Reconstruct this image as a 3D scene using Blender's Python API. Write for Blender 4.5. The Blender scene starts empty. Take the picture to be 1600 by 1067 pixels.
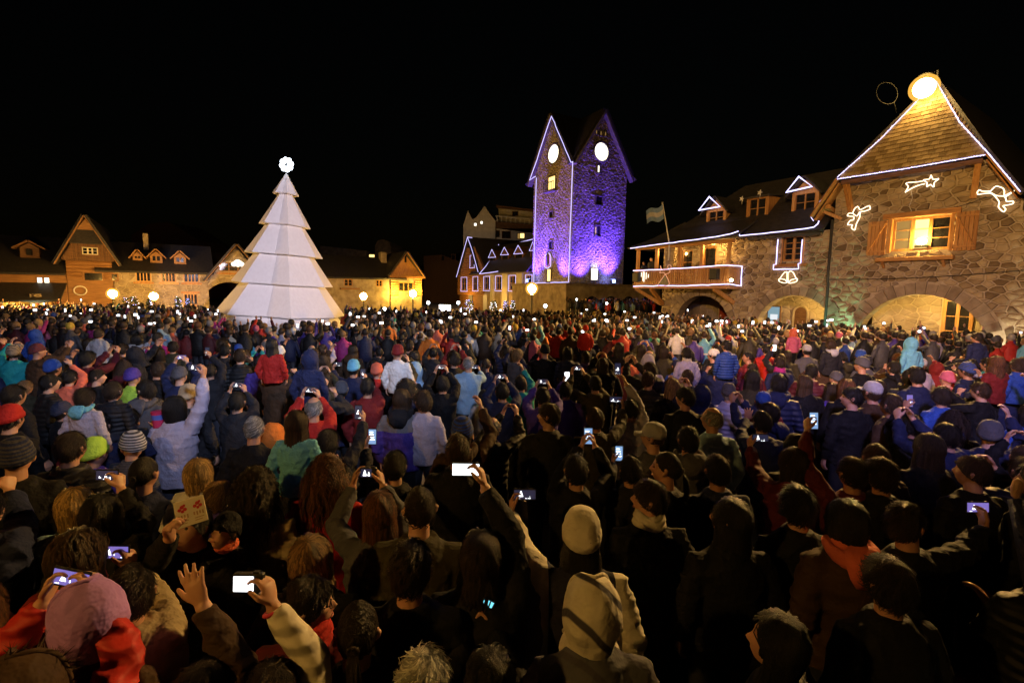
import bpy, bmesh, math, random
import numpy as np
from mathutils import Vector, Matrix, Euler

random.seed(7)
RNG = np.random.default_rng(11)
SC = bpy.context.scene
COL = SC.collection
R = math.radians

# ------------------------------------------------------------------ camera
F = 755.0                      # focal length in pixels of the 1600 px wide photograph
CAM_H = 2.9
PITCH = math.atan((533.5 - 454.0) / F)
ROLL = R(0.8)
cam_data = bpy.data.cameras.new("camera")
cam_data.sensor_width = 36.0
cam_data.lens = F / 1600.0 * 36.0
cam_data.clip_start = 0.05
cam_data.clip_end = 2000.0
cam = bpy.data.objects.new("camera", cam_data)
COL.objects.link(cam)
cam.location = (0, 0, CAM_H)
_f = Vector((0, math.cos(PITCH), -math.sin(PITCH)))
_r = Vector((1, 0, 0))
_u = _r.cross(_f)
_r2 = _r * math.cos(ROLL) + _u * math.sin(ROLL)
_u2 = _u * math.cos(ROLL) - _r * math.sin(ROLL)
cam.rotation_euler = Matrix((_r2, _u2, -_f)).transposed().to_euler()
SC.camera = cam

# ------------------------------------------------------------------ night sky, exposure
world = bpy.data.worlds.new("World")
SC.world = world
world.use_nodes = True
_nt = world.node_tree
_bg = _nt.nodes["Background"]
_sky = _nt.nodes.new("ShaderNodeTexSky")
_sky.sky_type = 'NISHITA'
_sky.sun_disc = False
_sky.sun_elevation = R(1.0)
_sky.sun_rotation = R(200)
_nt.links.new(_sky.outputs[0], _bg.inputs[0])
_bg.inputs[1].default_value = 0.0008
SC.view_settings.view_transform = 'Standard'
SC.view_settings.look = 'None'
SC.view_settings.exposure = 0.0
SC.view_settings.gamma = 1.0
SC.view_settings.use_curve_mapping = False
SC.render.engine = 'CYCLES'
SC.cycles.use_denoising = True
SC.cycles.max_bounces = 5
SC.cycles.diffuse_bounces = 3
SC.cycles.glossy_bounces = 2
SC.cycles.sample_clamp_indirect = 3.0
SC.cycles.caustics_reflective = False
SC.cycles.caustics_refractive = False


def spot(name, loc, target, power, colour, size, blend=0.6, radius=0.25):
    d = bpy.data.lights.new(name, 'SPOT')
    d.energy = power
    d.color = colour
    d.spot_size = R(size)
    d.spot_blend = blend
    d.shadow_soft_size = radius
    o = bpy.data.objects.new(name, d)
    COL.objects.link(o)
    o.location = loc
    o.rotation_euler = (Vector(target) - Vector(loc)).to_track_quat('-Z', 'Y').to_euler()
    return o


def point(name, loc, power, colour, radius=0.12):
    d = bpy.data.lights.new(name, 'POINT')
    d.energy = power
    d.color = colour
    d.shadow_soft_size = radius
    o = bpy.data.objects.new(name, d)
    COL.objects.link(o)
    o.location = loc
    return o


SODIUM = (1.0, 0.50, 0.10)
# stage floodlights behind camera inferred for tree and crowd; warm facade fill is added
spot("stage_light", (12.0, -9.0, 9.0), (-14.3, 30.0, 4.8), 68000, (0.97, 0.80, 0.92), 12.4, 0.25, 0.3)
spot("stage_light", (2.0, -1.5, 7.0), (-9.0, 17.0, 1.5), 5600, (0.62, 0.70, 1.0), 56, 1.0, 0.4)
spot("stage_light", (1.0, -1.5, 7.0), (9.0, 12.5, 0.6), 4600, (0.56, 0.45, 1.0), 48, 1.0, 0.4)
spot("facade_fill", (-4.0, -4.0, 8.0), (13.0, 20.0, 5.0), 18000, (1.0, 0.54, 0.15), 44, 0.6, 0.4)  # added warm fill on the right-hand facade
# blue floodlights at the foot of the clock tower are built with the tower, lamps with their posts

# ------------------------------------------------------------------ placing helpers
CAMP = Vector((0, 0, CAM_H))


def ray(x, y):
    return _f + _r2 * ((x - 800.0) / F) - _u2 * ((y - 533.5) / F)


def at_depth(x, y, depth):
    d = ray(x, y)
    return CAMP + d * (depth / d.y)


def at_height(x, y, z):
    d = ray(x, y)
    return CAMP + d * ((z - CAM_H) / d.z)


def project(p):
    q = Vector(p) - CAMP
    w = q.dot(_f)
    return 800 + F * q.dot(_r2) / w, 533.5 - F * q.dot(_u2) / w


class Frame:
    """A facade: x runs to the right along it, y runs into it, z up."""
    def __init__(self, origin, rz):
        self.o = Vector(origin)
        self.rz = rz
        self.m = Matrix.Translation(self.o) @ Matrix.Rotation(rz, 4, 'Z')
        self.i = self.m.inverted()

    def px(self, x, y, off=0.0):
        d = self.i.to_3x3() @ ray(x, y)
        c = self.i @ CAMP
        t = (off - c.y) / d.y
        p = c + d * t
        return p.x, p.z

    def w(self, x, y, z):
        return self.m @ Vector((x, y, z))


# ------------------------------------------------------------------ object helpers
def link(o, parent=None):
    COL.objects.link(o)
    if parent is not None:
        o.parent = parent
    return o


def thing(name, label, cat, loc=(0, 0, 0), rz=0.0, group=None, kind=None):
    o = bpy.data.objects.new(name, None)
    o.empty_display_size = 0.2
    COL.objects.link(o)
    o.location = loc
    o.rotation_euler = (0, 0, rz)
    tag(o, label, cat, group, kind)
    return o


def tag(o, label=None, cat=None, group=None, kind=None):
    if label:
        o["label"] = label
    if cat:
        o["category"] = cat
    if group:
        o["group"] = group
    if kind:
        o["kind"] = kind
    return o


class MB:
    def __init__(self):
        self.v = []
        self.f = []
        self.m = []

    def add(self, vs, fs, mi=0):
        n = len(self.v)
        self.v.extend([tuple(p) for p in vs])
        for f in fs:
            self.f.append(tuple(i + n for i in f))
            self.m.append(mi)
        return self

    def hexa(self, p, mi=0):
        # p: 4 bottom (counter-clockwise from above) then 4 top
        return self.add(p, [(3, 2, 1, 0), (4, 5, 6, 7), (0, 1, 5, 4), (1, 2, 6, 5), (2, 3, 7, 6), (3, 0, 4, 7)], mi)

    def box(self, x0, x1, y0, y1, z0, z1, mi=0):
        return self.hexa([(x0, y0, z0), (x1, y0, z0), (x1, y1, z0), (x0, y1, z0),
                          (x0, y0, z1), (x1, y0, z1), (x1, y1, z1), (x0, y1, z1)], mi)

    def bbox(self, x0, x1, y0, y1, z0, z1, b=0.015, mi=0):
        # box with chamfered edges along its front and ends
        bm = bmesh.new()
        bmesh.ops.create_cube(bm, size=1)
        for v in bm.verts:
            v.co = Vector(((x0 + x1) / 2 + v.co.x * (x1 - x0), (y0 + y1) / 2 + v.co.y * (y1 - y0), (z0 + z1) / 2 + v.co.z * (z1 - z0)))
        bmesh.ops.bevel(bm, geom=bm.edges[:], offset=b, segments=1, affect='EDGES')
        bm.verts.index_update()
        self.add([v.co[:] for v in bm.verts], [[v.index for v in f.verts] for f in bm.faces], mi)
        bm.free()
        return self

    def prism(self, poly, y0, y1, mi=0):
        # poly: list of (x, z), counter-clockwise seen from the front (-y)
        n = len(poly)
        vs = [(x, y0, z) for x, z in poly] + [(x, y1, z) for x, z in poly]
        fs = [tuple(range(n)), tuple(range(2 * n - 1, n - 1, -1))]
        for i in range(n):
            j = (i + 1) % n
            fs.append((j, i, n + i, n + j))
        return self.add(vs, fs, mi)

    def slab(self, pts, t, mi=0):
        # planar polygon pts (3-D), given thickness t downwards along its normal
        pts = [Vector(p) for p in pts]
        nrm = Vector((0, 0, 0))
        for i in range(len(pts)):
            a, b = pts[i], pts[(i + 1) % len(pts)]
            nrm += a.cross(b)
        nrm.normalize()
        n = len(pts)
        low = [p - nrm * t for p in pts]
        fs = [tuple(range(n)), tuple(range(2 * n - 1, n - 1, -1))]
        for i in range(n):
            j = (i + 1) % n
            fs.append((j, i, n + i, n + j))
        return self.add(pts + low, fs, mi)

    def beam(self, a, b, w, h, mi=0, up=(0, 0, 1)):
        a, b = Vector(a), Vector(b)
        d = (b - a).normalized()
        s = d.cross(Vector(up))
        if s.length < 1e-4:
            s = Vector((1, 0, 0))
        s.normalize()
        t = s.cross(d)
        s *= w / 2
        t *= h / 2
        return self.hexa([a - s - t, b - s - t, b + s - t, a + s - t, a - s + t, b - s + t, b + s + t, a + s + t], mi)

    def tube(self, pts, r, seg=6, mi=0, closed=False):
        pts = [Vector(p) for p in pts]
        n = len(pts)
        if not hasattr(r, '__len__'):
            r = [r] * n
        rings = []
        ref = None
        for i, p in enumerate(pts):
            if closed:
                d = pts[(i + 1) % n] - pts[i - 1]
            else:
                d = pts[min(i + 1, n - 1)] - pts[max(i - 1, 0)]
            if d.length < 1e-7:
                d = Vector((0, 0, 1))
            d.normalize()
            if ref is None:
                ref = Vector((0, 0, 1)) if abs(d.z) < 0.9 else Vector((1, 0, 0))
            s = d.cross(ref)
            if s.length < 1e-4:
                s = d.cross(Vector((1, 0.3, 0.2)))
            s.normalize()
            t = s.cross(d)
            ref = t
            rings.append([p + (s * math.cos(2 * math.pi * k / seg) + t * math.sin(2 * math.pi * k / seg)) * r[i] for k in range(seg)])
        vs = [q for g in rings for q in g]
        fs = []
        m = n if closed else n - 1
        for i in range(m):
            j = (i + 1) % n
            for k in range(seg):
                l = (k + 1) % seg
                fs.append((i * seg + k, j * seg + k, j * seg + l, i * seg + l))
        if not closed:
            fs.append(tuple(range(seg)))
            fs.append(tuple(range(n * seg - 1, (n - 1) * seg - 1, -1)))
        return self.add(vs, fs, mi)

    def ball(self, c, r, nu=10, nv=7, mi=0, sc=(1, 1, 1)):
        c = Vector(c)
        vs = [c + Vector((0, 0, r * sc[2]))]
        for i in range(1, nv):
            th = math.pi * i / nv
            for j in range(nu):
                ph = 2 * math.pi * j / nu
                vs.append(c + Vector((math.sin(th) * math.cos(ph) * sc[0], math.sin(th) * math.sin(ph) * sc[1], math.cos(th) * sc[2])) * r)
        vs.append(c - Vector((0, 0, r * sc[2])))
        fs = []
        for j in range(nu):
            fs.append((0, 1 + j, 1 + (j + 1) % nu))
        for i in range(nv - 2):
            for j in range(nu):
                a = 1 + i * nu
                fs.append((a + j, a + nu + j, a + nu + (j + 1) % nu, a + (j + 1) % nu))
        a = 1 + (nv - 2) * nu
        for j in range(nu):
            fs.append((len(vs) - 1, a + (j + 1) % nu, a + j))
        return self.add(vs, fs, mi)

    def lathe(self, prof, seg=12, mi=0, c=(0, 0, 0)):
        n = len(prof)
        vs = []
        for r, z in prof:
            for k in range(seg):
                a = 2 * math.pi * k / seg
                vs.append((c[0] + r * math.cos(a), c[1] + r * math.sin(a), c[2] + z))
        fs = []
        for i in range(n - 1):
            for k in range(seg):
                l = (k + 1) % seg
                fs.append((i * seg + k, i * seg + l, (i + 1) * seg + l, (i + 1) * seg + k))
        fs.append(tuple(range(seg - 1, -1, -1)))
        fs.append(tuple(range((n - 1) * seg, n * seg)))
        return self.add(vs, fs, mi)

    def mesh(self, name, mats, smooth=False):
        me = bpy.data.meshes.new(name)
        me.from_pydata(self.v, [], self.f)
        if not isinstance(mats, (list, tuple)):
            mats = [mats]
        for m in mats:
            me.materials.append(m)
        if len(mats) > 1:
            me.polygons.foreach_set("material_index", self.m)
        if smooth:
            me.polygons.foreach_set("use_smooth", [True] * len(me.polygons))
        me.update()
        return me

    def build(self, name, mats, parent=None, smooth=False):
        return link(bpy.data.objects.new(name, self.mesh(name, mats, smooth)), parent)


def inst(name, mesh, parent=None, loc=None, rot=None, scale=None):
    o = bpy.data.objects.new(name, mesh)
    link(o, parent)
    if loc is not None:
        o.location = loc
    if rot is not None:
        o.rotation_euler = rot
    if scale is not None:
        o.scale = scale
    return o


# ------------------------------------------------------------------ materials
def new_mat(name):
    m = bpy.data.materials.new(name)
    m.use_nodes = True
    nt = m.node_tree
    return m, nt, nt.nodes["Principled BSDF"]


def nodes(nt, *names):
    return [nt.nodes.new(n) for n in names]


def ramp(nt, fac, stops):
    r = nt.nodes.new("ShaderNodeValToRGB")
    e = r.color_ramp.elements
    while len(e) < len(stops):
        e.new(0.5)
    for i, (p, c) in enumerate(stops):
        e[i].position = p
        e[i].color = (c[0], c[1], c[2], 1)
    nt.links.new(fac, r.inputs[0])
    return r.outputs[0]


def noise(nt, scale, detail=4, vec=None, rough=0.55):
    n = nt.nodes.new("ShaderNodeTexNoise")
    n.inputs["Scale"].default_value = scale
    n.inputs["Detail"].default_value = detail
    n.inputs["Roughness"].default_value = rough
    if vec is not None:
        nt.links.new(vec, n.inputs["Vector"])
    return n.outputs[0]


def coords(nt, scale=(1, 1, 1), kind="Object"):
    tc = nt.nodes.new("ShaderNodeTexCoord")
    mp = nt.nodes.new("ShaderNodeMapping")
    mp.inputs["Scale"].default_value = scale
    nt.links.new(tc.outputs[kind], mp.inputs[0])
    return mp.outputs[0]


def bump(nt, bsdf, height, strength=0.3, dist=0.02):
    b = nt.nodes.new("ShaderNodeBump")
    b.inputs["Strength"].default_value = strength
    b.inputs["Distance"].default_value = dist
    nt.links.new(height, b.inputs["Height"])
    nt.links.new(b.outputs[0], bsdf.inputs["Normal"])


def mix_col(nt, fac, a, b, mode='MIX'):
    m = nt.nodes.new("ShaderNodeMix")
    m.data_type = 'RGBA'
    m.blend_type = mode
    for s, v in ((m.inputs[0], fac), (m.inputs[6], a), (m.inputs[7], b)):
        if hasattr(v, "is_linked"):
            nt.links.new(v, s)
        elif hasattr(v, "__len__"):
            s.default_value = (v[0], v[1], v[2], 1)
        else:
            s.default_value = v
    return m.outputs[2]


def surf(name, stops, scale=3.0, rough=0.8, bstr=0.3, bdist=0.02, stretch=(1, 1, 1), rnd=0.0, spec=0.3):
    """Noise-coloured surface; rnd shifts each object's own colour."""
    m, nt, b = new_mat(name)
    v = coords(nt, stretch)
    n = noise(nt, scale, 5, v)
    fac = n
    if rnd:
        oi = nt.nodes.new("ShaderNodeObjectInfo")
        ma = nt.nodes.new("ShaderNodeMath")
        ma.operation = 'MULTIPLY_ADD'
        nt.links.new(oi.outputs["Random"], ma.inputs[0])
        ma.inputs[1].default_value = rnd
        mb_ = nt.nodes.new("ShaderNodeMath")
        mb_.operation = 'SUBTRACT'
        nt.links.new(n, mb_.inputs[0])
        mb_.inputs[1].default_value = rnd / 2
        nt.links.new(mb_.outputs[0], ma.inputs[2])
        fac = ma.outputs[0]
    c = ramp(nt, fac, stops)
    nt.links.new(c, b.inputs["Base Color"])
    b.inputs["Roughness"].default_value = rough
    b.inputs["Specular IOR Level"].default_value = spec
    n2 = noise(nt, scale * 4, 4, v)
    bump(nt, b, n2, bstr, bdist)
    return m


def emit(name, col, strength, sample=True):
    m, nt, b = new_mat(name)
    b.inputs["Base Color"].default_value = (0.05, 0.05, 0.05, 1)
    b.inputs["Emission Color"].default_value = (*col, 1)
    b.inputs["Emission Strength"].default_value = strength
    if not sample:
        m.cycles.emission_sampling = 'NONE'
    return m


M = {}
M['stone'] = surf("stone", [(0.2, (0.14, 0.10, 0.06)), (0.5, (0.26, 0.20, 0.125)), (0.8, (0.37, 0.30, 0.20))], 2.2, 0.85, 0.9, 0.04, rnd=0.85)
M['stone_mass'] = surf("stone_mass", [(0.3, (0.16, 0.125, 0.09)), (0.5, (0.28, 0.225, 0.165)), (0.7, (0.38, 0.32, 0.25))], 1.3, 0.85, 0.6, 0.03)
M['mortar'] = surf("mortar", [(0.3, (0.34, 0.28, 0.20)), (0.7, (0.47, 0.40, 0.30))], 9, 0.9, 0.4, 0.01)
M['dressed'] = surf("dressed_stone", [(0.25, (0.18, 0.14, 0.10)), (0.75, (0.33, 0.27, 0.20))], 4, 0.85, 0.5, 0.01, rnd=0.4)
M['tower_stone'] = surf("tower_stone", [(0.3, (0.17, 0.15, 0.13)), (0.7, (0.40, 0.36, 0.33))], 0.9, 0.9, 0.6, 0.04)
M['wood'] = surf("honey_wood", [(0.3, (0.30, 0.14, 0.045)), (0.55, (0.44, 0.23, 0.08)), (0.75, (0.52, 0.30, 0.12))], 3, 0.5, 0.25, 0.006, (6, 6, 0.8), rnd=0.3)
M['woodh'] = surf("honey_wood_level", [(0.3, (0.30, 0.14, 0.045)), (0.55, (0.44, 0.23, 0.08)), (0.75, (0.52, 0.30, 0.12))], 3, 0.5, 0.25, 0.006, (0.8, 6, 6), rnd=0.3)
M['darkwood'] = surf("dark_wood", [(0.3, (0.075, 0.036, 0.016)), (0.7, (0.17, 0.085, 0.038))], 3, 0.65, 0.3, 0.01, (1, 4, 5), rnd=0.2)
M['log'] = surf("log", [(0.3, (0.17, 0.08, 0.03)), (0.7, (0.32, 0.17, 0.07))], 2.0, 0.65, 0.3, 0.01, (0.6, 4, 5))
M['roof'] = surf("dark_roof", [(0.3, (0.018, 0.017, 0.020)), (0.7, (0.05, 0.047, 0.05))], 5, 0.55, 0.5, 0.02, (1, 1, 3))
M['shingle'] = surf("shingle", [(0.25, (0.17, 0.115, 0.055)), (0.75, (0.34, 0.25, 0.14))], 6, 0.75, 0.4, 0.008, (6, 1, 1), rnd=0.7)
M['plaster'] = surf("pale_plaster", [(0.3, (0.42, 0.39, 0.35)), (0.7, (0.58, 0.55, 0.50))], 1.2, 0.9, 0.2, 0.01)
M['glass'] = surf("dark_glass", [(0.3, (0.010, 0.011, 0.014)), (0.7, (0.022, 0.022, 0.026))], 2, 0.08, 0.02, 0.002, spec=0.6)
M['black'] = surf("black_plastic", [(0.3, (0.012, 0.012, 0.013)), (0.7, (0.022, 0.022, 0.023))], 20, 0.5, 0.1, 0.002)
M['metal'] = surf("grey_metal", [(0.3, (0.16, 0.16, 0.165)), (0.7, (0.26, 0.26, 0.265))], 10, 0.4, 0.1, 0.002)
M['iron'] = surf("cast_iron", [(0.3, (0.03, 0.032, 0.030)), (0.7, (0.055, 0.057, 0.054))], 14, 0.5, 0.2, 0.003)
M['paving'] = surf("paving", [(0.3, (0.10, 0.092, 0.085)), (0.7, (0.19, 0.175, 0.16))], 1.5, 0.8, 0.4, 0.02)
M['hill'] = surf("hill", [(0.3, (0.015, 0.018, 0.012)), (0.7, (0.035, 0.04, 0.028))], 0.2, 0.95, 0.3, 0.3)
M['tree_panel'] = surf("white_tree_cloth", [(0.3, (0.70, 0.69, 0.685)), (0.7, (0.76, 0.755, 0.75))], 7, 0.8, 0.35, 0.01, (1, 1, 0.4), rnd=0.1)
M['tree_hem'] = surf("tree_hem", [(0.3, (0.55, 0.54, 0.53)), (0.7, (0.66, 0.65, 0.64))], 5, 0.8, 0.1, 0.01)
M['string'] = emit("string_light_white", (0.60, 0.55, 1.0), 2.8)
M['string_far'] = emit("string_light_far", (0.58, 0.52, 1.0), 1.7)
M['string_bead'] = emit("string_light_bead", (0.66, 0.60, 1.0), 4.0)
M['neon'] = emit("rope_light_warm", (1.0, 0.74, 0.46), 3.5)
M['neon_dim'] = emit("rope_light_dim", (1.0, 0.42, 0.22), 0.9)
M['lamp'] = emit("sodium_globe", (1.0, 0.52, 0.10), 1900.0)
M['flood'] = emit("flood_lens", (1.0, 0.60, 0.16), 110.0)
m_, nt_, b_ = new_mat("halo_globe")  # globe shell whose amber glow stands in for the halo round the lamps
_tr = nt_.nodes.new("ShaderNodeBsdfTransparent")
_em = nt_.nodes.new("ShaderNodeEmission")
_em.inputs[0].default_value = (1.0, 0.50, 0.07, 1)
_em.inputs[1].default_value = 1.5
_mx = nt_.nodes.new("ShaderNodeMixShader")
_mx.inputs[0].default_value = 0.45
nt_.links.new(_tr.outputs[0], _mx.inputs[1])
nt_.links.new(_em.outputs[0], _mx.inputs[2])
nt_.links.new(_mx.outputs[0], nt_.nodes["Material Output"].inputs[0])
m_.cycles.emission_sampling = 'NONE'
M['halo_globe'] = m_
M['clock'] = emit("lit_clock_face", (1.0, 0.93, 0.66), 3.2)
M['win_warm'] = emit("lit_window_warm", (1.0, 0.66, 0.20), 2.4)
M['win_hot'] = emit("window_lamp", (1.0, 0.78, 0.38), 40.0)
M['win_dim'] = emit("lit_window_dim", (1.0, 0.58, 0.15), 0.3)
M['win_white'] = emit("lit_window_white", (1.0, 0.92, 0.72), 2.5)
M['topper'] = emit("topper_light", (0.78, 0.88, 1.0), 12.0)
M['blue_led'] = emit("blue_led", (0.25, 0.35, 1.0), 9.0)
M['white_led'] = emit("white_led", (0.8, 0.92, 1.0), 14.0, False)
M['fairy_blue'] = emit("fairy_light_blue", (0.42, 0.40, 1.0), 8.0, False)
M['fairy_white'] = emit("fairy_light_white", (0.95, 0.95, 1.0), 9.0, False)

# ================================================================== setting: ground
g = MB()
g.add([(-900, -60, 0), (900, -60, 0), (900, 1200, 0), (-900, 1200, 0)], [(0, 1, 2, 3)])
tag(g.build("ground", M['paving']), kind='structure')
# low hills behind the town, all but lost in the dark
g = MB()
prof = []
for i in range(41):
    x = -900 + i * 45
    prof.append((x, 18 + 22 * abs(math.sin(i * 0.37)) + 14 * math.sin(i * 0.9) ** 2))
vs, fs = [], []
for x, h in prof:
    vs += [(x, 330, -1), (x, 420, h * 0.6), (x, 520, h), (x, 700, -1)]
for i in range(40):
    for k in range(3):
        a = i * 4 + k
        fs.append((a, a + 4, a + 5, a + 1))
g.add(vs, fs)
tag(g.build("hills", M['hill'], smooth=True), kind='structure')


# ================================================================== stone walls
def clip_half(poly, n, d):
    """Keep the part of poly with n.p <= d."""
    out = []
    m = len(poly)
    for i in range(m):
        a, b = poly[i], poly[(i + 1) % m]
        da, db = n[0] * a[0] + n[1] * a[1] - d, n[0] * b[0] + n[1] * b[1] - d
        if da <= 0:
            out.append(a)
        if (da < 0 < db) or (db < 0 < da):
            t = da / (da - db)
            out.append((a[0] + (b[0] - a[0]) * t, a[1] + (b[1] - a[1]) * t))
    return out


def area(poly):
    return 0.5 * sum(poly[i][0] * poly[(i + 1) % len(poly)][1] - poly[(i + 1) % len(poly)][0] * poly[i][1] for i in range(len(poly)))


def stone_cells(x0, x1, z0, z1, w, h, rects=(), arches=(), top=None, seed=1, jit=0.42):
    """Irregular stones filling a wall region; rects (x0,x1,z0,z1) and arches (cx,cz,r,hw) are left open."""
    rg = random.Random(seed)
    pts = []
    nz = max(1, int(round((z1 - z0) / h)))
    nx = max(1, int(round((x1 - x0) / w)))
    for i in range(-1, nz + 1):
        for j in range(-1, nx + 1):
            x = x0 + (j + 0.5 + (0.5 if i % 2 else 0) + rg.uniform(-jit, jit)) * (x1 - x0) / nx
            z = z0 + (i + 0.5 + rg.uniform(-jit, jit)) * (z1 - z0) / nz
            if rg.random() < 0.13:
                continue
            pts.append((x, z))
    P = np.array(pts)
    k = h / w
    out = []
    for i, (x, z) in enumerate(pts):
        if not (x0 - w < x < x1 + w and z0 - h < z < z1 + h):
            continue
        poly = [(x - 1.6 * w, z - 1.6 * h), (x + 1.6 * w, z - 1.6 * h), (x + 1.6 * w, z + 1.6 * h), (x - 1.6 * w, z + 1.6 * h)]
        dd = ((P[:, 0] - x) * k) ** 2 + (P[:, 1] - z) ** 2
        for q in np.argsort(dd)[1:16]:
            qx, qz = P[q]
            n = ((qx - x) * k * k, (qz - z))
            mx, mz = (x + qx) / 2, (z + qz) / 2
            poly = clip_half(poly, n, n[0] * mx + n[1] * mz)
            if len(poly) < 3:
                break
        for n, d in (((-1, 0), -x0), ((1, 0), x1), ((0, -1), -z0), ((0, 1), z1)):
            if len(poly) >= 3:
                poly = clip_half(poly, n, d)
        if len(poly) < 3:
            continue
        if top:
            for n, d in top:
                if len(poly) >= 3:
                    poly = clip_half(poly, n, d)
            if len(poly) < 3:
                continue
        ok = True
        for (cx, cz, r, hw) in arches:
            if len(poly) < 3:
                break
            gx = sum(p[0] for p in poly) / len(poly)
            gz = sum(p[1] for p in poly) / len(poly)
            if gz < cz:
                if abs(gx - cx) < hw:
                    ok = False
                    break
                if abs(gx - cx) < hw + 2 * w:
                    s = 1 if gx > cx else -1
                    poly = clip_half(poly, (-s, 0), -s * (cx + s * hw))
            else:
                dx, dz = gx - cx, gz - cz
                l = math.hypot(dx, dz)
                if l < r:
                    ok = False
                    break
                if l < r + 2 * w:
                    poly = clip_half(poly, (-dx / l, -dz / l), -(cx * dx / l + cz * dz / l + r))
        if not ok or len(poly) < 3:
            continue
        for (a, b, c, d) in rects:
            if len(poly) < 3:
                break
            gx = sum(p[0] for p in poly) / len(poly)
            gz = sum(p[1] for p in poly) / len(poly)
            if a < gx < b and c < gz < d:
                ok = False
                break
            # clip against the nearest side of the opening
            ds = [(a - gx, (1, 0), a), (gx - b, (-1, 0), -b), (c - gz, (0, 1), c), (gz - d, (0, -1), -d)]
            best = max(ds, key=lambda t: t[0])
            if best[0] > -1e-6:
                poly = clip_half(poly, best[1], best[2])
        if not ok or len(poly) < 3:
            continue
        ar = area(poly)
        if abs(ar) < 0.006:
            continue
        if ar < 0:
            poly = poly[::-1]
        out.append(poly)
    return out


def add_stone(mb, poly, y=0.0, proud=0.04, joint=0.016, rg=random, local=False):
    n = len(poly)
    cx = sum(p[0] for p in poly) / n
    cz = sum(p[1] for p in poly) / n
    rad = max(0.05, math.sqrt(abs(area(poly))) * 0.5)
    s0 = 1 - joint / rad
    s1 = s0 * 0.84
    s2 = s0 * 0.45
    ox, oz = (cx, cz) if local else (0, 0)
    pr = proud * rg.uniform(0.6, 1.3)
    tilt = rg.uniform(-0.02, 0.02), rg.uniform(-0.02, 0.02)
    vs = []
    for s, yy in ((s0, 0.0), (s1, pr * 0.85), (s2, pr)):
        for px_, pz_ in poly:
            x, z = cx + (px_ - cx) * s, cz + (pz_ - cz) * s
            yv = yy + (0 if yy == 0 else (x - cx) * tilt[0] + (z - cz) * tilt[1])
            vs.append((x - ox, y - yv, z - oz))
    fs = []
    for k in range(2):
        for i in range(n):
            j = (i + 1) % n
            fs.append((k * n + i, k * n + j, (k + 1) * n + j, (k + 1) * n + i))
    fs.append(tuple(range(2 * n, 3 * n)))
    mb.add(vs, fs)
    return cx, cz


def lay_stones(parent, cells, frame, y=0.0, proud=0.045, limit=290, zmin=1.7, joint=0.016, mat='stone', seed=3, xvis=None):
    rg = random.Random(seed)
    scored = []
    for poly in cells:
        cx = sum(p[0] for p in poly) / len(poly)
        cz = sum(p[1] for p in poly) / len(poly)
        q = frame.w(cx, y, cz)
        d = max(1.0, q.y)
        px_, py_ = project(q)
        vis = (cz > zmin) and (0 < px_ < 1605)
        scored.append(((abs(area(poly)) / d / d if vis else 0), poly))
    scored.sort(key=lambda t: -t[0])
    rest = MB()
    nrest = 0
    for k, (s, poly) in enumerate(scored):
        if k < limit and s > 0:
            mb = MB()
            cx, cz = add_stone(mb, poly, 0.0, proud, joint, rg, True)
            o = mb.build("stone", M[mat], parent)
            o.location = (cx, y, cz)
        else:
            add_stone(rest, poly, y, proud, joint, rg)
            nrest += 1
    if nrest:
        o = rest.build("stonework", M[mat + '_mass'] if mat + '_mass' in M else M[mat], parent)
        o["kind"] = "stuff"


def wall_core(mb, xs, z0, topf, y0, y1, rects=(), arches=(), mi=0):
    """Solid wall sliced along x, with rectangular and arched openings."""
    br = set(xs)
    for a, b, c, d in rects:
        br.update((a, b))
    for cx, cz, r, hw in arches:
        for k in range(-10, 11):
            br.add(cx + hw * math.sin(k / 10 * math.pi / 2))
    br = sorted(b for b in br if xs[0] - 1e-6 <= b <= xs[-1] + 1e-6)

    def arch_top(x, a):
        cx, cz, r, hw = a
        return cz + math.sqrt(max(0, r * r - (x - cx) ** 2))
    for a, b in zip(br[:-1], br[1:]):
        if b - a < 1e-5:
            continue
        m = (a + b) / 2
        holes = []
        for (p, q, c, d) in rects:
            if p < m < q:
                holes.append((c, c, d, d))
        for ar in arches:
            if abs(m - ar[0]) < ar[3]:
                holes.append((-9, -9, arch_top(a, ar), arch_top(b, ar)))
        holes.sort()
        la, lb = z0, z0
        ta, tb = topf(a), topf(b)
        segs = []
        for (ca, cb, da, db) in holes:
            if ca > la + 1e-5:
                segs.append((la, lb, ca, cb))
            la, lb = da, db
        if la < ta - 1e-5 or lb < tb - 1e-5:
            segs.append((la, lb, ta, tb))
        for (p, q, s, t) in segs:
            mb.hexa([(a, y0, p), (b, y0, q), (b, y1, q), (a, y1, p), (a, y0, s), (b, y0, t), (b, y1, t), (a, y1, s)], mi)


def voussoirs(parent, cx, cz, r, depth=0.42, n=15, y=0.0, proud=0.05, hw=None, thick=0.5, mat='dressed'):
    a0 = math.asin(min(1, (hw or r) / r))
    for k in range(n):
        t0 = -a0 + 2 * a0 * k / n + 0.008
        t1 = -a0 + 2 * a0 * (k + 1) / n - 0.008
        dd = depth * (1.0 + 0.12 * ((k * 7) % 3 - 1))
        pts = []
        for t, rr in ((t0, r - 0.012), (t1, r - 0.012), (t1, r + dd), (t0, r + dd)):
            pts.append((cx + math.sin(t) * rr, cz + math.cos(t) * rr))
        if area(pts) < 0:
            pts = pts[::-1]
        MB().prism(pts, y - proud - 0.012 * (k % 3), y + thick).build("arch_stone", M[mat], parent)


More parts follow.
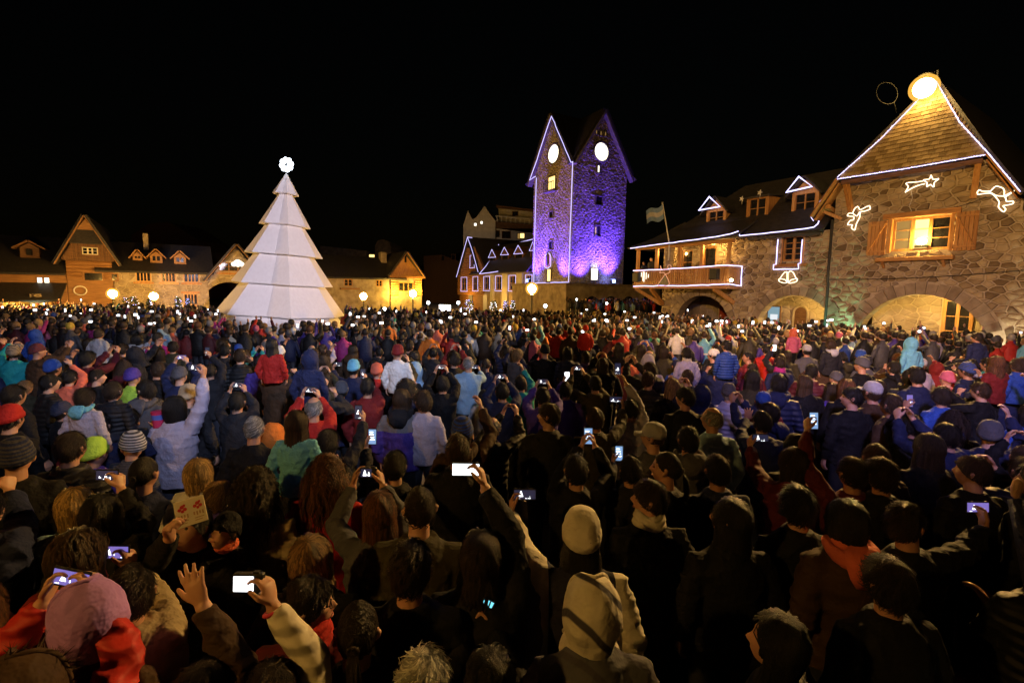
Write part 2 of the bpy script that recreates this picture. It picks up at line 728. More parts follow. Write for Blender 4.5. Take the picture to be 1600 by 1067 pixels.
def window(parent, x0, x1, z0, z1, y, fw=0.08, cols=2, rows=3, depth=0.10, mat='wood', lit=None, mull=0.05, name="window", back=0.06):
    """Timber window: frame with mullion and glazing bars; every pane is a sub-part."""
    mb = MB()
    mb.box(x0, x1, y, y + depth, z1 - fw, z1)
    mb.box(x0, x1, y, y + depth, z0, z0 + fw)
    mb.box(x0, x0 + fw, y, y + depth, z0 + fw, z1 - fw)
    mb.box(x1 - fw, x1, y, y + depth, z0 + fw, z1 - fw)
    iw = (x1 - x0 - 2 * fw)
    ih = (z1 - z0 - 2 * fw)
    for c in range(1, cols):
        x = x0 + fw + iw * c / cols
        mb.box(x - mull, x + mull, y + 0.01, y + depth - 0.005, z0 + fw, z1 - fw)
    for r in range(1, rows):
        z = z0 + fw + ih * r / rows
        for c in range(cols):
            a = x0 + fw + iw * c / cols + (mull if c else 0)
            b = x0 + fw + iw * (c + 1) / cols - (mull if c < cols - 1 else 0)
            mb.box(a, b, y + 0.02, y + depth - 0.01, z - 0.015, z + 0.015)
    w = mb.build(name, M[mat], parent)
    for c in range(cols):
        for r in range(rows):
            a = x0 + fw + iw * c / cols + (mull if c else 0)
            b = x0 + fw + iw * (c + 1) / cols - (mull if c < cols - 1 else 0)
            za = z0 + fw + ih * r / rows + (0.015 if r else 0)
            zb = z0 + fw + ih * (r + 1) / rows - (0.015 if r < rows - 1 else 0)
            m = M['glass'] if lit is None else (M[lit] if isinstance(lit, str) else M[lit[(c * rows + r) % len(lit)]])
            MB().box(a, b, y + back, y + back + 0.008, za, zb).build("pane", m, w)
    return w


def rope(name, pts, r, mat, label, cat="string lights", closed=False, seg=6, group=None, dense=None, sag=0.0):
    """A lit rope or string of lights along a line; sits as its own thing on what it decorates."""
    if dense:
        q = []
        pts = [Vector(p) for p in pts]
        for a, b in zip(pts[:-1], pts[1:]):
            n = max(1, int((b - a).length / dense))
            for i in range(n):
                t = i / n
                p = a.lerp(b, t)
                p += Vector((random.uniform(-1, 1), random.uniform(-1, 1), random.uniform(-1, 1))) * 0.012
                q.append(p)
        q.append(pts[-1])
        pts = q
    o = MB().tube(pts, r, seg, closed=closed).build(name, M[mat], smooth=True)
    tag(o, label, cat, group)
    return o


# ================================================================== right-hand building
RB = Frame((13.3, 20.5, 0), math.atan2(-0.831, 0.556))
XG0, XG1 = 0.0, 12.0            # gabled house along the facade
ARCH_G = (3.12, 1.01, 1.97, 1.86)
ARCH_2 = (-1.33, 1.14, 1.74, 1.62)
ARCH_1 = (-6.0, 1.17, 1.62, 1.55)
WIN_G = (2.02, 3.78, 4.58, 5.80)
WIN_2 = (-2.02, -1.13, 4.38, 5.50)
DOOR_B = (-6.15, -5.35, 3.36, 5.30)
WIN_B = (-7.45, -6.75, 3.9, 5.2)

house = thing("stone_gable_house", "tall stone house with half hipped shingle gable, shuttered lit window and low arch", "house", RB.o, RB.rz)
ridge_y, ridge_z, ridge_x = 1.7, 11.0, 2.45
core = MB()


def gable_top(x):
    if x > 5.5:
        return 5.7
    return min(7.48, ridge_z - 0.2 - (ridge_z - 6.15) / (ridge_x + 0.62) * abs(x - ridge_x))


wall_core(core, [XG0, 0.3, 4.6, 5.5, 5.5001, XG1], 0, gable_top, 0.03, 0.55, [WIN_G], [ARCH_G])
core.build("wall", M['mortar'], house)
cells = stone_cells(XG0, XG1, 0.0, 7.5, 0.32, 0.205, [(WIN_G[0] - 0.02, WIN_G[1] + 0.02, WIN_G[2] - 0.02, WIN_G[3] + 0.02)], [(ARCH_G[0], ARCH_G[1], ARCH_G[2] + 0.44, ARCH_G[3] + 0.06)], seed=5)
cells = [c for c in cells if max(p[1] for p in c) < gable_top(sum(p[0] for p in c) / len(c)) + 0.02]
lay_stones(house, cells, RB, 0.03, 0.06, 286, joint=0.017)
voussoirs(house, ARCH_G[0], ARCH_G[1], ARCH_G[2], 0.42, 17, 0.03, 0.055, ARCH_G[3])

# roof: two steep slopes and the shingled half hip
roof = MB()
sl = (ridge_z - 6.15) / (ridge_x + 0.62)
EX0, EX1 = -0.62, 5.52
hz = 7.55
hx0 = ridge_x - (ridge_z - hz) / sl
hx1 = 2 * ridge_x - hx0
YF = -0.55
YB = 9.0
LH, RH, AP = Vector((hx0, YF, hz)), Vector((hx1, YF, hz)), Vector((ridge_x, ridge_y, ridge_z))
roof.slab([(EX0, YF, 6.15), LH, AP, (ridge_x, YB, ridge_z), (EX0, YB, 6.15)][::-1], 0.12)
roof.slab([(EX1, YF, 6.15), RH, AP, (ridge_x, YB, ridge_z), (EX1, YB, 6.15)], 0.12)
roof.build("roof", M['roof'], house)
MB().slab([(5.6, -0.4, 5.75), (XG1 + 0.3, -0.4, 5.75), (XG1 + 0.3, 3.6, 8.4), (5.6, 3.6, 8.4)], 0.12).build("side_roof", M['roof'], house)
hip = MB()
hip.slab([LH, RH, AP], 0.10)
hp = hip.build("hip_face", M['darkwood'], house)
# shingles on the half hip, each its own piece
e_x = (RH - LH).normalized()
e_up = (AP - (LH + RH) / 2)
slope_len = e_up.length
e_up.normalize()
e_n = e_x.cross(e_up)
sm = MB()
sm.hexa([(-0.108, -0.005, 0.010), (0.108, -0.005, 0.010), (0.108, 0.26, 0.004), (-0.108, 0.26, 0.004),
         (-0.105, 0.0, 0.034), (0.105, 0.0, 0.034), (0.106, 0.26, 0.012), (-0.106, 0.26, 0.012)])
smesh = sm.mesh("shingle", M['shingle'])
rows = 20
rot = Matrix((e_x, e_up, e_n)).transposed().to_4x4()
for r_ in range(rows):
    h_ = r_ * slope_len / rows
    half = (RH - LH).length / 2 * (1 - (h_ + 0.08) / slope_len)
    n_ = int(half * 2 / 0.222)
    for c_ in range(n_):
        xx = (c_ - (n_ - 1) / 2) * 0.222 + random.uniform(-0.006, 0.006)
        p = (LH + RH) / 2 + e_x * xx + e_up * (h_ + random.uniform(-0.008, 0.008)) + e_n * 0.004
        o = inst("shingle", smesh, house)
        o.matrix_local = Matrix.Translation(p) @ rot @ Matrix.Rotation(random.uniform(-0.02, 0.02), 4, 'Z')
# barge boards, fascia under the half hip, braces
b = MB()
b.beam((EX0, YF - 0.03, 6.13), LH + Vector((0, -0.03, -0.02)), 0.05, 0.26, up=(0, 1, 0))
b.build("barge_board", M['wood'], house)
b = MB()
b.beam((EX1, YF - 0.03, 6.13), RH + Vector((0, -0.03, -0.02)), 0.05, 0.26, up=(0, 1, 0))
b.build("barge_board", M['wood'], house)
MB().box(hx0 + 0.1, hx1 - 0.1, YF + 0.02, YF + 0.1, hz - 0.26, hz - 0.11).build("fascia", M['darkwood'], house)
for (xa, dx) in ((0.62, -0.14), (4.28, 0.12)):
    b = MB()
    b.beam((xa, -0.03, 6.25), (xa + dx, YF + 0.16, hz - 0.14), 0.16, 0.16)
    b.build("brace", M['wood'], house)
b = MB()
b.beam((-0.1, 0.25, 6.35), (-0.1, YF + 0.1, 6.5), 0.14, 0.16)
b.beam((0.28, 0.0, 6.0), (-0.5, -0.22, 6.45), 0.10, 0.12)
b.build("rafter_end", M['wood'], house)
MB().slab([(EX0 + 0.05, YF + 0.05, 6.02), (hx0, YF + 0.05, hz - 0.16), (hx0, 0.02, hz - 0.16), (EX0 + 0.05, 0.02, 6.02)], 0.04).build("soffit", M['wood'], house)
MB().slab([(EX1 - 0.05, YF + 0.05, 6.02), (EX1 - 0.05, 0.02, 6.02), (hx1, 0.02, hz - 0.16), (hx1, YF + 0.05, hz - 0.16)], 0.04).build("soffit", M['wood'], house)
# lit window with three lights, shutters of planks, sill board and lintel
win = window(house, WIN_G[0], WIN_G[1], WIN_G[2], WIN_G[3], 0.14, 0.09, 3, 3, 0.12, 'wood', None, 0.055)
for ch in list(win.children):
    bpy.data.objects.remove(ch)
wf = WIN_G
iw = (wf[1] - wf[0] - 0.18) / 3
for c_ in range(3):
    for r_ in range(3):
        a = wf[0] + 0.09 + iw * c_ + (0.055 if c_ else 0)
        b_ = wf[0] + 0.09 + iw * (c_ + 1) - (0.055 if c_ < 2 else 0)
        ih = (wf[3] - wf[2] - 0.18) / 3
        za = wf[2] + 0.09 + ih * r_ + (0.015 if r_ else 0)
        zb = wf[2] + 0.09 + ih * (r_ + 1) - (0.015 if r_ < 2 else 0)
        mm = 'win_warm' if c_ == 1 else ('glass' if c_ == 2 else 'win_dim')
        MB().box(a, b_, 0.20, 0.208, za, zb).build("pane", M[mm], win)
MB().ball((wf[0] + 0.09 + iw * 1.5 + 0.05, 0.10, wf[2] + 0.33), 0.13, 12, 8, sc=(1.25, 0.5, 1)).build("window_lamp", M['win_hot'], house, True)
point("sill_lamp", RB.w(wf[0] + 0.95, -0.08, wf[2] + 0.4), 150, (1.0, 0.58, 0.12), 0.1)
MB().box(wf[0] + 0.75, wf[0] + 1.15, 0.02, 0.12, wf[2] + 0.10, wf[2] + 0.19).build("lamp_base", M['black'], house)
for x in (wf[0] - 0.10, wf[1] - 0.01):
    MB().box(x, x + 0.11, -0.03, 0.30, wf[2] - 0.06, wf[3] + 0.10).build("window_jamb", M['wood'], house)
MB().bbox(wf[0] - 0.28, wf[1] + 0.24, -0.10, 0.12, wf[3] + 0.005, wf[3] + 0.20).build("lintel", M['woodh'], house)
MB().bbox(1.66, 3.98, -0.26, -0.02, 4.20, 4.34).build("sill", M['woodh'], house)
for x in (1.9, 3.7):
    MB().beam((x, 0.0, 3.98), (x, -0.2, 4.18), 0.08, 0.08).build("sill_bracket", M['wood'], house)


def shutter(x0, x1, z0, z1, n, flip):
    sh = MB().beam((x0 + 0.03, -0.085, z0 + (0.1 if flip else z1 - z0 - 0.1)), (x1 - 0.03, -0.085, z1 - 0.1 if flip else z0 + 0.1), 0.03, 0.08, up=(0, 1, 0))
    sh.box(x0 + 0.01, x1 - 0.01, -0.095, -0.065, z0 + 0.1, z0 + 0.17)
    sh.box(x0 + 0.01, x1 - 0.01, -0.095, -0.065, z1 - 0.17, z1 - 0.1)
    s = sh.build("shutter", M['woodh'], house)
    w = (x1 - x0) / n
    for k in range(n):
        MB().bbox(x0 + k * w + 0.006, x0 + (k + 1) * w - 0.006, -0.064 + 0.003 * (k % 2), -0.022, z0 - 0.01 * (k % 2), z1, 0.008).build("plank", M['wood'], s)


shutter(1.28, 1.90, 4.47, 5.76, 5, True)
shutter(3.90, 4.50, 4.50, 5.82, 5, False)
# arcade room behind the arch
arc = MB()
arc.box(0.5, 8.2, 3.3, 3.6, 0, 3.25)
arc.box(0.2, 8.4, 0.55, 3.3, 3.12, 3.25)
arc.build("arcade_wall", M['mortar'], house)
DX0 = RB.px(1474, 470, 3.2)[0]
DX1 = RB.px(1524, 470, 3.2)[0]
DZ1 = RB.px(1490, 466, 3.2)[1]
cl = stone_cells(0.5, 8.2, 0.3, 3.1, 0.42, 0.27, [(DX0 - 0.04, DX1 + 0.04, 0, DZ1 + 0.05)], (), seed=21)
am = MB()
for c_ in cl:
    add_stone(am, c_, 3.3, 0.03, 0.014)
o = am.build("arcade_stonework", M['stone_mass'], house)
o["kind"] = "stuff"
window(house, DX0, DX1, 0.2, DZ1, 3.2, 0.13, 2, 4, 0.10, 'wood', None, 0.06, "arcade_door")
point("arcade_lamp", RB.w(3.0, 1.5, 2.75), 330, (1.0, 0.62, 0.16), 0.1)
MB().lathe([(0.04, 0.12), (0.12, 0.06), (0.13, 0.0)], 12, c=(3.0, 1.5, 2.98)).build("ceiling_lamp", M['iron'], house, True)
# drain pipe at the joint with the wing, loose cable over the facade
dp = MB().tube([(0.0, -0.07, 0.2), (0.0, -0.07, 3.4), (-0.03, -0.07, 3.5), (-0.03, -0.07, 6.0)], 0.055, 10).build("drain_pipe", M['iron'], house, True)
cab = [RB.w(x, -0.07 - 0.02 * math.sin(x), 3.55 + 0.02 * x + 0.09 * x * 0.25 - 0.10 * math.sin(x / 6 * math.pi)) for x in np.linspace(-0.05, 7.0, 24)]
rope("cable", cab, 0.014, 'black', "thin black cable sagging across the stones below the shuttered window", "cable")
cab = [RB.w(x, -0.07, z) for x, z in ((3.78, 5.98), (4.3, 6.1), (4.62, 6.25))]
rope("cable", cab, 0.010, 'black', "short black cable running from the lintel to the larger trumpet angel", "cable")
cab = [RB.w(x, -0.06, z) for x, z in ((2.55, 6.75), (2.6, 6.5), (2.53, 6.2), (2.62, 6.02), (2.55, 5.98))]
rope("cable", cab, 0.010, 'tree_hem', "white wire dangling from the comet light to the window lintel", "cable")

# string of lights round the half hip: a dark lead with small bulbs


def bulb_string(name, pts, label, step=0.075, r=0.021, tube_r=0.013):
    mb = MB()
    pts = [Vector(p) for p in pts]
    mb.tube(pts, tube_r, 5, mi=0)
    for a, b in zip(pts[:-1], pts[1:]):
        n = max(1, int((b - a).length / step))
        for i in range(n):
            p = a.lerp(b, i / n) + Vector([random.uniform(-0.012, 0.012) for _ in range(3)])
            q = r * random.uniform(0.85, 1.2)
            mb.add([p + Vector(v) * q for v in ((1, 0, 0), (0, 1, 0), (-1, 0, 0), (0, -1, 0), (0, 0, 1), (0, 0, -1))],
                   [(0, 1, 4), (1, 2, 4), (2, 3, 4), (3, 0, 4), (1, 0, 5), (2, 1, 5), (3, 2, 5), (0, 3, 5)], 1)
    o = mb.build(name, [M['string'], M['string_bead']])
    return tag(o, label, "string lights")


kL = LH.lerp(AP, 0.42) + Vector((0.10, 0, -0.06))
bulb_string("light_string", [RB.w(*(p + Vector((0, -0.06, 0.05)))) for p in (LH, kL, AP)], "string of white bulbs up the left edge of the lit shingle gable")
kR = RH.lerp(AP, 0.42) + Vector((-0.10, 0, -0.06))
bulb_string("light_string", [RB.w(*(Vector(p) + Vector((0, -0.06, 0.05)))) for p in (AP, kR, RH, (EX1, YF, 6.15))], "string of white bulbs down the right edge of the shingle gable")
bulb_string("light_string", [RB.w(*(p + Vector((0, -0.08, -0.04)))) for p in (LH, (LH + RH) / 2 + Vector((0, 0, -0.03)), RH)], "string of white bulbs along the lower edge of the lit shingles")
rope("light_string", [RB.w(*p) for p in (LH + Vector((0, -0.08, 0)), (-0.30, YF - 0.08, 6.72), (EX0, YF - 0.08, 6.13), (EX0 - 0.02, YF + 0.2, 6.0))], 0.014, 'string', "rope of white light down the left barge board beside the dormers", dense=0.3)

# rope-light figures on the gable wall
Z8 = lambda a, b: (1340 + a / 5.08, 230 + b / 5.08)
Z4 = lambda a, b: (1240 + a / 2.319, 80 + b / 2.319)
Z7 = lambda a, b: (1160 + a / 7.115, 380 + b / 7.115)
Z6 = lambda a, b: (980 + a / 7.115, 380 + b / 7.115)
Z3 = lambda a, b: (960 + a / 3.556, 220 + b / 3.556)


def figure_lines(lines, zf, off):
    out = []
    for ln in lines:
        q = []
        for p in ln:
            x, z = RB.px(*zf(*p), off)
            q.append(Vector((x, off, z)))
        out.append(q)
    return out


def neon(name, lines, zf, label, cat, off=-0.16, r=0.016, mat='neon'):
    L = figure_lines(lines, zf, off)
    c = sum((p for l in L for p in l), Vector((0, 0, 0))) / sum(len(l) for l in L)
    root = thing(name, label, cat, RB.w(*c), RB.rz)
    for l in L:
        # smooth the hand-bent line
        pts = []
        for i in range(len(l) - 1):
            a, b = l[i] - c, l[i + 1] - c
            p0 = l[max(i - 1, 0)] - c
            p3 = l[min(i + 2, len(l) - 1)] - c
            for t in (0, 0.25, 0.5, 0.75):
                pts.append(0.5 * ((2 * a) + (b - p0) * t * 0.7 + (2 * p0 - 5 * a + 4 * b - p3) * t * t * 0.35 + (2 * (b - a) - (2 * p0 - 5 * a + 4 * b - p3) * 0.35 - (b - p0) * 0.7) * t ** 3))
        pts.append(l[-1] - c)
        MB().tube(pts, r, 6).build("light_tube", M[mat], root, True)
    w0 = min(p.x for l in L for p in l) - c.x
    w1 = max(p.x for l in L for p in l) - c.x
    fb = MB()
    fb.box(w0 * 0.7, w1 * 0.7, 0.03, 0.045, -0.008, 0.008)
    fb.box(-0.008, 0.008, 0.03, 0.16, -0.008, 0.008)
    fb.build("mounting_bar", M['iron'], root)
    return root


neon("comet_light", [[(378, 360), (402, 318), (384, 292), (405, 282), (465, 278), (525, 268)], [(378, 360), (425, 330), (480, 305), (535, 292)],
                     [(583, 222), (598, 256), (645, 250), (610, 280), (605, 318), (580, 298), (550, 316), (552, 285), (522, 262), (566, 256), (583, 222)]],
     Z8, "shooting star of warm rope light above the shuttered window", "light decoration")
neon("angel_light", [[(955, 378), (950, 360), (965, 340), (985, 350), (1055, 350)], [(955, 378), (985, 372), (1050, 366), (1085, 385)],
                     [(1055, 350), (1085, 320), (1105, 311), (1150, 325), (1165, 350), (1165, 385), (1245, 345), (1180, 392), (1165, 396)],
                     [(1045, 355), (1100, 385), (1165, 390), (1180, 430), (1230, 428), (1235, 448), (1190, 460), (1155, 466), (1175, 490), (1160, 515), (1120, 480), (1125, 440), (1100, 402), (1085, 385)]],
     Z8, "larger rope light angel blowing a trumpet, right of the shuttered window", "light decoration")
neon("angel_light", [[(275, 560), (278, 572), (258, 580), (243, 582), (240, 600), (228, 625), (222, 648), (210, 641), (213, 630), (196, 630), (204, 615), (216, 612), (218, 600), (196, 598), (200, 588), (214, 588)],
                     [(214, 588), (220, 573), (232, 563), (240, 575), (262, 565), (275, 560)], [(214, 588), (228, 598), (240, 582)]],
     Z4, "smaller rope light angel with trumpet beside the drain pipe", "light decoration")
neon("bells_light", [[(495, 318), (470, 325), (440, 360), (420, 390), (403, 404), (410, 425), (450, 440), (492, 440), (497, 410), (497, 318)], [(403, 404), (430, 398), (470, 405), (495, 430)],
                     [(505, 330), (530, 312), (560, 322), (582, 360), (594, 385), (612, 398), (602, 425), (555, 440), (512, 442), (505, 330)], [(512, 436), (540, 410), (580, 398), (612, 398)]],
     Z7, "pair of rope light bells under the window edged in lights", "light decoration")

# ------------------------------------------------------------------ flood lamp on the gable
fl = RB.w(2.45, 0.75, 11.0)
fp = at_depth(1444, 138, fl.y)
FLOOD = fp
lamp_t = thing("roof_floodlight", "glaring round floodlight on a short mast at the peak of the shingle gable", "floodlight", (fp.x, fp.y, fp.z))
MB().ball((0, 0, 0), 0.34, 20, 14).build("bulb", M['flood'], lamp_t, True)
MB().ball((0, 0, 0), 0.47, 24, 16).build("lens", M['halo_globe'], lamp_t, True)  # amber shell added as the lamp's halo, not a real lens
spot("floodlight_beam", fp + Vector((-0.25, -0.35, -0.3)), (0.0, 5.0, 1.0), 22000, (1.0, 0.56, 0.16), 95, 0.6, 0.25)
dirv = (RB.w(*AP) - fp)
MB().tube([(0, 0, 0.30), (0, 0, 0.46), tuple(dirv + Vector((0, 0, 0.5))), tuple(dirv + Vector((0, 0, -0.05)))], 0.035, 8).build("mast", M['iron'], lamp_t, True)
MB().lathe([(0.20, 0.47), (0.16, 0.50), (0.06, 0.53)], 18).build("hood", M['iron'], lamp_t, True)
hoop_p = RB.m @ Vector((1.35, 1.0, 0))
hq = at_depth(1386, 146, RB.w(1.4, 1.2, 0).y)
hoop = MB()
hoop.tube([(0.42 * math.cos(a), 0.10 * math.sin(a), 0.45 * math.sin(a)) for a in np.linspace(0, 2 * math.pi, 25)[:-1]], 0.011, 6, closed=True)
hz_ = ridge_z - 0.2 - hq.z
hoop.tube([(0.3, 0, -0.3), (0.9, 0.6, min(-0.5, hz_))], 0.016, 6)
ho = hoop.build("antenna_hoop", M['iron'], smooth=True)
ho.location = hq
tag(ho, "dark round hoop aerial on the roof beside the glaring floodlight", "aerial")

# ------------------------------------------------------------------ wing with the balcony
wing = thing("balcony_wing", "long stone wing with dark dormered roof, timber balcony and two low arches", "house", RB.o, RB.rz)
core = MB()
wall_core(core, [-8.62, -0.003], 0, lambda x: 5.62, 0.03, 0.53, [WIN_2, DOOR_B, WIN_B], [ARCH_1, ARCH_2])
core.build("wall", M['mortar'], wing)
cells = stone_cells(-8.62, -0.01, 0.0, 5.6, 0.32, 0.205, [(r_[0] - 0.02, r_[1] + 0.02, r_[2] - 0.02, r_[3] + 0.02) for r_ in (WIN_2, DOOR_B, WIN_B)],
                    [(a[0], a[1], a[2] + 0.40, a[3] + 0.05) for a in (ARCH_1, ARCH_2)], seed=9)
lay_stones(wing, cells, RB, 0.03, 0.06, 286, seed=8, joint=0.017)
voussoirs(wing, ARCH_1[0], ARCH_1[1], ARCH_1[2], 0.38, 13, 0.03, 0.05, ARCH_1[3])
voussoirs(wing, ARCH_2[0], ARCH_2[1], ARCH_2[2], 0.38, 13, 0.03, 0.05, ARCH_2[3])
# roof with hipped left end
rr = MB()
WR_Y, WR_Z = 3.1, 8.75
rr.slab([(-9.1, -0.45, 5.62), (EX0 + 0.4, -0.45, 5.62), (EX0 + 0.4, 1.3, 7.15), (EX0 + 0.4, WR_Y, WR_Z), (-5.9, WR_Y, WR_Z)], 0.12)
rr.slab([(-9.1, -0.45, 5.62), (-5.9, WR_Y, WR_Z), (-9.1, 6.7, 5.62)], 0.12)
rr.slab([(-5.9, WR_Y, WR_Z), (EX0 + 0.4, WR_Y, WR_Z), (EX0 + 0.4, 6.7, 5.62), (-9.1, 6.7, 5.62)], 0.12)
rr.build("roof", M['roof'], wing)
br_ = MB()
br_.slab([(-10.05, -1.42, 5.42), (-3.50, -1.42, 5.58), (-3.50, 0.5, 6.52), (-8.6, 0.5, 6.46), (-9.3, -0.1, 6.0)], 0.10)
br_.slab([(-10.05, -1.42, 5.42), (-9.3, -0.1, 6.0), (-8.2, 1.2, 6.9), (-10.05, 3.2, 5.42)], 0.10)
br_.build("balcony_roof", M['roof'], wing)
MB().box(-3.42, EX0 + 0.3, -0.44, -0.36, 5.40, 5.50).build("gutter", M['iron'], wing)
# back walls so the wing is a closed house
bw = MB()
bw.box(-8.62, -8.2, 0.53, 6.2, 0, 5.6)
bw.box(-8.2, 0.0, 5.8, 6.2, 0, 5.6)
bw.build("rear_wall", M['stone_mass'], wing)


def dormer(label, x0, x1, z0, z1, apex, y0, gable=True, cols=2):
    d = MB()
    yb = y0 + 2.2
    d.box(x0, x0 + 0.12, y0, yb, z0, z1)
    d.box(x1 - 0.12, x1, y0, yb, z0, z1)
    d.box(x0 + 0.12, x1 - 0.12, y0, y0 + 0.1, z0, z0 + 0.16)
    d.box(x0 + 0.12, x1 - 0.12, y0, y0 + 0.1, z1 - 0.1, z1)
    if gable:
        m = (x0 + x1) / 2
        d.prism([(x0, z1), (x1, z1), (m, apex - 0.08)], y0 + 0.02, y0 + 0.12)
    o = d.build("dormer", M['wood'], wing)
    mb = MB()
    fw = 0.05
    a, b, c, e = x0 + 0.12, x1 - 0.12, z0 + 0.16, z1 - 0.1
    for k in range(cols + 1):
        x = a + (b - a - fw) * k / cols
        mb.box(x, x + fw, y0 + 0.02, y0 + 0.08, c, e)
    mb.box(a, b, y0 + 0.03, y0 + 0.07, (c + e) / 2 - 0.012, (c + e) / 2 + 0.012)
    mb.build("sash", M['wood'], o)
    MB().box(a, b, y0 + 0.085, y0 + 0.093, c, e).build("pane", M['glass'], o)
    rf = MB()
    ov = 0.2
    if gable:
        m = (x0 + x1) / 2
        k = (apex - z1) / (m - x0)
        rf.slab([(x0 - ov, y0 - 0.25, z1 - ov * k), (m, y0 - 0.25, apex), (m, yb, apex), (x0 - ov, yb, z1 - ov * k)][::-1], 0.07)
        rf.slab([(x1 + ov, y0 - 0.25, z1 - ov * k), (m, y0 - 0.25, apex), (m, yb, apex), (x1 + ov, yb, z1 - ov * k)], 0.07)
    else:
        rf.slab([(x0 - 0.12, y0 - 0.2, z1 + 0.02), (x1 + 0.12, y0 - 0.2, z1 + 0.02), (x1 + 0.12, yb, z1 + 0.3), (x0 - 0.12, yb, z1 + 0.3)], 0.07)
    rf.build("dormer_roof", M['roof'], o)
    return o


def dpx(*p):
    return RB.px(*Z3(*p), 0.75)


for tri, box_, gb, lab in ((((490, 392), (548, 318), (607, 372)), ((513, 388), (617, 460)), True, "left"),
                           (None, ((737, 322), (852, 425)), False, "mid"),
                           (((975, 294), (1045, 208), (1118, 262)), ((990, 288), (1130, 385)), True, "right")):
    x0, zt = dpx(*box_[0])
    x1, zb = dpx(*box_[1])
    ap = dpx(*tri[1])[1] if tri else None
    zt_ = (zt + 0.0)
    if tri:
        zt_ = dpx(*tri[0])[1] - 0.02
    dormer(lab, x0, x1, zb - 0.1, zt_, ap, 0.75, gb)
    if tri:
        P3 = [RB.w(*(Vector((dpx(*q)[0], 0.42, dpx(*q)[1] + 0.02)))) for q in tri]
        rope("light_string", P3, 0.042, 'string', "triangle of white light on the dormer " + ("over the balcony" if lab == "left" else "closest to the shingle gable"), closed=True)
point("veranda_lamp", RB.w(-5.0, -0.75, 5.15), 95, (1.0, 0.55, 0.14), 0.08)
point("veranda_lamp", RB.w(-7.9, -0.7, 5.1), 60, (1.0, 0.55, 0.14), 0.08)
# little star ornaments on the flat dormer
for q, lab in (((724, 326), "small unlit star ornament on the left corner of the flat dormer"), ((824, 292), "small unlit star ornament on the right part of the flat dormer")):
    x, z = dpx(*q)
    pts = []
    for k in range(10):
        rr_ = 0.14 if k % 2 == 0 else 0.06
        pts.append((rr_ * math.sin(k * math.pi / 5 + 0.3), rr_ * math.cos(k * math.pi / 5 + 0.3)))
    st = MB().prism(pts[::-1], -0.02, 0.02)
    st.tube([(0, 0.03, 0), (0, 0.03, -0.28)], 0.01, 5)
    o = st.build("star_ornament", M['tree_hem'])
    o.location = RB.w(x, 0.5, z)
    o.rotation_euler = (0, 0, RB.rz)
    tag(o, lab, "ornament")

# window edged in lights
window(wing, WIN_2[0], WIN_2[1], WIN_2[2], WIN_2[3], 0.08, 0.08, 2, 4, 0.10, 'wood', None, 0.06)
MB().bbox(WIN_2[0] - 0.3, WIN_2[1] + 0.25, -0.14, 0.05, WIN_2[2] - 0.26, WIN_2[2] - 0.12).build("sill", M['woodh'], wing)
for x in (WIN_2[0] - 0.07, WIN_2[1] + 0.0):
    MB().box(x, x + 0.07, -0.02, 0.2, WIN_2[2] - 0.1, WIN_2[3] + 0.1).build("window_jamb", M['wood'], wing)
px7 = [(395, -40), (378, 235), (345, 240), (343, 292), (622, 288), (622, 225), (650, 218), (668, -40)]
P_ = []
for q in px7:
    x, z = RB.px(*Z7(*q), -0.16)
    P_.append(RB.w(x, -0.16, z))
rope("light_string", P_, 0.022, 'string', "rope of white light framing the sides and sill of the wing window", dense=0.25)
# eave strings
ev = []
for q in ((90, 597), (200, 583), (330, 566), (460, 548), (600, 528), (650, 518), (690, 503)):
    x, z = RB.px(*Z3(*q), -1.45)
    ev.append(RB.w(x, -1.47, z))
rope("light_string", ev, 0.022, 'string', "rope of white light along the eave above the timber balcony", dense=0.3)
ev = []
for q in ((690, 503), (697, 528), (830, 515), (960, 500), (1060, 488), (1110, 481), (1130, 462), (1137, 445)):
    x, z = RB.px(*Z3(*q), -0.5)
    ev.append(RB.w(x, -0.5, z))
rope("light_string", ev, 0.022, 'string', "rope of white light along the eave between balcony and gable", dense=0.3)

# timber balcony (part of the wing)
BX0, BX1, BY = -9.72, -3.92, -1.2
BZ0, BZ1 = 3.26, 4.17
bal = MB()
bal.box(BX0, BX1, BY, 0.0, BZ0 - 0.14, BZ0)
bal.box(BX0, -8.62, 0.0, 2.6, BZ0 - 0.14, BZ0)
bal.build("balcony_floor", M['woodh'], wing)
rl = MB()
rl.box(BX0, BX1, BY - 0.05, BY + 0.07, BZ1 - 0.07, BZ1)
rl.box(BX0, BX1, BY - 0.03, BY + 0.05, BZ0 + 0.06, BZ0 + 0.12)
rl.box(BX1 - 0.1, BX1, BY + 0.07, 0.0, BZ1 - 0.07, BZ1)
rl.box(BX1 - 0.09, BX1 - 0.01, BY + 0.05, 0.0, BZ0 + 0.06, BZ0 + 0.12)
rl.box(BX0, BX0 + 0.1, BY + 0.07, 2.6, BZ1 - 0.07, BZ1)
rl.build("balcony_rail", M['woodh'], wing)
bmesh_ = MB().bbox(-0.05, 0.05, -0.018, 0.018, BZ0 + 0.12, BZ1 - 0.072, 0.008).mesh("baluster", M['wood'])
n_ = 44
for k in range(n_):
    x = BX0 + 0.12 + (BX1 - BX0 - 0.26) * k / (n_ - 1)
    inst("baluster", bmesh_, wing, (x, BY + 0.01, 0))
for k in range(8):
    inst("baluster", bmesh_, wing, (BX1 - 0.05, BY + 0.2 + k * 0.125, 0), (0, 0, math.pi / 2))
for k in range(14):
    inst("baluster", bmesh_, wing, (BX0 + 0.05, BY + 0.2 + k * 0.19, 0), (0, 0, math.pi / 2))
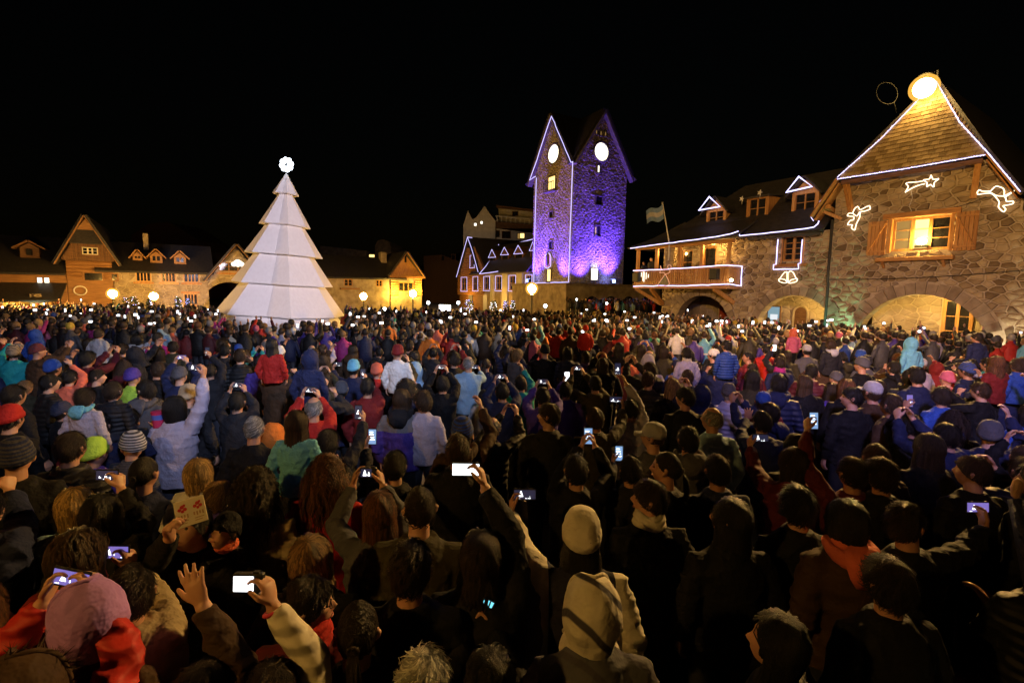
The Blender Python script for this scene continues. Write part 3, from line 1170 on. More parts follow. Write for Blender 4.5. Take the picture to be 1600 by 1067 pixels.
for x in (-9.56, -8.23, -6.75, -5.42, -3.98):
    w_ = 0.085 if x < -5.5 else 0.075
    MB().bbox(x - w_, x + w_, BY + 0.08, BY + 0.24, BZ0, 5.36).build("balcony_post", M['wood'], wing)
MB().bbox(BX0, -3.75, BY + 0.07, BY + 0.25, 5.28, 5.46).build("balcony_beam", M['woodh'], wing)
cs = MB()
rg = random.Random(4)
for k in range(8):
    z = 3.26 + k * 0.26
    rr_ = 0.25 + rg.uniform(-0.02, 0.02)
    cs.lathe([(rr_ * 0.93, z + 0.008), (rr_, z + 0.05), (rr_, z + 0.2), (rr_ * 0.93, z + 0.252)], 12, c=(-7.55, BY + 0.32, 0))
cs.build("stone_column", M['dressed'], wing)
window(wing, DOOR_B[0], DOOR_B[1], DOOR_B[2], DOOR_B[3], 0.10, 0.10, 1, 1, 0.12, 'wood', None, 0.04, "balcony_door")
window(wing, WIN_B[0], WIN_B[1], WIN_B[2], WIN_B[3], 0.10, 0.08, 1, 2, 0.12, 'wood', None, 0.04)
for a, b_ in (((-8.62, -0.05, 2.25), (-9.6, BY + 0.1, BZ0 - 0.16)), ((-8.5, -0.05, 2.25), (-8.5, BY + 0.1, BZ0 - 0.16)), ((-4.2, -0.05, 2.45), (-4.6, BY + 0.1, BZ0 - 0.16))):
    MB().beam(a, b_, 0.16, 0.18).build("balcony_bracket", M['wood'], wing)
MB().beam((-8.66, 1.8, 2.3), (-9.6, 1.8, BZ0 - 0.16), 0.16, 0.18).build("balcony_bracket", M['wood'], wing)
# ropes along the balcony
tp = []
for q in ((105, 722), (240, 716), (360, 709), (480, 702), (580, 694), (630, 691)):
    x, z = RB.px(*Z3(*q), BY - 0.1)
    tp.append(RB.w(x, BY - 0.1, z))
xa = RB.w(BX1 + 0.05, -0.06, BZ1 + 0.05)
tp.append(xa)
rope("light_string", tp, 0.024, 'string', "rope of white light along the top rail of the timber balcony", dense=0.25)
tp = []
for q in ((105, 808), (240, 806), (400, 806), (520, 801), (640, 795)):
    x, z = RB.px(*Z3(*q), BY - 0.08)
    tp.append(RB.w(x, BY - 0.08, z))
tp += [RB.w(BX1 + 0.05, -0.06, BZ0 + 0.02), RB.w(BX1 + 0.04, -0.07, (BZ0 + BZ1) / 2), xa + Vector((0, 0, -0.02))]
rope("light_string", tp, 0.024, 'string', "rope of white light under the balcony rising beside its wall end", dense=0.25)
# icicle lights
ic = MB()
for (a, b0, b1) in ((158, 325, 375), (178, 318, 420), (190, 320, 430), (212, 325, 400), (235, 345, 385)):
    x, z0_ = RB.px(*Z6(a, b0), BY - 0.06)
    _, z1_ = RB.px(*Z6(a, b1), BY - 0.06)
    ic.tube([RB.w(x, BY - 0.06, z0_), RB.w(x, BY - 0.06, z1_)], 0.017, 5)
tag(ic.build("icicle_lights", M['win_white']), "short hanging icicle lights on the balcony rail near its left end", "string lights")
x, z = RB.px(*Z6(1157, 412), BY - 0.1)
bl = thing("balcony_lamp", "small warm lamp at the right foot of the timber balcony rail", "lamp", RB.w(x, BY - 0.1, z), RB.rz)
MB().ball((0, 0, 0), 0.075, 12, 8).build("bulb", M['win_hot'], bl, True)
MB().box(-0.03, 0.03, 0.03, 0.1, -0.03, 0.1).build("holder", M['iron'], bl)
# loudspeakers hung on the rail
for (a, b0, c_, d_, lab) in ((88, 330, 150, 430, "black loudspeaker hung on the left end of the balcony rail"), (942, 285, 1025, 402, "black loudspeaker hung on the balcony rail near its right end")):
    x0, z1_ = RB.px(*Z6(a, b0), BY - 0.1)
    x1, z0_ = RB.px(*Z6(c_, d_), BY - 0.1)
    w_, h_ = x1 - x0, z1_ - z0_
    sp = thing("loudspeaker", lab, "loudspeaker", RB.w((x0 + x1) / 2, BY - 0.1, z0_), RB.rz, "loudspeakers on the balcony")
    MB().bbox(-w_ / 2, w_ / 2, -0.22, 0.03, 0, h_, 0.02).build("cabinet", M['black'], sp)
    MB().bbox(-w_ / 2 + 0.03, w_ / 2 - 0.03, -0.235, -0.219, 0.03, h_ - 0.03, 0.006).build("grille", M['iron'], sp)
    MB().beam((0, 0.03, h_ - 0.02), (0, 0.10, h_ + 0.06), 0.06, 0.03).build("hook", M['iron'], sp)
# angel of dim rope light hung on the balcony
ag = neon("angel_light", [[(425, 345), (340, 465), (465, 465), (425, 345)], [(370, 250), (372, 300), (360, 330), (398, 325), (425, 345), (472, 325), (472, 292), (490, 268), (478, 245), (452, 250), (455, 282), (420, 292), (386, 288), (370, 250)]],
          Z6, "dim pinkish angel figure with triangular robe hung on the balcony rail", "light decoration", BY - 0.25, 0.016, 'neon_dim')
c = ag.location
tri = [RB.px(*Z6(*q), BY - 0.24) for q in ((345, 462), (463, 462), (425, 350))]
lc = RB.i @ c
MB().prism([(x - lc.x, z - lc.z) for x, z in tri], 0.0, 0.012).build("robe_panel", M['metal'], ag)
# arcade rooms of the wing
arc = MB()
arc.box(-8.2, -0.2, 3.0, 3.3, 0, 3.2)
arc.box(-8.2, -0.1, 0.53, 3.0, 3.02, 3.15)
arc.build("arcade_wall", M['mortar'], wing)
arc = MB()
arc.box(-4.2, -3.7, 0.53, 3.0, 0, 3.02)
arc.build("arcade_pier", M['stone_mass'], wing)
cl = stone_cells(-3.7, -0.2, 0.3, 3.0, 0.42, 0.28, (), (), seed=31) + stone_cells(-8.2, -4.2, 0.3, 3.0, 0.42, 0.28, (), (), seed=33)
am = MB()
for c_ in cl:
    add_stone(am, c_, 3.0, 0.03, 0.014)
o = am.build("arcade_stonework", M['stone_mass'], wing)
o["kind"] = "stuff"


def round_door(x0, x1, z1, y, mat, name, frame_mat):
    m = (x0 + x1) / 2
    h = (x1 - x0) / 2
    pts = [(x0, 0.02), (x1, 0.02)] + [(m + h * math.cos(a), z1 - h + h * math.sin(a)) for a in np.linspace(0, math.pi, 11)]
    d = MB().prism(pts, y - 0.03, y + 0.02).build(name, M[mat], wing)
    ring = [(m + (h + 0.06) * math.cos(a), y - 0.03, z1 - h + (h + 0.06) * math.sin(a)) for a in np.linspace(0, math.pi, 11)]
    MB().tube([(x1 + 0.06, y - 0.03, 0)] + ring + [(x0 - 0.06, y - 0.03, 0)], 0.07, 6).build("door_frame", M[frame_mat], d)
    return d


M['red_door'] = surf("red_door", [(0.3, (0.22, 0.035, 0.02)), (0.7, (0.32, 0.06, 0.035))], 3, 0.5, 0.2, 0.01, (6, 6, 1))
ax_ = [RB.px(q, 480, 2.94)[0] for q in (1243, 1262, 1125, 1141)]
round_door(ax_[0], ax_[1], RB.px(1253, 480, 2.94)[1], 2.94, 'darkwood', "arched_door", 'dressed')
round_door(ax_[2], ax_[3], RB.px(1132, 473, 2.94)[1], 2.94, 'red_door', "arched_door", 'dressed')
point("arcade_lamp", RB.w(-1.1, 1.4, 2.65), 260, (1.0, 0.62, 0.16), 0.1)
MB().lathe([(0.04, 0.12), (0.12, 0.06), (0.13, 0.0)], 12, c=(-1.1, 1.4, 2.88)).build("ceiling_lamp", M['iron'], wing, True)
# lit poster case at the left side of the nearer arch
pc = thing("poster_case", "tall lit poster case standing at the left side of the lamp lit arch", "poster case", RB.w(-2.62, 0.75, 0), RB.rz)
MB().bbox(-0.32, 0.32, 0, 0.1, 0.5, 2.35, 0.02).build("case_frame", M['darkwood'], pc)
M['poster_lit'] = emit("poster_lit", (0.35, 0.62, 0.75), 0.55, False)
M['poster_white'] = emit("poster_white", (0.9, 0.95, 1.0), 0.9, False)
pm = MB()
pm.box(-0.27, 0.27, -0.006, -0.002, 0.85, 2.3, 0)
pm.box(-0.24, 0.24, -0.010, -0.007, 0.55, 0.82, 1)
pm.box(-0.15, 0.2, -0.011, -0.0075, 1.7, 1.95, 1)
pm.build("poster", [M['poster_lit'], M['poster_white']], pc)
# flagpole leaning out from the balcony with a hanging flag
a = at_depth(*Z3(305, 570), RB.w(-7.4, BY - 0.2, 0).y)
b_ = at_depth(*Z3(268, 345), RB.w(-7.4, BY - 0.8, 0).y)
fpole = thing("flagpole", "slim white flagpole leaning out from the balcony roof", "flagpole", a)
MB().tube([(0, 0, -0.9), (0, 0, 0), b_ - a], [0.04, 0.036, 0.022], 8).build("pole", M['tree_hem'], fpole, True)
MB().ball(b_ - a, 0.05, 10, 6).build("finial", M['metal'], fpole, True)
M['flag'] = None
m, nt, bs = new_mat("flag_cloth")
v = coords(nt, (1, 1, 1), "UV")
sx = nt.nodes.new("ShaderNodeSeparateXYZ")
nt.links.new(v, sx.inputs[0])
c_ = ramp(nt, sx.outputs[1], [(0.32, (0.15, 0.24, 0.42)), (0.35, (0.4, 0.4, 0.42)), (0.65, (0.4, 0.4, 0.42)), (0.68, (0.15, 0.24, 0.42))])
nt.links.new(c_, bs.inputs["Base Color"])
bs.inputs["Roughness"].default_value = 0.8
M['flag'] = m
fv, ff, uv = [], [], []
top = at_depth(*Z3(268, 350), b_.y)
for i in range(15):
    for j in range(9):
        s, t = i / 14, j / 8
        q = at_depth(*Z3(268 - 92 * s + 6 * t, 352 + 80 * t + 42 * s - 10 * s * t + 10 * math.sin(s * 6)), b_.y + 0.14 * math.sin(s * 9 + t * 2) * s + 0.1 * s)
        fv.append(q - top)
        uv.append((s, t))
for i in range(14):
    for j in range(8):
        ff.append((i * 9 + j, i * 9 + j + 1, (i + 1) * 9 + j + 1, (i + 1) * 9 + j))
fm = MB().add(fv, ff).mesh("flag", M['flag'], True)
ul = fm.uv_layers.new(name="UVMap")
for p in fm.polygons:
    for li in p.loop_indices:
        ul.data[li].uv = uv[fm.loops[li].vertex_index]
fo = link(bpy.data.objects.new("flag", fm))
fo.location = top
tag(fo, "pale blue and white flag fluttering from the leaning pole", "flag")
# floodlights at the foot of the facade: greenish between the arches, white at the right
for x, col_, pw, lab in ((0.72, (0.30, 1.0, 0.55), 420, "small greenish uplight at the foot of the pier between the arches"), (5.75, (1.0, 0.86, 0.55), 330, "small white uplight at the foot of the wall right of the wide arch")):
    ft = thing("uplight", lab, "uplight", RB.w(x, -0.75, 0.0), RB.rz)
    MB().bbox(-0.14, 0.14, -0.09, 0.09, 0.0, 0.16, 0.02).build("housing", M['black'], ft)
    MB().box(-0.11, 0.11, -0.06, 0.06, 0.161, 0.168).build("lens", M['white_led'], ft)
    spot("uplight_beam", RB.w(x, -0.75, 0.2), RB.w(x, 0.0, 2.2), pw, col_, 75, 0.8, 0.06)

# ================================================================== white folded tree
TD = 30.0
tb = at_depth(438, 500, TD)
TX = tb.x + 0.12
tree = thing("folded_white_tree", "tall white folded paper-like Christmas tree with six tiers and a glowing flower on top", "christmas tree", (TX, TD, 0.0))
tree.rotation_euler = (0, R(3.3), 0)
base_half = []
# (angle, fold depth): the photograph shows folds at these bearings; the hidden half carries on the same way
FOLD = [(-8, 1.0), (38, 0.97), (84, 1.0), (107, 0.80), (137, 1.03), (182, 0.98), (222, 0.86), (262, 1.0), (308, 0.88)]
# tier: (top z, bottom z, top radius, bottom radius)
PX = 755.0 / TD
tiers_px = [(270, 303, 0.0, 18.5), (302, 352, 9.0, 36.5), (349, 398, 25.0, 56.0), (396, 443, 41.0, 73.0), (441, 489, 58.0, 93.0), (487, 526, 78.0, 98.0)]


def tree_z(y):
    return at_depth(440, y, TD).z


th = 0.03
for k, (yt, yb, rt, rb) in enumerate(tiers_px):
    zt, zb = tree_z(yt), tree_z(yb)
    if k == 5:
        zb = 0.05
        rb = 78 + (98 - 78) * (tree_z(487) - 0.05) / (tree_z(487) - tree_z(515))
    rt, rb = rt / PX, rb / PX
    n = len(FOLD)

    def vert(a, q, r_, z):
        # bearings: 90 degrees faces the middle of the plaza
        t = R(a - 25.5)
        return Vector((r_ * q * math.cos(t), -r_ * q * math.sin(t), z))
    for i in range(n):
        a0, q0 = FOLD[i]
        a1, q1 = FOLD[(i + 1) % n]
        if a1 < a0:
            a1 += 360
        g_ = 0.25
        p = [vert(a0, q0, rb, zb), vert(a1, q1, rb, zb), vert(a1, q1, max(rt, 0.02), zt), vert(a0, q0, max(rt, 0.02), zt)]
        mb = MB()
        mb.slab(p if True else p[::-1], -th)
        o = mb.build("tier_panel", M['tree_panel'], tree)
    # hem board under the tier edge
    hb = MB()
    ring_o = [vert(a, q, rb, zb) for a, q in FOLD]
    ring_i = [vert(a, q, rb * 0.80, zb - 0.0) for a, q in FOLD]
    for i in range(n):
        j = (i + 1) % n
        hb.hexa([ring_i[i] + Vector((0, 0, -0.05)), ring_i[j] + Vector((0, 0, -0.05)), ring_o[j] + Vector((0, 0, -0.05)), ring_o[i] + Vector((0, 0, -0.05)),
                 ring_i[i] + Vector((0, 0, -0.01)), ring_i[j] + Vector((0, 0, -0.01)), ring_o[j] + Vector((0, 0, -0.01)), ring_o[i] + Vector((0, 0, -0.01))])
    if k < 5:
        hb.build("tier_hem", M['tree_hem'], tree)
zt = tree_z(270)
MB().tube([(0, 0, zt - 0.3), (0, 0, zt + 0.25)], 0.03, 8).build("topper_rod", M['metal'], tree, True)
tp = MB()
cz = tree_z(257)
for k in range(8):
    a = 2 * math.pi * k / 8 + 0.2
    tp.ball((0.29 * math.cos(a), 0, cz + 0.29 * math.sin(a)), 0.145, 12, 8, sc=(1, 0.6, 1))
tp.tube([(0.2 * math.cos(a), -0.02, cz + 0.2 * math.sin(a)) for a in np.linspace(0, 2 * math.pi, 17)[:-1]], 0.09, 8, closed=True)
tp.build("flower_topper", M['topper'], tree, True)
MB().ball((0, 0, cz), 0.055, 8, 6).build("topper_hub", M['iron'], tree, True)

# ================================================================== clock tower
E1 = Vector((math.cos(R(30)), math.sin(R(30)), 0))       # along the right face
E2 = Vector((-math.sin(R(30)), math.cos(R(30)), 0))      # along the left face, going back
PN = at_depth(890.5, 440, 52.0)
PN.z = 0
TW = 7.5
TF = Frame(PN, R(30))                                     # x along the right face, y into the tower


def z_at(px_, py_, depth):
    return at_depth(px_, py_, depth).z


tower = thing("clock_tower", "tall stone clock tower with four gables and two glowing clock faces, lit blue from below", "clock tower", PN, R(30))
Z0T = z_at(890, 443, 52)
ZE = z_at(893, 257, 52)          # valley at the near corner
ZA = z_at(947, 176, 54.0)        # gable tips
core = MB()
core.box(0, TW, 0, TW, 0.0, ZE)
for (a, b, c) in (((0, 0), (TW, 0), (TW / 2, 0)), ((TW, TW), (0, TW), (TW / 2, TW)), ((0, TW), (0, 0), (0, TW / 2)), ((TW, 0), (TW, TW), (TW, TW / 2))):
    core.add([(a[0], a[1], ZE), (b[0], b[1], ZE), (c[0], c[1], ZA - 0.35), (TW / 2, TW / 2, ZE), (TW / 2, TW / 2, ZA - 0.5)], [(0, 1, 2), (1, 3, 4, 2), (3, 0, 2, 4)])
core.build("wall", M['mortar'], tower)
# each face: rough stones as one joined relief
for side, seed_ in (("right", 41), ("left", 43)):
    cl = stone_cells(0, TW, Z0T, ZA, 0.52, 0.27, (), (), top=[((-(ZA - ZE), TW / 2), TW / 2 * ZE), (((ZA - ZE), TW / 2), TW / 2 * ZE + (ZA - ZE) * TW)], seed=seed_)
    mb = MB()
    rg = random.Random(seed_)
    for c in cl:
        add_stone(mb, c, 0.0, 0.09, 0.03, rg)
    o = mb.build("stone_face", M['tower_stone'], tower)
    o["kind"] = "stuff"
    if side == "left":
        o.rotation_euler = (0, 0, -math.pi / 2)
        o.location = (0, TW, 0)
rf = MB()
ov, oc, zt_ = 0.55, 0.62, ZA + 0.1
ctr = Vector((TW / 2, TW / 2, ZA + 0.1))
mids = [Vector((TW / 2, -ov, zt_)), Vector((TW + ov, TW / 2, zt_)), Vector((TW / 2, TW + ov, zt_)), Vector((-ov, TW / 2, zt_))]
k_ = (ZA - ZE) / (TW / 2)


def crn(x, y, o):
    return Vector((x + (o if x > 0 else -o), y + (o if y > 0 else -o), ZE + 0.12 - k_ * o))


cs_ = [crn(0, 0, 0.05), crn(TW, 0, oc), crn(TW, TW, oc), crn(0, TW, oc)]
for i in range(4):
    a, b, m = cs_[i], cs_[(i + 1) % 4], mids[i]
    # eave tips: at the outer corners both rakes run out past the wall
    rf.slab([a, m, ctr][::-1], 0.28)
    rf.slab([m, b, ctr][::-1], 0.28)
# the rake boards that run down past the wall at the outer corners
rf.build("roof", M['roof'], tower)
vg = MB()
for i in range(4):
    a, b, m = cs_[i], cs_[(i + 1) % 4], mids[i]
    out = (mids[i] - ctr)
    out.normalize()
    sh = out * 0.02
    fa = Vector((a.x, a.y, a.z)) + out * (max(0, (m - a).dot(out)))
    fb = b + out * (max(0, (m - b).dot(out)))
    vg.slab([fa, m, m - out * 0.6, fa - out * 0.6], 0.2) if i in (0, 3) else None
    vg.slab([m, fb, fb - out * 0.6, m - out * 0.6], 0.2) if i in (0, 3) else None
M['verge'] = surf("verge_stone", [(0.3, (0.10, 0.09, 0.085)), (0.7, (0.19, 0.17, 0.16))], 3, 0.85, 0.4, 0.02)
vg.build("verge", M['verge'], tower)


def on_face(side, x, y):
    """pixel -> coordinates along the right face (0) or the left face (1): x from its own left edge, z."""
    if side == 0:
        return TF.px(x, y, 0.0)
    fr = Frame(TF.w(0, TW, 0), R(30 - 90))
    return fr.px(x, y, 0.0)


def face_root(o, side):
    if side == 1:
        o.rotation_euler = (0, 0, -math.pi / 2)
        o.location = (0, TW, 0)
    return o


for side, (cx_, cy_, hh) in ((0, (938.5, 238, 14.2)), (1, (866.5, 241, 14.2))):
    x, z = on_face(side, cx_, cy_)
    rr_ = (on_face(side, cx_, cy_ - hh)[1] - on_face(side, cx_, cy_ + hh)[1]) / 2
    d = MB()
    ring = [(x + rr_ * math.cos(a), z + rr_ * math.sin(a)) for a in np.linspace(0, 2 * math.pi, 33)[:-1]]
    d.prism(ring, -0.16, -0.06)
    face = face_root(d.build("clock_face", M['clock'], tower), side)
    t = MB().tube([(px_, -0.12, pz_) for px_, pz_ in [(x + (rr_ + 0.06) * math.cos(a), z + (rr_ + 0.06) * math.sin(a)) for a in np.linspace(0, 2 * math.pi, 33)[:-1]]], 0.10, 6, closed=True)
    face_root(t.build("clock_rim", M['verge'], tower), side)
    hd = MB()
    hd.beam((x, -0.19, z), (x + 0.12, -0.19, z + rr_ * 0.8), 0.02, 0.07, up=(0, 1, 0))
    hd.beam((x, -0.21, z), (x - 0.30, -0.21, z - rr_ * 0.4), 0.02, 0.09, up=(0, 1, 0))
    for k in range(12):
        a = k * math.pi / 6
        hd.beam((x + rr_ * 0.82 * math.cos(a), -0.175, z + rr_ * 0.82 * math.sin(a)), (x + rr_ * 0.94 * math.cos(a), -0.175, z + rr_ * 0.94 * math.sin(a)), 0.02, 0.05, up=(0, 1, 0))
    M.setdefault('clock_hand', surf("clock_hand", [(0.3, (0.25, 0.2, 0.12)), (0.7, (0.35, 0.3, 0.2))], 5, 0.6, 0.1, 0.01))
    face_root(hd.build("clock_hands", M['clock_hand'], tower), side)


def tower_slot(side, x0, y0, x1, y1, mat, name="window", arch=False, frame=None, deep=True):
    xa, za = on_face(side, x0, y1)
    xb, zb = on_face(side, x1, y0)
    w = MB()
    w.box(xa, xb, -0.11, -0.02, za, zb)
    o = face_root(w.build(name, M[frame or 'darkwood'], tower), side)
    f = MB()
    m_ = min(0.06, (xb - xa) * 0.2)
    if frame != 'none':
        f.box(xa - 0.10, xa, -0.16, 0.0, za - 0.02, zb + 0.12)
        f.box(xb, xb + 0.10, -0.16, 0.0, za - 0.02, zb + 0.12)
        f.box(xa, xb, -0.16, 0.0, zb, zb + 0.12)
        f.box(xa - 0.12, xb + 0.12, -0.22, 0.0, za - 0.14, za - 0.02)
        face_root(f.build("window_surround", M['verge'], tower), side)
    p = MB().box(xa + m_, xb - m_, -0.125, -0.112, za + m_, zb - m_).build("pane", M[mat], o)
    return o


tower_slot(0, 932.5, 259, 936, 270, 'win_white')
for k, (x, y) in enumerate(((931, 207), (938, 209), (945, 210))):
    tower_slot(0, x - 1, y - 3, x + 1, y + 3, 'win_dim', frame='darkwood')
tower_slot(0, 930, 308, 940, 320, 'glass')
tower_slot(0, 928.5, 354, 937, 369, 'glass')
tower_slot(0, 928.8, 355, 930.6, 367, 'win_warm', frame='darkwood')
tower_slot(0, 922, 419, 933.5, 438, 'win_white', "doorway")
tower_slot(1, 858, 274, 869, 298, 'win_warm', "balcony_window")
xa, za = on_face(1, 855, 300)
xb, _ = on_face(1, 871, 300)
face_root(MB().box(xa, xb, -0.6, 0, za - 0.25, za - 0.05).build("balcony_slab", M['verge'], tower), 1)
rl_ = MB()
for x in np.linspace(xa + 0.05, xb - 0.05, 7):
    rl_.box(x - 0.025, x + 0.025, -0.56, -0.52, za - 0.05, za + 0.75)
rl_.box(xa, xb, -0.58, -0.5, za + 0.75, za + 0.82)
face_root(rl_.build("balcony_rail", M['iron'], tower), 1)
tower_slot(1, 860, 330, 865, 341, 'glass')
tower_slot(1, 859, 377, 864, 390, 'glass')
tower_slot(1, 856, 420, 862, 440, 'win_warm', "doorway")
# lit niche with a small statue
xa, za = on_face(1, 852.5, 420)
xb, zb = on_face(1, 863, 395)
m_ = (xa + xb) / 2
h_ = (xb - xa) / 2
nic = [(xa, za + 0.25), (m_, za), (xb, za + 0.25)] + [(m_ + h_ * math.cos(a), zb - h_ + h_ * math.sin(a)) for a in np.linspace(0, math.pi, 9)]
M['niche'] = surf("niche_plaster", [(0.3, (0.36, 0.25, 0.10)), (0.7, (0.5, 0.36, 0.16))], 4, 0.8, 0.2, 0.01)
face_root(MB().prism(nic, -0.14, -0.02).build("niche", M['niche'], tower), 1)
face_root(MB().lathe([(0.12, 0), (0.22, 0.3), (0.16, 0.75), (0.22, 1.05), (0.10, 1.22), (0.13, 1.38), (0.09, 1.52), (0.02, 1.56)], 10, c=(m_, -0.24, za + 0.3)).build("niche_statue", M['verge'], tower, True), 1)
fr_ = Frame(TF.w(0, TW, 0), R(-60))
rope("light_string", [fr_.w(x, -0.18, z) for x, z in nic], 0.042, 'string_far', "rope of white light round the arched statue niche low on the tower", closed=True)


def tower_line(pts, side=1, off=-0.6):
    out = []
    fr = TF if side == 0 else fr_
    for (x, y, o) in pts:
        lx, lz = fr.px(x, y, o)
        out.append(fr.w(lx, o, lz))
    return out


rope("light_string", tower_line([(837, 276, -0.4), (834, 277.5, -0.5), (827.5, 282, -0.6), (839, 250, -0.6), (850, 215, -0.62), (861.5, 182, -0.62), (867, 193, -0.62), (868, 197, -0.62), (880, 225, -0.62), (892, 254, -0.62), (895, 253, -0.6)]),
     0.042, 'string_far', "rope of white light outlining the left gable of the clock tower", dense=0.8)
rope("light_string", tower_line([(895, 253, -0.20), (893.5, 290, -0.16), (891, 360, -0.16), (888.5, 441, -0.18), (860, 441.5, -0.18), (835, 442.5, -0.18)]), 0.042, 'string_far', "rope of white light down the near corner of the tower and along its foot", dense=0.8)
rope("light_string", tower_line([(838, 278, -0.14), (836.5, 330, -0.14), (834.5, 400, -0.14), (834, 441, -0.14)]), 0.04, 'string_far', "rope of white light down the left edge of the clock tower", dense=0.8)
# blue floodlights on the ledge of each face
BLUE = (0.12, 0.045, 1.0)
for side, (x, y), aim, pw in ((0, (944, 431), 0.0, 17000), (1, (842, 433), 0.0, 17000)):
    lx, lz = on_face(side, x, y)
    fr = TF if side == 0 else fr_
    q = fr.w(lx, -1.5, Z0T + 0.1)
    ft = thing("blue_floodlight", "blue floodlight on the ledge " + ("under the wide right face of the clock tower" if side == 0 else "under the narrow left face of the clock tower"), "floodlight", q, fr.rz)
    MB().bbox(-0.28, 0.28, -0.12, 0.16, 0.0, 0.42, 0.04).build("housing", M['black'], ft)
    MB().box(-0.22, 0.22, -0.132, -0.122, 0.06, 0.36).build("lens", M['blue_led'], ft)
    MB().box(-0.25, 0.25, -0.10, 0.14, 0.425, 0.435).build("top_lens", M['blue_led'], ft)
    for dx, hh_, kk_ in ((-3.2, 2.5, 0.4), (0.6, 3.0, 0.45), (-0.8, 7.5, 0.7)):
        spot("blue_beam", fr.w(lx + dx * (1 if side == 0 else -1.5), -1.8, Z0T + 0.65), fr.w(lx + (dx - 0.4) * (1 if side == 0 else -1.5), 0.0, Z0T + hh_), pw * kk_, BLUE, 88, 1.0, 0.15)
    point("blue_spill", fr.w(lx, -0.8, Z0T + 0.75), 60, (0.2, 0.25, 1.0), 0.1)
point("doorway_lamp", TF.w(on_face(0, 927, 425)[0] + 0.1, -0.5, Z0T + 1.9), 40, (0.95, 0.97, 1.0), 0.1)
# lower gallery the tower rises from, with the ledge and a terrace in front
gal = thing("tower_gallery", "dark stone gallery and ledge at the foot of the clock tower", "gallery", TF.w(0, 0, 0), R(30))
gm = MB()
gm.box(-1.9, 11.5, -1.95, -0.15, 0, Z0T - 0.28)
gm.build("wall", M['stone_mass'], gal)
MB().box(-2.0, 11.6, -2.08, -0.14, Z0T - 0.28, Z0T - 0.02).build("ledge", M['dressed'], gal)
gm = MB()
gm.box(-1.9, -0.15, -0.14, 9.0, 0, Z0T - 0.28)
gm.build("side_wall", M['stone_mass'], gal)
MB().box(-2.05, -0.14, -0.13, 9.0, Z0T - 0.28, Z0T - 0.02).build("side_ledge", M['dressed'], gal)
for k in range(4):
    x = 0.6 + k * 2.6
    pts = [(x, 0.0), (x + 1.7, 0.0)] + [(x + 0.85 + 0.85 * math.cos(a), 1.6 + 0.85 * math.sin(a)) for a in np.linspace(0, math.pi, 9)]
    MB().prism(pts, -2.0, -1.955).build("archway", M['glass'], gal)
q0 = TF.w(-1.95, 0, 0)
tr = MB()
tr.box(-2.5, 14, -9.0, -2.1, 0.0, 0.42)
tr.box(-2.5, 14, -9.4, -9.0, 0.0, 0.28)
tr.box(-2.5, 14, -9.8, -9.4, 0.0, 0.14)
o = tr.build("terrace", M['paving'])
o.location = PN
o.rotation_euler = (0, 0, R(30))
tag(o, kind='structure')

# ================================================================== building left of the tower, outlined in lights
CF = Frame(TF.w(-0.4, TW + 0.2, 0), R(-60))               # facade runs on from the tower's left face; x to the right (negative = further left)
cb = thing("outlined_building", "log gabled building with long dormered roof outlined in white lights, left of the clock tower", "building", CF.o, CF.rz)
gx0 = CF.px(717, 450)[0]
gx1 = CF.px(757, 450)[0]
ze_g = CF.px(714, 430, -0.6)[1]
za_g = CF.px(730, 371, -0.6)[1]
ze = CF.px(762, 427, -0.4)[1]
gm_ = (CF.px(716, 430)[0] + CF.px(757, 425)[0]) / 2 - 0.1
core = MB()
wins = []
for (a, b0, c, d) in ((736, 400, 742, 417), (722, 434, 730.5, 454), (740.5, 433, 747.5, 453.5)):
    xa, zb = CF.px(a, b0)
    xb, za = CF.px(c, d)
    wins.append((xa, xb, za, zb))
wing_w = []
for (a, b0, c, d) in ((757.5, 431, 766, 451), (776, 429, 785, 450), (797, 426, 806.5, 448.5), (823, 424, 832, 447)):
    xa, zb = CF.px(a, b0)
    xb, za = CF.px(c, d)
    wing_w.append((xa, xb, 2.95, 4.75))
wall_core(core, [gx1, 0.0], 0, lambda x: ze, 0.0, 0.4, wing_w)
core.build("wall", M['stone_mass'], cb)
lg = MB()
nlog = 26
for k in range(nlog):
    z = 2.3 + k * 0.27
    half = (gx1 - gx0) / 2
    if z > ze_g + 0.3:
        half = max(0.05, half * (1 - (z - ze_g - 0.3) / (za_g - ze_g - 0.3)))
    segs = [(gm_ - half, gm_ + half)]
    for (xa, xb, za, zb) in wins:
        if za < z < zb:
            ns = []
            for (s0, s1) in segs:
                if xb <= s0 or xa >= s1:
                    ns.append((s0, s1))
                else:
                    if xa > s0:
                        ns.append((s0, xa))
                    if xb < s1:
                        ns.append((xb, s1))
            segs = ns
    for s0, s1 in segs:
        if s1 - s0 > 0.05:
            lg.tube([(s0, 0.0, z), (s1, 0.0, z)], 0.15, 8)
lo = lg.build("log_wall", M['wood'], cb)
lo["kind"] = "stuff"
gb = MB()
gb.box(gx0, gx1 - 0.01, 0.12, 0.5, 0, 2.3)
gb.prism([(gx0, 2.3), (gx1 - 0.01, 2.3), (gx1 - 0.01, ze_g), (gm_, za_g - 0.5), (gx0, ze_g)], 0.16, 0.5)
gb.build("gable_wall", M['log'], cb)
for (xa, xb, za, zb) in wins + wing_w:
    window(cb, xa, xb, za, zb, -0.04, 0.08, 2, 2, 0.12, 'wood', None, 0.04)
rr = MB()
gxl = CF.px(713.5, 433, -0.6)[0]
gxr = 2 * gm_ - gxl
rr.slab([(gxl, -0.7, ze_g), (gm_, -0.7, za_g), (gm_, 9, za_g), (gxl, 9, ze_g)][::-1], 0.15)
rr.slab([(gxr, -0.7, ze_g), (gm_, -0.7, za_g), (gm_, 9, za_g), (gxr, 9, ze_g)], 0.15)
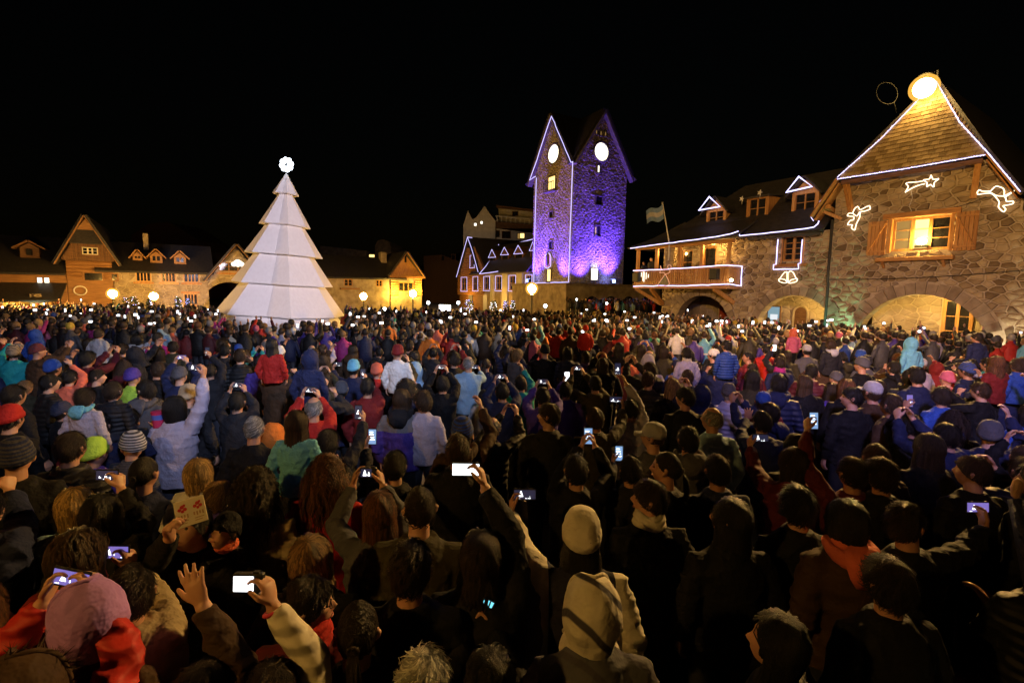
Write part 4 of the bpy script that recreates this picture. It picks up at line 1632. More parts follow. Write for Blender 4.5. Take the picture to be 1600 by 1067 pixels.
zr = CF.px(782, 383, 3.6)[1]
rr.slab([(gm_ + 0.6, -0.5, ze), (0.25, -0.5, ze), (0.25, 3.6, zr), (gm_ + 0.6, 3.6, zr)], 0.15)
rr.slab([(gm_ + 0.6, 3.6, zr), (0.25, 3.6, zr), (0.25, 8, ze), (gm_ + 0.6, 8, ze)], 0.15)
rr.build("roof", M['roof'], cb)
mb = MB()
mb.box(gx0, 0.0, 7.6, 8.0, 0, ze)
mb.box(gx0, gx0 + 0.3, 0.5, 7.6, 0, ze_g)
mb.build("rear_wall", M['stone_mass'], cb)
# pale pilasters on the long front
for (a, c) in ((768, 773), (786.5, 795), (809, 818), (836, 843)):
    xa, _ = CF.px(a, 470)
    xb, _ = CF.px(c, 470)
    if xb > 0:
        continue
    MB().bbox(xa, xb, -0.28, -0.01, 0, ze - 0.15, 0.03).build("pilaster", M['plaster'], cb)
slope_c = (zr - ze) / 4.1
for k, (tl, tt, trr) in enumerate((((763.5, 402.5), (769, 390), (775, 402)), ((782.5, 398.5), (788.5, 386.5), (795, 398)), ((803, 397), (810, 383.5), (817.5, 396)), ((827.5, 392), (833, 378), (838, 391)))):
    yo = 1.2
    P3 = [CF.px(*q, yo) for q in (tl, tt, trr)]
    d = MB()
    x0, x1 = P3[0][0], P3[2][0]
    if x1 > -0.2:
        x1 = -0.2
    zb_ = P3[0][1]
    zf_ = ze + slope_c * (yo + 0.5) - 0.05
    d.box(x0 + 0.1, x1 - 0.1, yo + 0.05, yo + 1.8, min(zf_, zb_ - 0.5), zb_)
    d.prism([(x0 + 0.1, zb_), (x1 - 0.1, zb_), ((x0 + x1) / 2, P3[1][1] - 0.05)], yo + 0.05, yo + 1.8)
    do = d.build("dormer", M['darkwood'], cb)
    MB().box(x0 + 0.35, x1 - 0.35, yo + 0.03, yo + 0.049, max(zf_, zb_ - 0.9) + 0.12, zb_ - 0.12).build("pane", M['glass'], do)
    lab = ("first", "second", "third", "fourth")[k]
    rope("light_string", [CF.w(p[0], yo - 0.05, p[1]) for p in P3], 0.042, 'string_far', f"white light triangle on the {lab} dormer counted from the log gable", closed=True, group="dormer triangles of light")
for (xa, xb, za, zb), lab in zip(wins + wing_w, ("the small window high in the log gable", "the lower window of the log gable farther from the dormers", "the lower window of the log gable nearer the long front",
                                                    "the first window on the long front from the log gable", "the second window on the long front from the log gable", "the third window on the long front from the log gable", "the window on the long front closest to the tower")):
    rope("light_string", [CF.w(x, -0.14, z) for x, z in ((xa - 0.06, zb + 0.06), (xa - 0.06, za + 0.1), (xa - 0.2, za + 0.08), (xa - 0.2, za - 0.12), (xb + 0.2, za - 0.12), (xb + 0.2, za + 0.08), (xb + 0.06, za + 0.1), (xb + 0.06, zb + 0.06))],
         0.034, 'string_far', "rope of white light round " + lab, closed=True)


def cf_line(pts):
    o = []
    for x, y, off in pts:
        lx, lz = CF.px(x, y, off)
        o.append(CF.w(lx, off, lz))
    return o


rope("light_string", cf_line([(713, 433, -0.78), (721, 405, -0.78), (730.5, 370.5, -0.78), (738, 392, -0.78), (747, 425, -0.78)]), 0.042, 'string_far', "rope of white light up and over the log gable", dense=0.7)
rope("light_string", cf_line([(730.5, 370.5, -0.78), (754, 373.5, 2.5), (777, 376.5, 5.2), (780.5, 387, 3.65), (776, 391, 3.2)]), 0.045, 'string_far', "rope of white light along the short ridge behind the log gable", dense=0.7)
rope("light_string", cf_line([(780.5, 386, 3.65), (808, 380, 3.65), (833.5, 373.5, 3.65)]), 0.045, 'string_far', "rope of white light along the long ridge beside the tower", dense=0.7)
rope("light_string", cf_line([(773, 395, 2.6), (760, 415, 0.6), (749, 428, -0.6), (762, 426.5, -0.62), (778, 424, -0.62)]), 0.042, 'string_far', "rope of white light down the roof valley and along the eave", dense=0.7)
for (x, y) in ((735, 478), (758, 478)):
    xa, za = CF.px(x - 3, 492)
    xb, zb = CF.px(x + 3, 468)
    MB().box(xa, xb, -0.03, 0.01, 0.05, 2.3).build("doorway", M['win_dim'], cb)
point("facade_lamp", CF.w(-5.0, -2.5, 1.3), 420, SODIUM, 0.2)
point("facade_lamp", CF.w(gm_, -2.2, 1.6), 520, SODIUM, 0.2)

# ================================================================== pale apartment block on the slope behind
AB = Frame(at_depth(725, 440, 95), R(-8))
ab = thing("apartment_block", "pale apartment block with steep gables and roof terrace rising behind the outlined building", "apartment block", (AB.o.x, AB.o.y, 0), AB.rz)
A = Frame((AB.o.x, AB.o.y, 0), AB.rz)


def apx(x, y, off=0.0):
    return A.px(x, y, off)


def apoly(pts, off=0):
    return [apx(x, y, off) for x, y in pts]


def ccw(p):
    return p if area(p) > 0 else p[::-1]


pt = apoly([(724, 352), (731, 329), (738, 343), (744, 340), (757, 322), (766, 335), (774, 345), (774, 378)])
xl = pt[0][0]
pt = [(xl, 0.0)] + pt[:-1] + [(pt[-1][0], 0.0)]
MB().prism(ccw(pt), 0, 9).build("gable_wall", M['plaster'], ab)
q = apoly([(775, 357), (838, 365)], 0.4)
zt_ = q[0][1]
MB().prism(ccw([(q[0][0], 0), (q[1][0], 0), (q[1][0], q[1][1]), (q[0][0], q[0][1])]), 0.5, 9).build("wall", M['plaster'], ab)
q = apoly([(774, 346), (838, 352), (838, 357), (774, 357)], 0.3)
MB().prism(ccw(q), 0.2, 9).build("roof_slab", M['darkwood'], ab)
q = apoly([(779, 322), (797, 324), (832, 331), (832, 352), (779, 346)], 3.0)
MB().prism(ccw(q), 3.0, 8).build("penthouse", M['plaster'], ab)
q = apoly([(776, 321), (836, 328), (836, 331), (776, 325)], 2.6)
MB().prism(ccw(q), 2.4, 8.5).build("penthouse_roof", M['darkwood'], ab)
for k in range(9):
    a = apoly([(776 + k * 7.2, 337 + k * 0.7), (777.2 + k * 7.2, 346.5 + k * 0.7)], 0.3)
    MB().box(a[0][0], a[1][0], 0.2, 0.3, a[1][1], a[0][1]).build("rail_post", M['tree_hem'], ab)
q = apoly([(774, 337), (838, 343), (838, 344.2), (774, 338.2)], 0.25)
MB().prism(ccw(q), 0.16, 0.24).build("rail", M['tree_hem'], ab)
for (x0, y0, x1, y1, m_) in ((741, 349, 744.5, 353, 'win_white'), (751, 346, 754, 350, 'win_white'), (813, 365, 819, 372, 'win_warm'), (809, 365, 812, 373, 'win_dim'), (785, 362, 797, 372, 'glass'), (776, 361, 780, 370, 'glass'), (801, 331, 809, 337, 'glass')):
    off = 0.46 if x0 > 770 else -0.04
    if y1 < 340 and x0 > 770:
        off = 2.96
    xa, zb = apx(x0, y0, off)
    xb, za = apx(x1, y1, off)
    w = MB().box(xa - 0.12, xb + 0.12, off - 0.02, off + 0.02, za - 0.12, zb + 0.12).build("window", M['darkwood'], ab)
    MB().box(xa, xb, off - 0.05, off - 0.022, za, zb).build("pane", M[m_], w)
point("terrace_lamp", A.w(2.0, -9.0, 9.0), 380, (1.0, 0.72, 0.5), 0.4)

# ================================================================== left-hand complex
LF = Frame((-32.3, 46.0, 0), math.atan2(0.556, 0.831))
lx = lambda x, y, off=0.0: LF.px(x, y, off)
ZL1 = lambda a, b: (a / 5.336, 330 + b / 5.336)           # zoom [0,330,220,530]
ZL2 = lambda a, b: (180 + a / 5.333, 330 + b / 5.333)     # zoom [180,330,420,530]
ZL3 = lambda a, b: (490 + a / 5.929, 350 + b / 5.929)     # zoom [490,350,730,530]

# log house with the tall gable
lh = thing("log_gable_house", "big dark timber house with tall half hipped gable and row of small windows", "house", LF.o, LF.rz)
x0 = lx(*ZL1(430, 420))[0]
x1 = lx(*ZL1(1005, 462))[0]
zap = lx(*ZL1(715, 48))[1]
xap = lx(*ZL1(715, 48))[0]
zh = lx(*ZL1(540, 265))[1]
zmid = lx(*ZL1(600, 410))[1]
ze_ = lx(*ZL1(1005, 462))[1]
kk = (zap - ze_) / (x1 - xap)
xl_ = xap - (zap - ze_) / kk
wl0, wl1 = xl_ + 0.6, x1 - 0.6
LW = [(lx(*ZL1(668, 0))[0], lx(*ZL1(800, 0))[0], lx(*ZL1(735, 365))[1], lx(*ZL1(735, 305))[1]),
      (lx(*ZL1(650, 0))[0], lx(*ZL1(825, 0))[0], lx(*ZL1(735, 585))[1], lx(*ZL1(735, 505))[1]),
      (lx(*ZL1(880, 0))[0], lx(*ZL1(950, 0))[0], lx(*ZL1(900, 585))[1], lx(*ZL1(900, 515))[1])]
core = MB()
wall_core(core, [wl0, xap, wl1], 0, lambda x: min(zmid, zap - 0.4 - kk * abs(x - xap)), 0.0, 0.4, LW[1:])
core.build("wall", M['log'], lh)
lg = MB()
for k in range(11):
    z = 3.55 + k * 0.31
    if z > zmid - 0.1:
        break
    segs = [(wl0, wl1)]
    for (xa, xb, za, zb) in LW[1:]:
        if za - 0.1 < z < zb + 0.1:
            segs = [s for (a, b) in segs for s in ((a, min(b, xa - 0.06)), (max(a, xb + 0.06), b)) if s[1] - s[0] > 0.1]
    for a, b in segs:
        lg.tube([(a, -0.02, z), (b, -0.02, z)], 0.16, 6)
o = lg.build("log_courses", M['log'], lh)
o["kind"] = "stuff"
# upright boards of the jettied gable
gl = lambda z: (xap - (zap - 0.35 - z) / kk, xap + (zap - 0.35 - z) / kk)
nb = 26
a0, a1 = gl(zmid)
wb = (a1 - a0) / nb
for k in range(nb):
    xa, xb = a0 + k * wb, a0 + (k + 1) * wb
    xm = (xa + xb) / 2
    zt_ = min(zh + 0.1, zap - 0.35 - kk * abs(xm - xap))
    if zt_ < zmid + 0.15:
        continue
    zlo = zmid
    if LW[0][0] < xm < LW[0][1]:
        MB().box(xa + 0.012, xb - 0.012, -0.55, -0.45, zlo, LW[0][2]).build("board", M['darkwood'], lh)
        zlo = LW[0][3]
    MB().box(xa + 0.012, xb - 0.012, -0.55, -0.45 + 0.01 * (k % 2), zlo, zt_).build("board", M['darkwood'], lh)
MB().box(a0, a1, -0.44, 0.4, zmid + 0.02, zmid + 0.2).build("jetty_beam", M['darkwood'], lh)
back = MB()
back.prism(ccw([(a0, zmid + 0.21), (a1, zmid + 0.21), (xap, zap - 0.4)]), -0.42, 0.4)
back.build("gable_backing", M['darkwood'], lh)
window(lh, LW[0][0], LW[0][1], LW[0][2], LW[0][3], -0.62, 0.07, 3, 2, 0.10, 'plaster', None, 0.05)
for w_ in LW[1:]:
    window(lh, w_[0], w_[1], w_[2], w_[3], -0.06, 0.1, 3 if w_[1] - w_[0] > 2 else 1, 1, 0.14, 'log', None, 0.05)
rr = MB()
for s in (-1, 1):
    xe = xl_ if s < 0 else x1
    q = [(xe, -1.0, ze_), (xap, -1.0, zap), (xap, 12, zap), (xe, 12, ze_)]
    rr.slab(q[::-1] if s < 0 else q, 0.2)
rr.build("roof", M['roof'], lh)
hw_ = (zap - zh) / kk
zt2 = lx(*ZL1(715, 160))[1]
hw2 = (zap - zt2) / kk
MB().slab([(xap - hw_, -0.95, zh), (xap + hw_, -0.95, zh), (xap + hw2, -0.5, zt2), (xap - hw2, -0.5, zt2)], 0.15).build("skirt_roof", M['roof'], lh)
MB().prism(ccw([(xap - hw2, zt2), (xap + hw2, zt2), (xap, zap - 0.25)]), -0.62, -0.43).build("gable_peak", M['log'], lh)
for s in (-1, 1):
    MB().beam((xl_ if s < 0 else x1, -1.04, ze_), (xap, -1.04, zap), 0.06, 0.32, up=(0, 1, 0)).build("barge_board", M['log'], lh)
rg_ = MB()
c_ = lx(*ZL1(670, 662), -0.3)
rg_.tube([(c_[0] + 0.42 * math.cos(a), -0.3, c_[1] + 0.38 * math.sin(a)) for a in np.linspace(0, 2 * math.pi, 17)[:-1]], 0.05, 6, closed=True)
o = rg_.build("wreath_ring", M['neon_dim'] if False else M['tree_hem'])
o.matrix_world = LF.m
tag(o, "round pale wreath ring hung on the front of the dark timber house", "wreath")
# lean-to wing further left with lit window and dormer
lw = thing("lean_to_wing", "low dark wing at the far left with lit white window and lit shop front", "house", LF.o, LF.rz)
xw1 = wl0 - 0.05
xw0 = lx(0, 450)[0] - 14
zlw = lx(*ZL1(300, 505))[1]
LWW = (lx(*ZL1(250, 0))[0], lx(*ZL1(368, 0))[0], lx(*ZL1(300, 620))[1], lx(*ZL1(300, 548))[1])
core = MB()
wall_core(core, [xw0, xw1], 0, lambda x: zlw, 0.05, 0.45, [LWW])
core.build("wall", M['log'], lw)
window(lw, LWW[0], LWW[1], LWW[2], LWW[3], 0.02, 0.06, 2, 1, 0.12, 'log', ['win_white', 'win_white'], 0.07)
zrw = lx(*ZL1(120, 200), 4)[1]
MB().slab([(xw0, -0.6, zlw - 0.1), (xw1, -0.6, zlw - 0.1), (xw1, 4.5, zrw), (xw0, 4.5, zrw)], 0.2).build("roof", M['roof'], lw)
za_, zb_ = lx(*ZL1(240, 265), 1.0), lx(*ZL1(170, 385), 1.0)
xa_, xb_ = lx(*ZL1(170, 385), 1.0)[0], lx(*ZL1(330, 385), 1.0)[0]
zs_ = lx(*ZL1(150, 300), 1.0)[1]
d = MB()
d.box(xa_, xb_, 1.0, 4, zb_[1], zs_)
d.prism(ccw([(xa_, zs_), (xb_, zs_), ((xa_ + xb_) / 2, za_[1])]), 1.0, 4)
do = d.build("dormer", M['darkwood'], lw)
MB().box(xa_ + 0.4, xb_ - 0.4, 0.9, 0.99, zb_[1] + 0.2, zs_ - 0.1).build("dormer_window", M['glass'], do)
MB().slab([(xa_ - 0.4, 0.7, zs_ - 0.15), ((xa_ + xb_) / 2, 0.7, za_[1] + 0.12), ((xa_ + xb_) / 2, 4.5, za_[1] + 0.12), (xa_ - 0.4, 4.5, zs_ - 0.15)][::-1], 0.12).build("dormer_roof", M['darkwood'], do)
MB().slab([(xb_ + 0.4, 0.7, zs_ - 0.15), ((xa_ + xb_) / 2, 0.7, za_[1] + 0.12), ((xa_ + xb_) / 2, 4.5, za_[1] + 0.12), (xb_ + 0.4, 4.5, zs_ - 0.15)], 0.12).build("dormer_roof", M['darkwood'], do)
zc_ = lx(*ZL1(60, 750), -2.5)[1]
xs1 = lx(*ZL1(250, 800), -2.5)[0]
M['ochre'] = surf("ochre_plaster", [(0.3, (0.42, 0.27, 0.09)), (0.7, (0.55, 0.37, 0.14))], 2, 0.85, 0.2, 0.01)
MB().slab([(xw0, -3.2, zc_), (xw1, -3.2, zc_ + 0.1), (xw1, 0.0, zc_ + 1.5), (xw0, 0.0, zc_ + 1.4)], 0.15).build("porch_roof", M['roof'], lw)
MB().box(xw0, xs1, -0.6, -0.3, 0, zc_ + 0.2).build("shop_wall", M['ochre'], lw)
xg_, xh_ = lx(*ZL1(250, 800), -2.6)[0], lx(*ZL1(360, 800), -2.6)[0]
mb = MB()
for c in stone_cells(xg_, xh_, 0, zc_ + 0.6, 0.5, 0.28, seed=61):
    add_stone(mb, c, -2.6, 0.06, 0.02)
mb.box(xg_, xh_, -2.6, -0.3, 0, zc_ + 0.3)
o = mb.build("stone_pier", M['stone_mass'], lw)
point("porch_lamp", LF.w(xs1 - 2.0, -2.0, zc_ - 0.4), 230, (1.0, 0.62, 0.14), 0.15)
spot("pier_uplight", LF.w((xg_ + xh_) / 2, -4.2, 0.3), LF.w((xg_ + xh_) / 2, -2.6, 2.4), 160, (0.8, 1.0, 0.6), 70, 0.8, 0.1)
wp = lx(*ZL1(487, 830), -1.0)
MB().box(wp[0] - 0.28, wp[0] + 0.28, -1.05, -0.95, 1.2, lx(*ZL1(487, 785), -1)[1]).build("light_box", M['win_white'], lw)

# long stone range with three dormers
ln = thing("dormer_range", "long two storey stone range with steep dark roof, chimney and three small dormers", "house", LF.o, LF.rz)
xr0 = wl1 + 0.05
xr1 = lx(*ZL2(770, 500))[0]
zr_e = (lx(*ZL2(150, 478), -0.5)[1] + lx(*ZL2(740, 515), -0.5)[1]) / 2
LNW = []
for (a, c) in ((172, 298), (385, 505), (570, 698)):
    LNW.append((lx(*ZL2(a, 550))[0], lx(*ZL2(c, 550))[0], 3.25, 4.2))
LNW.append((lx(*ZL2(575, 780))[0], lx(*ZL2(690, 780))[0], 1.1, 2.15))
core = MB()
wall_core(core, [xr0, xr1], 0, lambda x: zr_e, 0.05, 0.45, LNW)
core.build("wall", M['mortar'], ln)
mb = MB()
for c in stone_cells(xr0, xr1, 1.0, zr_e, 0.55, 0.34, [(a - .05, b + .05, c_ - .05, d_ + .05) for a, b, c_, d_ in LNW], seed=71):
    add_stone(mb, c, 0.05, 0.06, 0.02)
o = mb.build("stonework", M['stone_mass'], ln)
o["kind"] = "stuff"
for i, w_ in enumerate(LNW):
    window(ln, *w_, 0.0, 0.07, 4, 1, 0.14, 'wood', None, 0.04)
    MB().box(w_[0] - 0.2, w_[1] + 0.2, -0.18, 0.0, w_[3] + 0.02, w_[3] + 0.22).build("lintel", M['wood'], ln)
    MB().box(w_[0] - 0.2, w_[1] + 0.2, -0.22, 0.0, w_[2] - 0.2, w_[2] - 0.02).build("sill", M['wood'], ln)
zrr = lx(*ZL2(600, 285), 4.5)[1]
rr = MB()
rr.slab([(xr0 - 1.2, -0.6, zr_e - 0.1), (xr1 + 0.5, -0.6, zr_e - 0.1), (xr1 + 0.5, 4.5, zrr), (xr0 - 1.2, 4.5, zrr)], 0.2)
rr.slab([(xr0 - 1.2, 4.5, zrr), (xr1 + 0.5, 4.5, zrr), (xr1 + 0.5, 9.5, zr_e), (xr0 - 1.2, 9.5, zr_e)], 0.2)
rr.build("roof", M['roof'], ln)
sl_ = (zrr - zr_e) / 5.1
for (a, b0, c, d_, t) in ((145, 358, 228, 412, 328), (290, 358, 395, 432, 325), (488, 370, 592, 442, 340)):
    yo = 0.8
    xa, zs_ = lx(*ZL2(a, b0 + 12), yo)
    xb, zb_ = lx(*ZL2(c, d_), yo)
    ztp = lx(*ZL2((a + c) / 2, t), yo)[1]
    dm = MB()
    dm.box(xa, xb, yo, yo + 2.2, zb_, zs_)
    dm.prism(ccw([(xa, zs_), (xb, zs_), ((xa + xb) / 2, ztp - 0.1)]), yo, yo + 2.2)
    do = dm.build("dormer", M['log'], ln)
    w_ = (xb - xa)
    for s in (0.2, 0.56):
        MB().box(xa + w_ * s, xa + w_ * (s + 0.24), yo - 0.02, yo - 0.002, zb_ + 0.2, zs_ - 0.05).build("pane", M['glass'], do)
    m_ = (xa + xb) / 2
    for s in (-1, 1):
        xe = xa - 0.25 if s < 0 else xb + 0.25
        kx = (ztp - zs_) / (w_ / 2)
        q = [(xe, yo - 0.3, zs_ - 0.25 * kx + 0.05), (m_, yo - 0.3, ztp + 0.05), (m_, yo + 2.6, ztp + 0.05), (xe, yo + 2.6, zs_ - 0.25 * kx + 0.05)]
        MB().slab(q[::-1] if s < 0 else q, 0.1).build("dormer_roof", M['log'], do)
xa, zt_ = lx(*ZL2(228, 185), 3.5)
xb, zb_ = lx(*ZL2(280, 305), 3.5)
MB().bbox(xa, xb, 3.2, 4.2, zb_ - 0.8, zt_, 0.04).build("chimney", M['stone_mass'], ln)

# stone gable beside the tree
sg = thing("stone_gable", "dark stone gable with round arch and lit cloud ornament beside the white tree", "house", LF.o, LF.rz)
xm, zt_ = lx(*ZL2(1012, 280), -0.8)
xs0, zs0 = lx(*ZL2(745, 585), -0.8)
kk = (zt_ - zs0) / (xm - xs0)
xs1_ = 2 * xm - xs0
core = MB()
acx = lx(*ZL2(960, 800))[0]
wall_core(core, [xs0 + 0.3, xm, xs1_ - 0.3], 0, lambda x: zt_ - 0.2 - kk * abs(x - xm), 0.0, 0.5, [(xm - 1.6, xm + 1.0, 4.4, 5.3)], [(acx, 1.0, 2.35, 2.35)])
core.build("wall", M['mortar'], sg)
mb = MB()
for c in stone_cells(xs0 + 0.3, xs1_ - 0.3, 1.0, zt_, 0.55, 0.34, [(xm - 1.65, xm + 1.05, 4.35, 5.35)], [(acx, 1.0, 2.8, 2.8)], top=[((-kk, 1), zt_ - 0.25 - kk * xm), ((kk, 1), zt_ - 0.25 + kk * xm)], seed=73):
    add_stone(mb, c, 0.0, 0.06, 0.02)
o = mb.build("stonework", M['stone_mass'], sg)
o["kind"] = "stuff"
voussoirs(sg, acx, 1.0, 2.35, 0.42, 13, 0.0, 0.05, 2.35)
window(sg, xm - 1.6, xm + 1.0, 4.4, 5.3, 0.1, 0.1, 3, 2, 0.14, 'log', None, 0.05)
MB().box(xm - 1.8, xm + 1.2, -0.2, 0.0, 4.1, 4.3).build("sill", M['wood'], sg)
for s in (-1, 1):
    xe = xs0 if s < 0 else xs1_
    q = [(xe, -0.8, zs0), (xm, -0.8, zt_), (xm, 9, zt_), (xe, 9, zs0)]
    MB().slab(q[::-1] if s < 0 else q, 0.2).build("roof_slope", M['roof'], sg)
    MB().beam((xe, -0.84, zs0), (xm, -0.84, zt_), 0.06, 0.30, up=(0, 1, 0)).build("barge_board", M['log'], sg)
cx_, cz_ = lx(*ZL2(1022, 436), -0.3)
co = thing("cloud_light", "small white glowing cloud shaped ornament on the stone gable", "light decoration", LF.w(cx_, -0.3, cz_), LF.rz)
cm = MB()
for (a, b, r_) in ((-0.28, -0.08, 0.24), (0.28, -0.08, 0.24), (0.0, 0.1, 0.30), (-0.14, 0.06, 0.22), (0.16, 0.06, 0.22), (0, -0.12, 0.22)):
    cm.ball((a * 1.25, 0, b * 1.1), r_, 12, 7, sc=(1, 0.35, 0.9))
cm.build("cloud", M['win_white'], co, True)
em = MB()
for s in (-0.13, 0.13):
    em.ball((s, -0.11, 0.05), 0.06, 8, 5, sc=(1, 0.4, 1))
em.build("eye", M['darkwood'], co, True)

# range right of the tree with the little lit gable
rg2 = thing("far_range", "low stone range right of the white tree with dark roof and chimney", "house", LF.o, LF.rz)
xq0 = lx(*ZL3(60, 480))[0]
xq1 = lx(*ZL3(700, 500))[0]
zq = lx(*ZL3(450, 490), -0.5)[1]
W3 = [(lx(*ZL3(270, 0))[0], lx(*ZL3(350, 0))[0], lx(*ZL3(310, 575))[1], lx(*ZL3(310, 510))[1]), (lx(*ZL3(570, 0))[0], lx(*ZL3(630, 0))[0], lx(*ZL3(600, 580))[1], lx(*ZL3(600, 520))[1])]
core = MB()
wall_core(core, [xq0, xq1], 0, lambda x: zq, 0.0, 0.4, W3)
core.build("wall", M['stone_mass'], rg2)
for w_ in W3:
    window(rg2, *w_, 0.02, 0.08, 2, 2, 0.12, 'wood', None, 0.05)
MB().box(W3[0][0] - 0.5, W3[0][1] + 0.6, -0.7, 0, W3[0][2] - 0.4, W3[0][2] - 0.2).build("balcony_slab", M['log'], rg2)
zq2 = lx(*ZL3(400, 300), 4.5)[1]
MB().slab([(xq0, -0.6, zq - 0.1), (xq1 + 2, -0.6, zq - 0.1), (xq1 + 2, 4.5, zq2), (xq0, 4.5, zq2)], 0.2).build("roof", M['roof'], rg2)
xa, zt_ = lx(*ZL3(618, 260), 3.5)
xb, zb_ = lx(*ZL3(672, 395), 3.5)
MB().bbox(xa, xb, 3.2, 4.2, zb_ - 1, zt_, 0.04).build("chimney", M['stone_mass'], rg2)

lgp = thing("little_gable", "small timber gable glowing amber under its eave behind the street lamp", "house", LF.o, LF.rz)
xm, zt_ = lx(*ZL3(862, 262), -0.6)
xa, ze2 = lx(*ZL3(700, 475), -0.6)
xb = 2 * xm - xa
kk = (zt_ - ze2) / (xm - xa)
xw0_, xw1_ = lx(*ZL3(712, 500))[0], lx(*ZL3(1000, 500))[0]
zbm = lx(*ZL3(850, 515))[1]
MB().prism(ccw([(xw0_, ze2), (xw1_, ze2), (xm, zt_ - 0.3)]), -0.2, 0.3).build("gable_boards", M['wood'], lgp)
MB().box(xm - 0.13, xm + 0.13, -0.24, -0.202, ze2 + 1.6, ze2 + 2.5).build("slot_window", M['glass'], lgp)
core = MB()
WG = (lx(*ZL3(780, 0))[0], lx(*ZL3(925, 0))[0], lx(*ZL3(850, 625))[1], zbm - 0.3)
wall_core(core, [xw0_, xw1_], 0, lambda x: ze2 - 0.01, 0.0, 0.4, [WG])
core.build("wall", M['stone_mass'], lgp)
mb = MB()
for k in range(16):
    z = WG[2] - 0.4 + k * 0.28
    if z > ze2 - 0.15:
        break
    for a, b in ((xw0_, WG[0] - 0.05), (WG[1] + 0.05, xw1_)):
        mb.tube([(a, -0.02, z), (b, -0.02, z)], 0.14, 6)
o = mb.build("log_courses", M['wood'], lgp)
o["kind"] = "stuff"
window(lgp, *WG, 0.05, 0.1, 3, 1, 0.12, 'wood', None, 0.05)
MB().box(xw0_ - 0.3, xw1_ + 0.3, -0.5, 0.0, ze2 - 0.26, ze2 - 0.02).build("eave_beam", M['wood'], lgp)
for s in (-1, 1):
    xe = xa if s < 0 else xb
    q = [(xe, -0.8, ze2 - 0.1), (xm, -0.8, zt_), (xm, 9, zt_), (xe, 9, ze2 - 0.1)]
    MB().slab(q[::-1] if s < 0 else q, 0.2).build("roof_slope", M['roof'], lgp)
    MB().beam((xe, -0.84, ze2 - 0.1), (xm, -0.84, zt_), 0.06, 0.26, up=(0, 1, 0)).build("barge_board", M['log'], lgp)
point("eave_lamp", LF.w(lx(*ZL3(765, 600), -0.9)[0], -0.9, WG[2] - 0.1), 900, (1.0, 0.58, 0.08), 0.1)
point("eave_lamp", LF.w(WG[1] + 0.5, -1.0, WG[2] + 0.2), 700, (1.0, 0.58, 0.08), 0.1)

# dim blocks further back on the slope
for (pxs, depth, lab, mat, wins_) in (
        ([(500, 384), (572, 392), (572, 420), (500, 420)], 110, "low pale flat roofed building far behind the range right of the tree", 'stone_mass', [(506, 404, 509, 407, 'win_white'), (577, 398, 585, 402, 'win_warm')]),
        ([(586, 384), (590, 376), (598, 374), (607, 377), (611, 385), (611, 402), (586, 402)], 112, "small arched attic block far behind the chimney of the range right of the tree", 'stone_mass', []),
        ([(662, 400), (690, 398), (722, 410), (722, 440), (662, 440)], 105, "unlit dark block in the gap between amber gable and outlined building", 'darkwood', [(690, 400, 694, 407, 'glass'), (706, 398, 711, 406, 'glass')]),
        ([(205, 368), (232, 350), (262, 347), (280, 356), (310, 376), (330, 388), (205, 388)], 120, "dim rounded roof mass on the slope behind the dormer range", 'darkwood', [])):
    D = Frame((at_depth(pxs[0][0], 440, depth).x, depth, 0), 0.0)
    poly = [D.px(*q) for q in pxs]
    zlow = min(p[1] for p in poly)
    poly = [(p[0], 0.0 if abs(p[1] - zlow) < 0.6 else p[1]) for p in poly]
    t = thing("distant_building", lab, "building", D.o, 0.0)
    MB().prism(ccw(poly), 0, 12).build("wall", M[mat], t)
    xs_ = [p[0] for p in poly]
    zs_ = max(p[1] for p in poly)
    for (a, b0, c, d_, m_) in wins_:
        xa, zb = D.px(a, b0, -0.1)
        xb, za = D.px(c, d_, -0.1)
        w = MB().box(xa - 0.15, xb + 0.15, -0.1, 0.0, za - 0.15, zb + 0.15).build("window", M['darkwood'], t)
        MB().box(xa, xb, -0.13, -0.102, za, zb).build("pane", M[m_], w)

# ================================================================== street lamps


def street_lamp(p, zl, label, r=0.20, post='iron', rb=0.27):
    t = thing("street_lamp", label, "street lamp", (p.x, p.y, 0), 0, "globe street lamps round the plaza")
    MB().lathe([(0.16, 0), (0.16, 0.25), (0.10, 0.35), (0.07, 0.6), (0.055, zl - 0.45), (0.09, zl - 0.40), (0.05, zl - 0.34), (0.05, zl - r)], 12).build("post", M[post], t, True)
    MB().lathe([(0.06, -r - 0.02), (0.12, -r + 0.02), (0.12, -r + 0.05)], 12, c=(0, 0, zl)).build("collar", M[post], t, True)
    MB().ball((0, 0, zl), rb, 14, 9).build("bulb", M['lamp'], t, True)
    MB().ball((0, 0, zl), r, 16, 10).build("globe", M['halo_globe'], t, True)  # globe glass with the lamp's amber halo built into it
    return t


for (x, y, d, r_, lab) in ((176, 459, 36, 0.42, "street lamp with glaring amber globe in front of the dark timber house"),
                           (240, 463, 38, 0.37, "street lamp with smaller amber globe below the three dormers"),
                           (568, 463, 42, 0.38, "small amber street lamp before the low range just right of the white tree"),
                           (645, 459, 40, 0.44, "street lamp with amber globe under the little timber gable"),
                           (831, 451, 33, 0.44, "street lamp with tall lit post standing before the clock tower")):
    p = at_depth(x, y, d)
    street_lamp(p, p.z, lab, r_, 'metal' if x == 831 else 'iron')
# the row goes on beside and behind the photographer
street_lamp(Vector((at_depth(-16, 441, 24).x, 24.0, 0)), at_depth(-16, 441, 24).z, "street lamp standing in the crowd just beyond the left edge of the photo", 0.3)
street_lamp(Vector((-3.7, -1.0, 0)), 4.5, "street lamp standing beside the photographer on the left, out of the photo", 0.3, 'iron', 0.092)

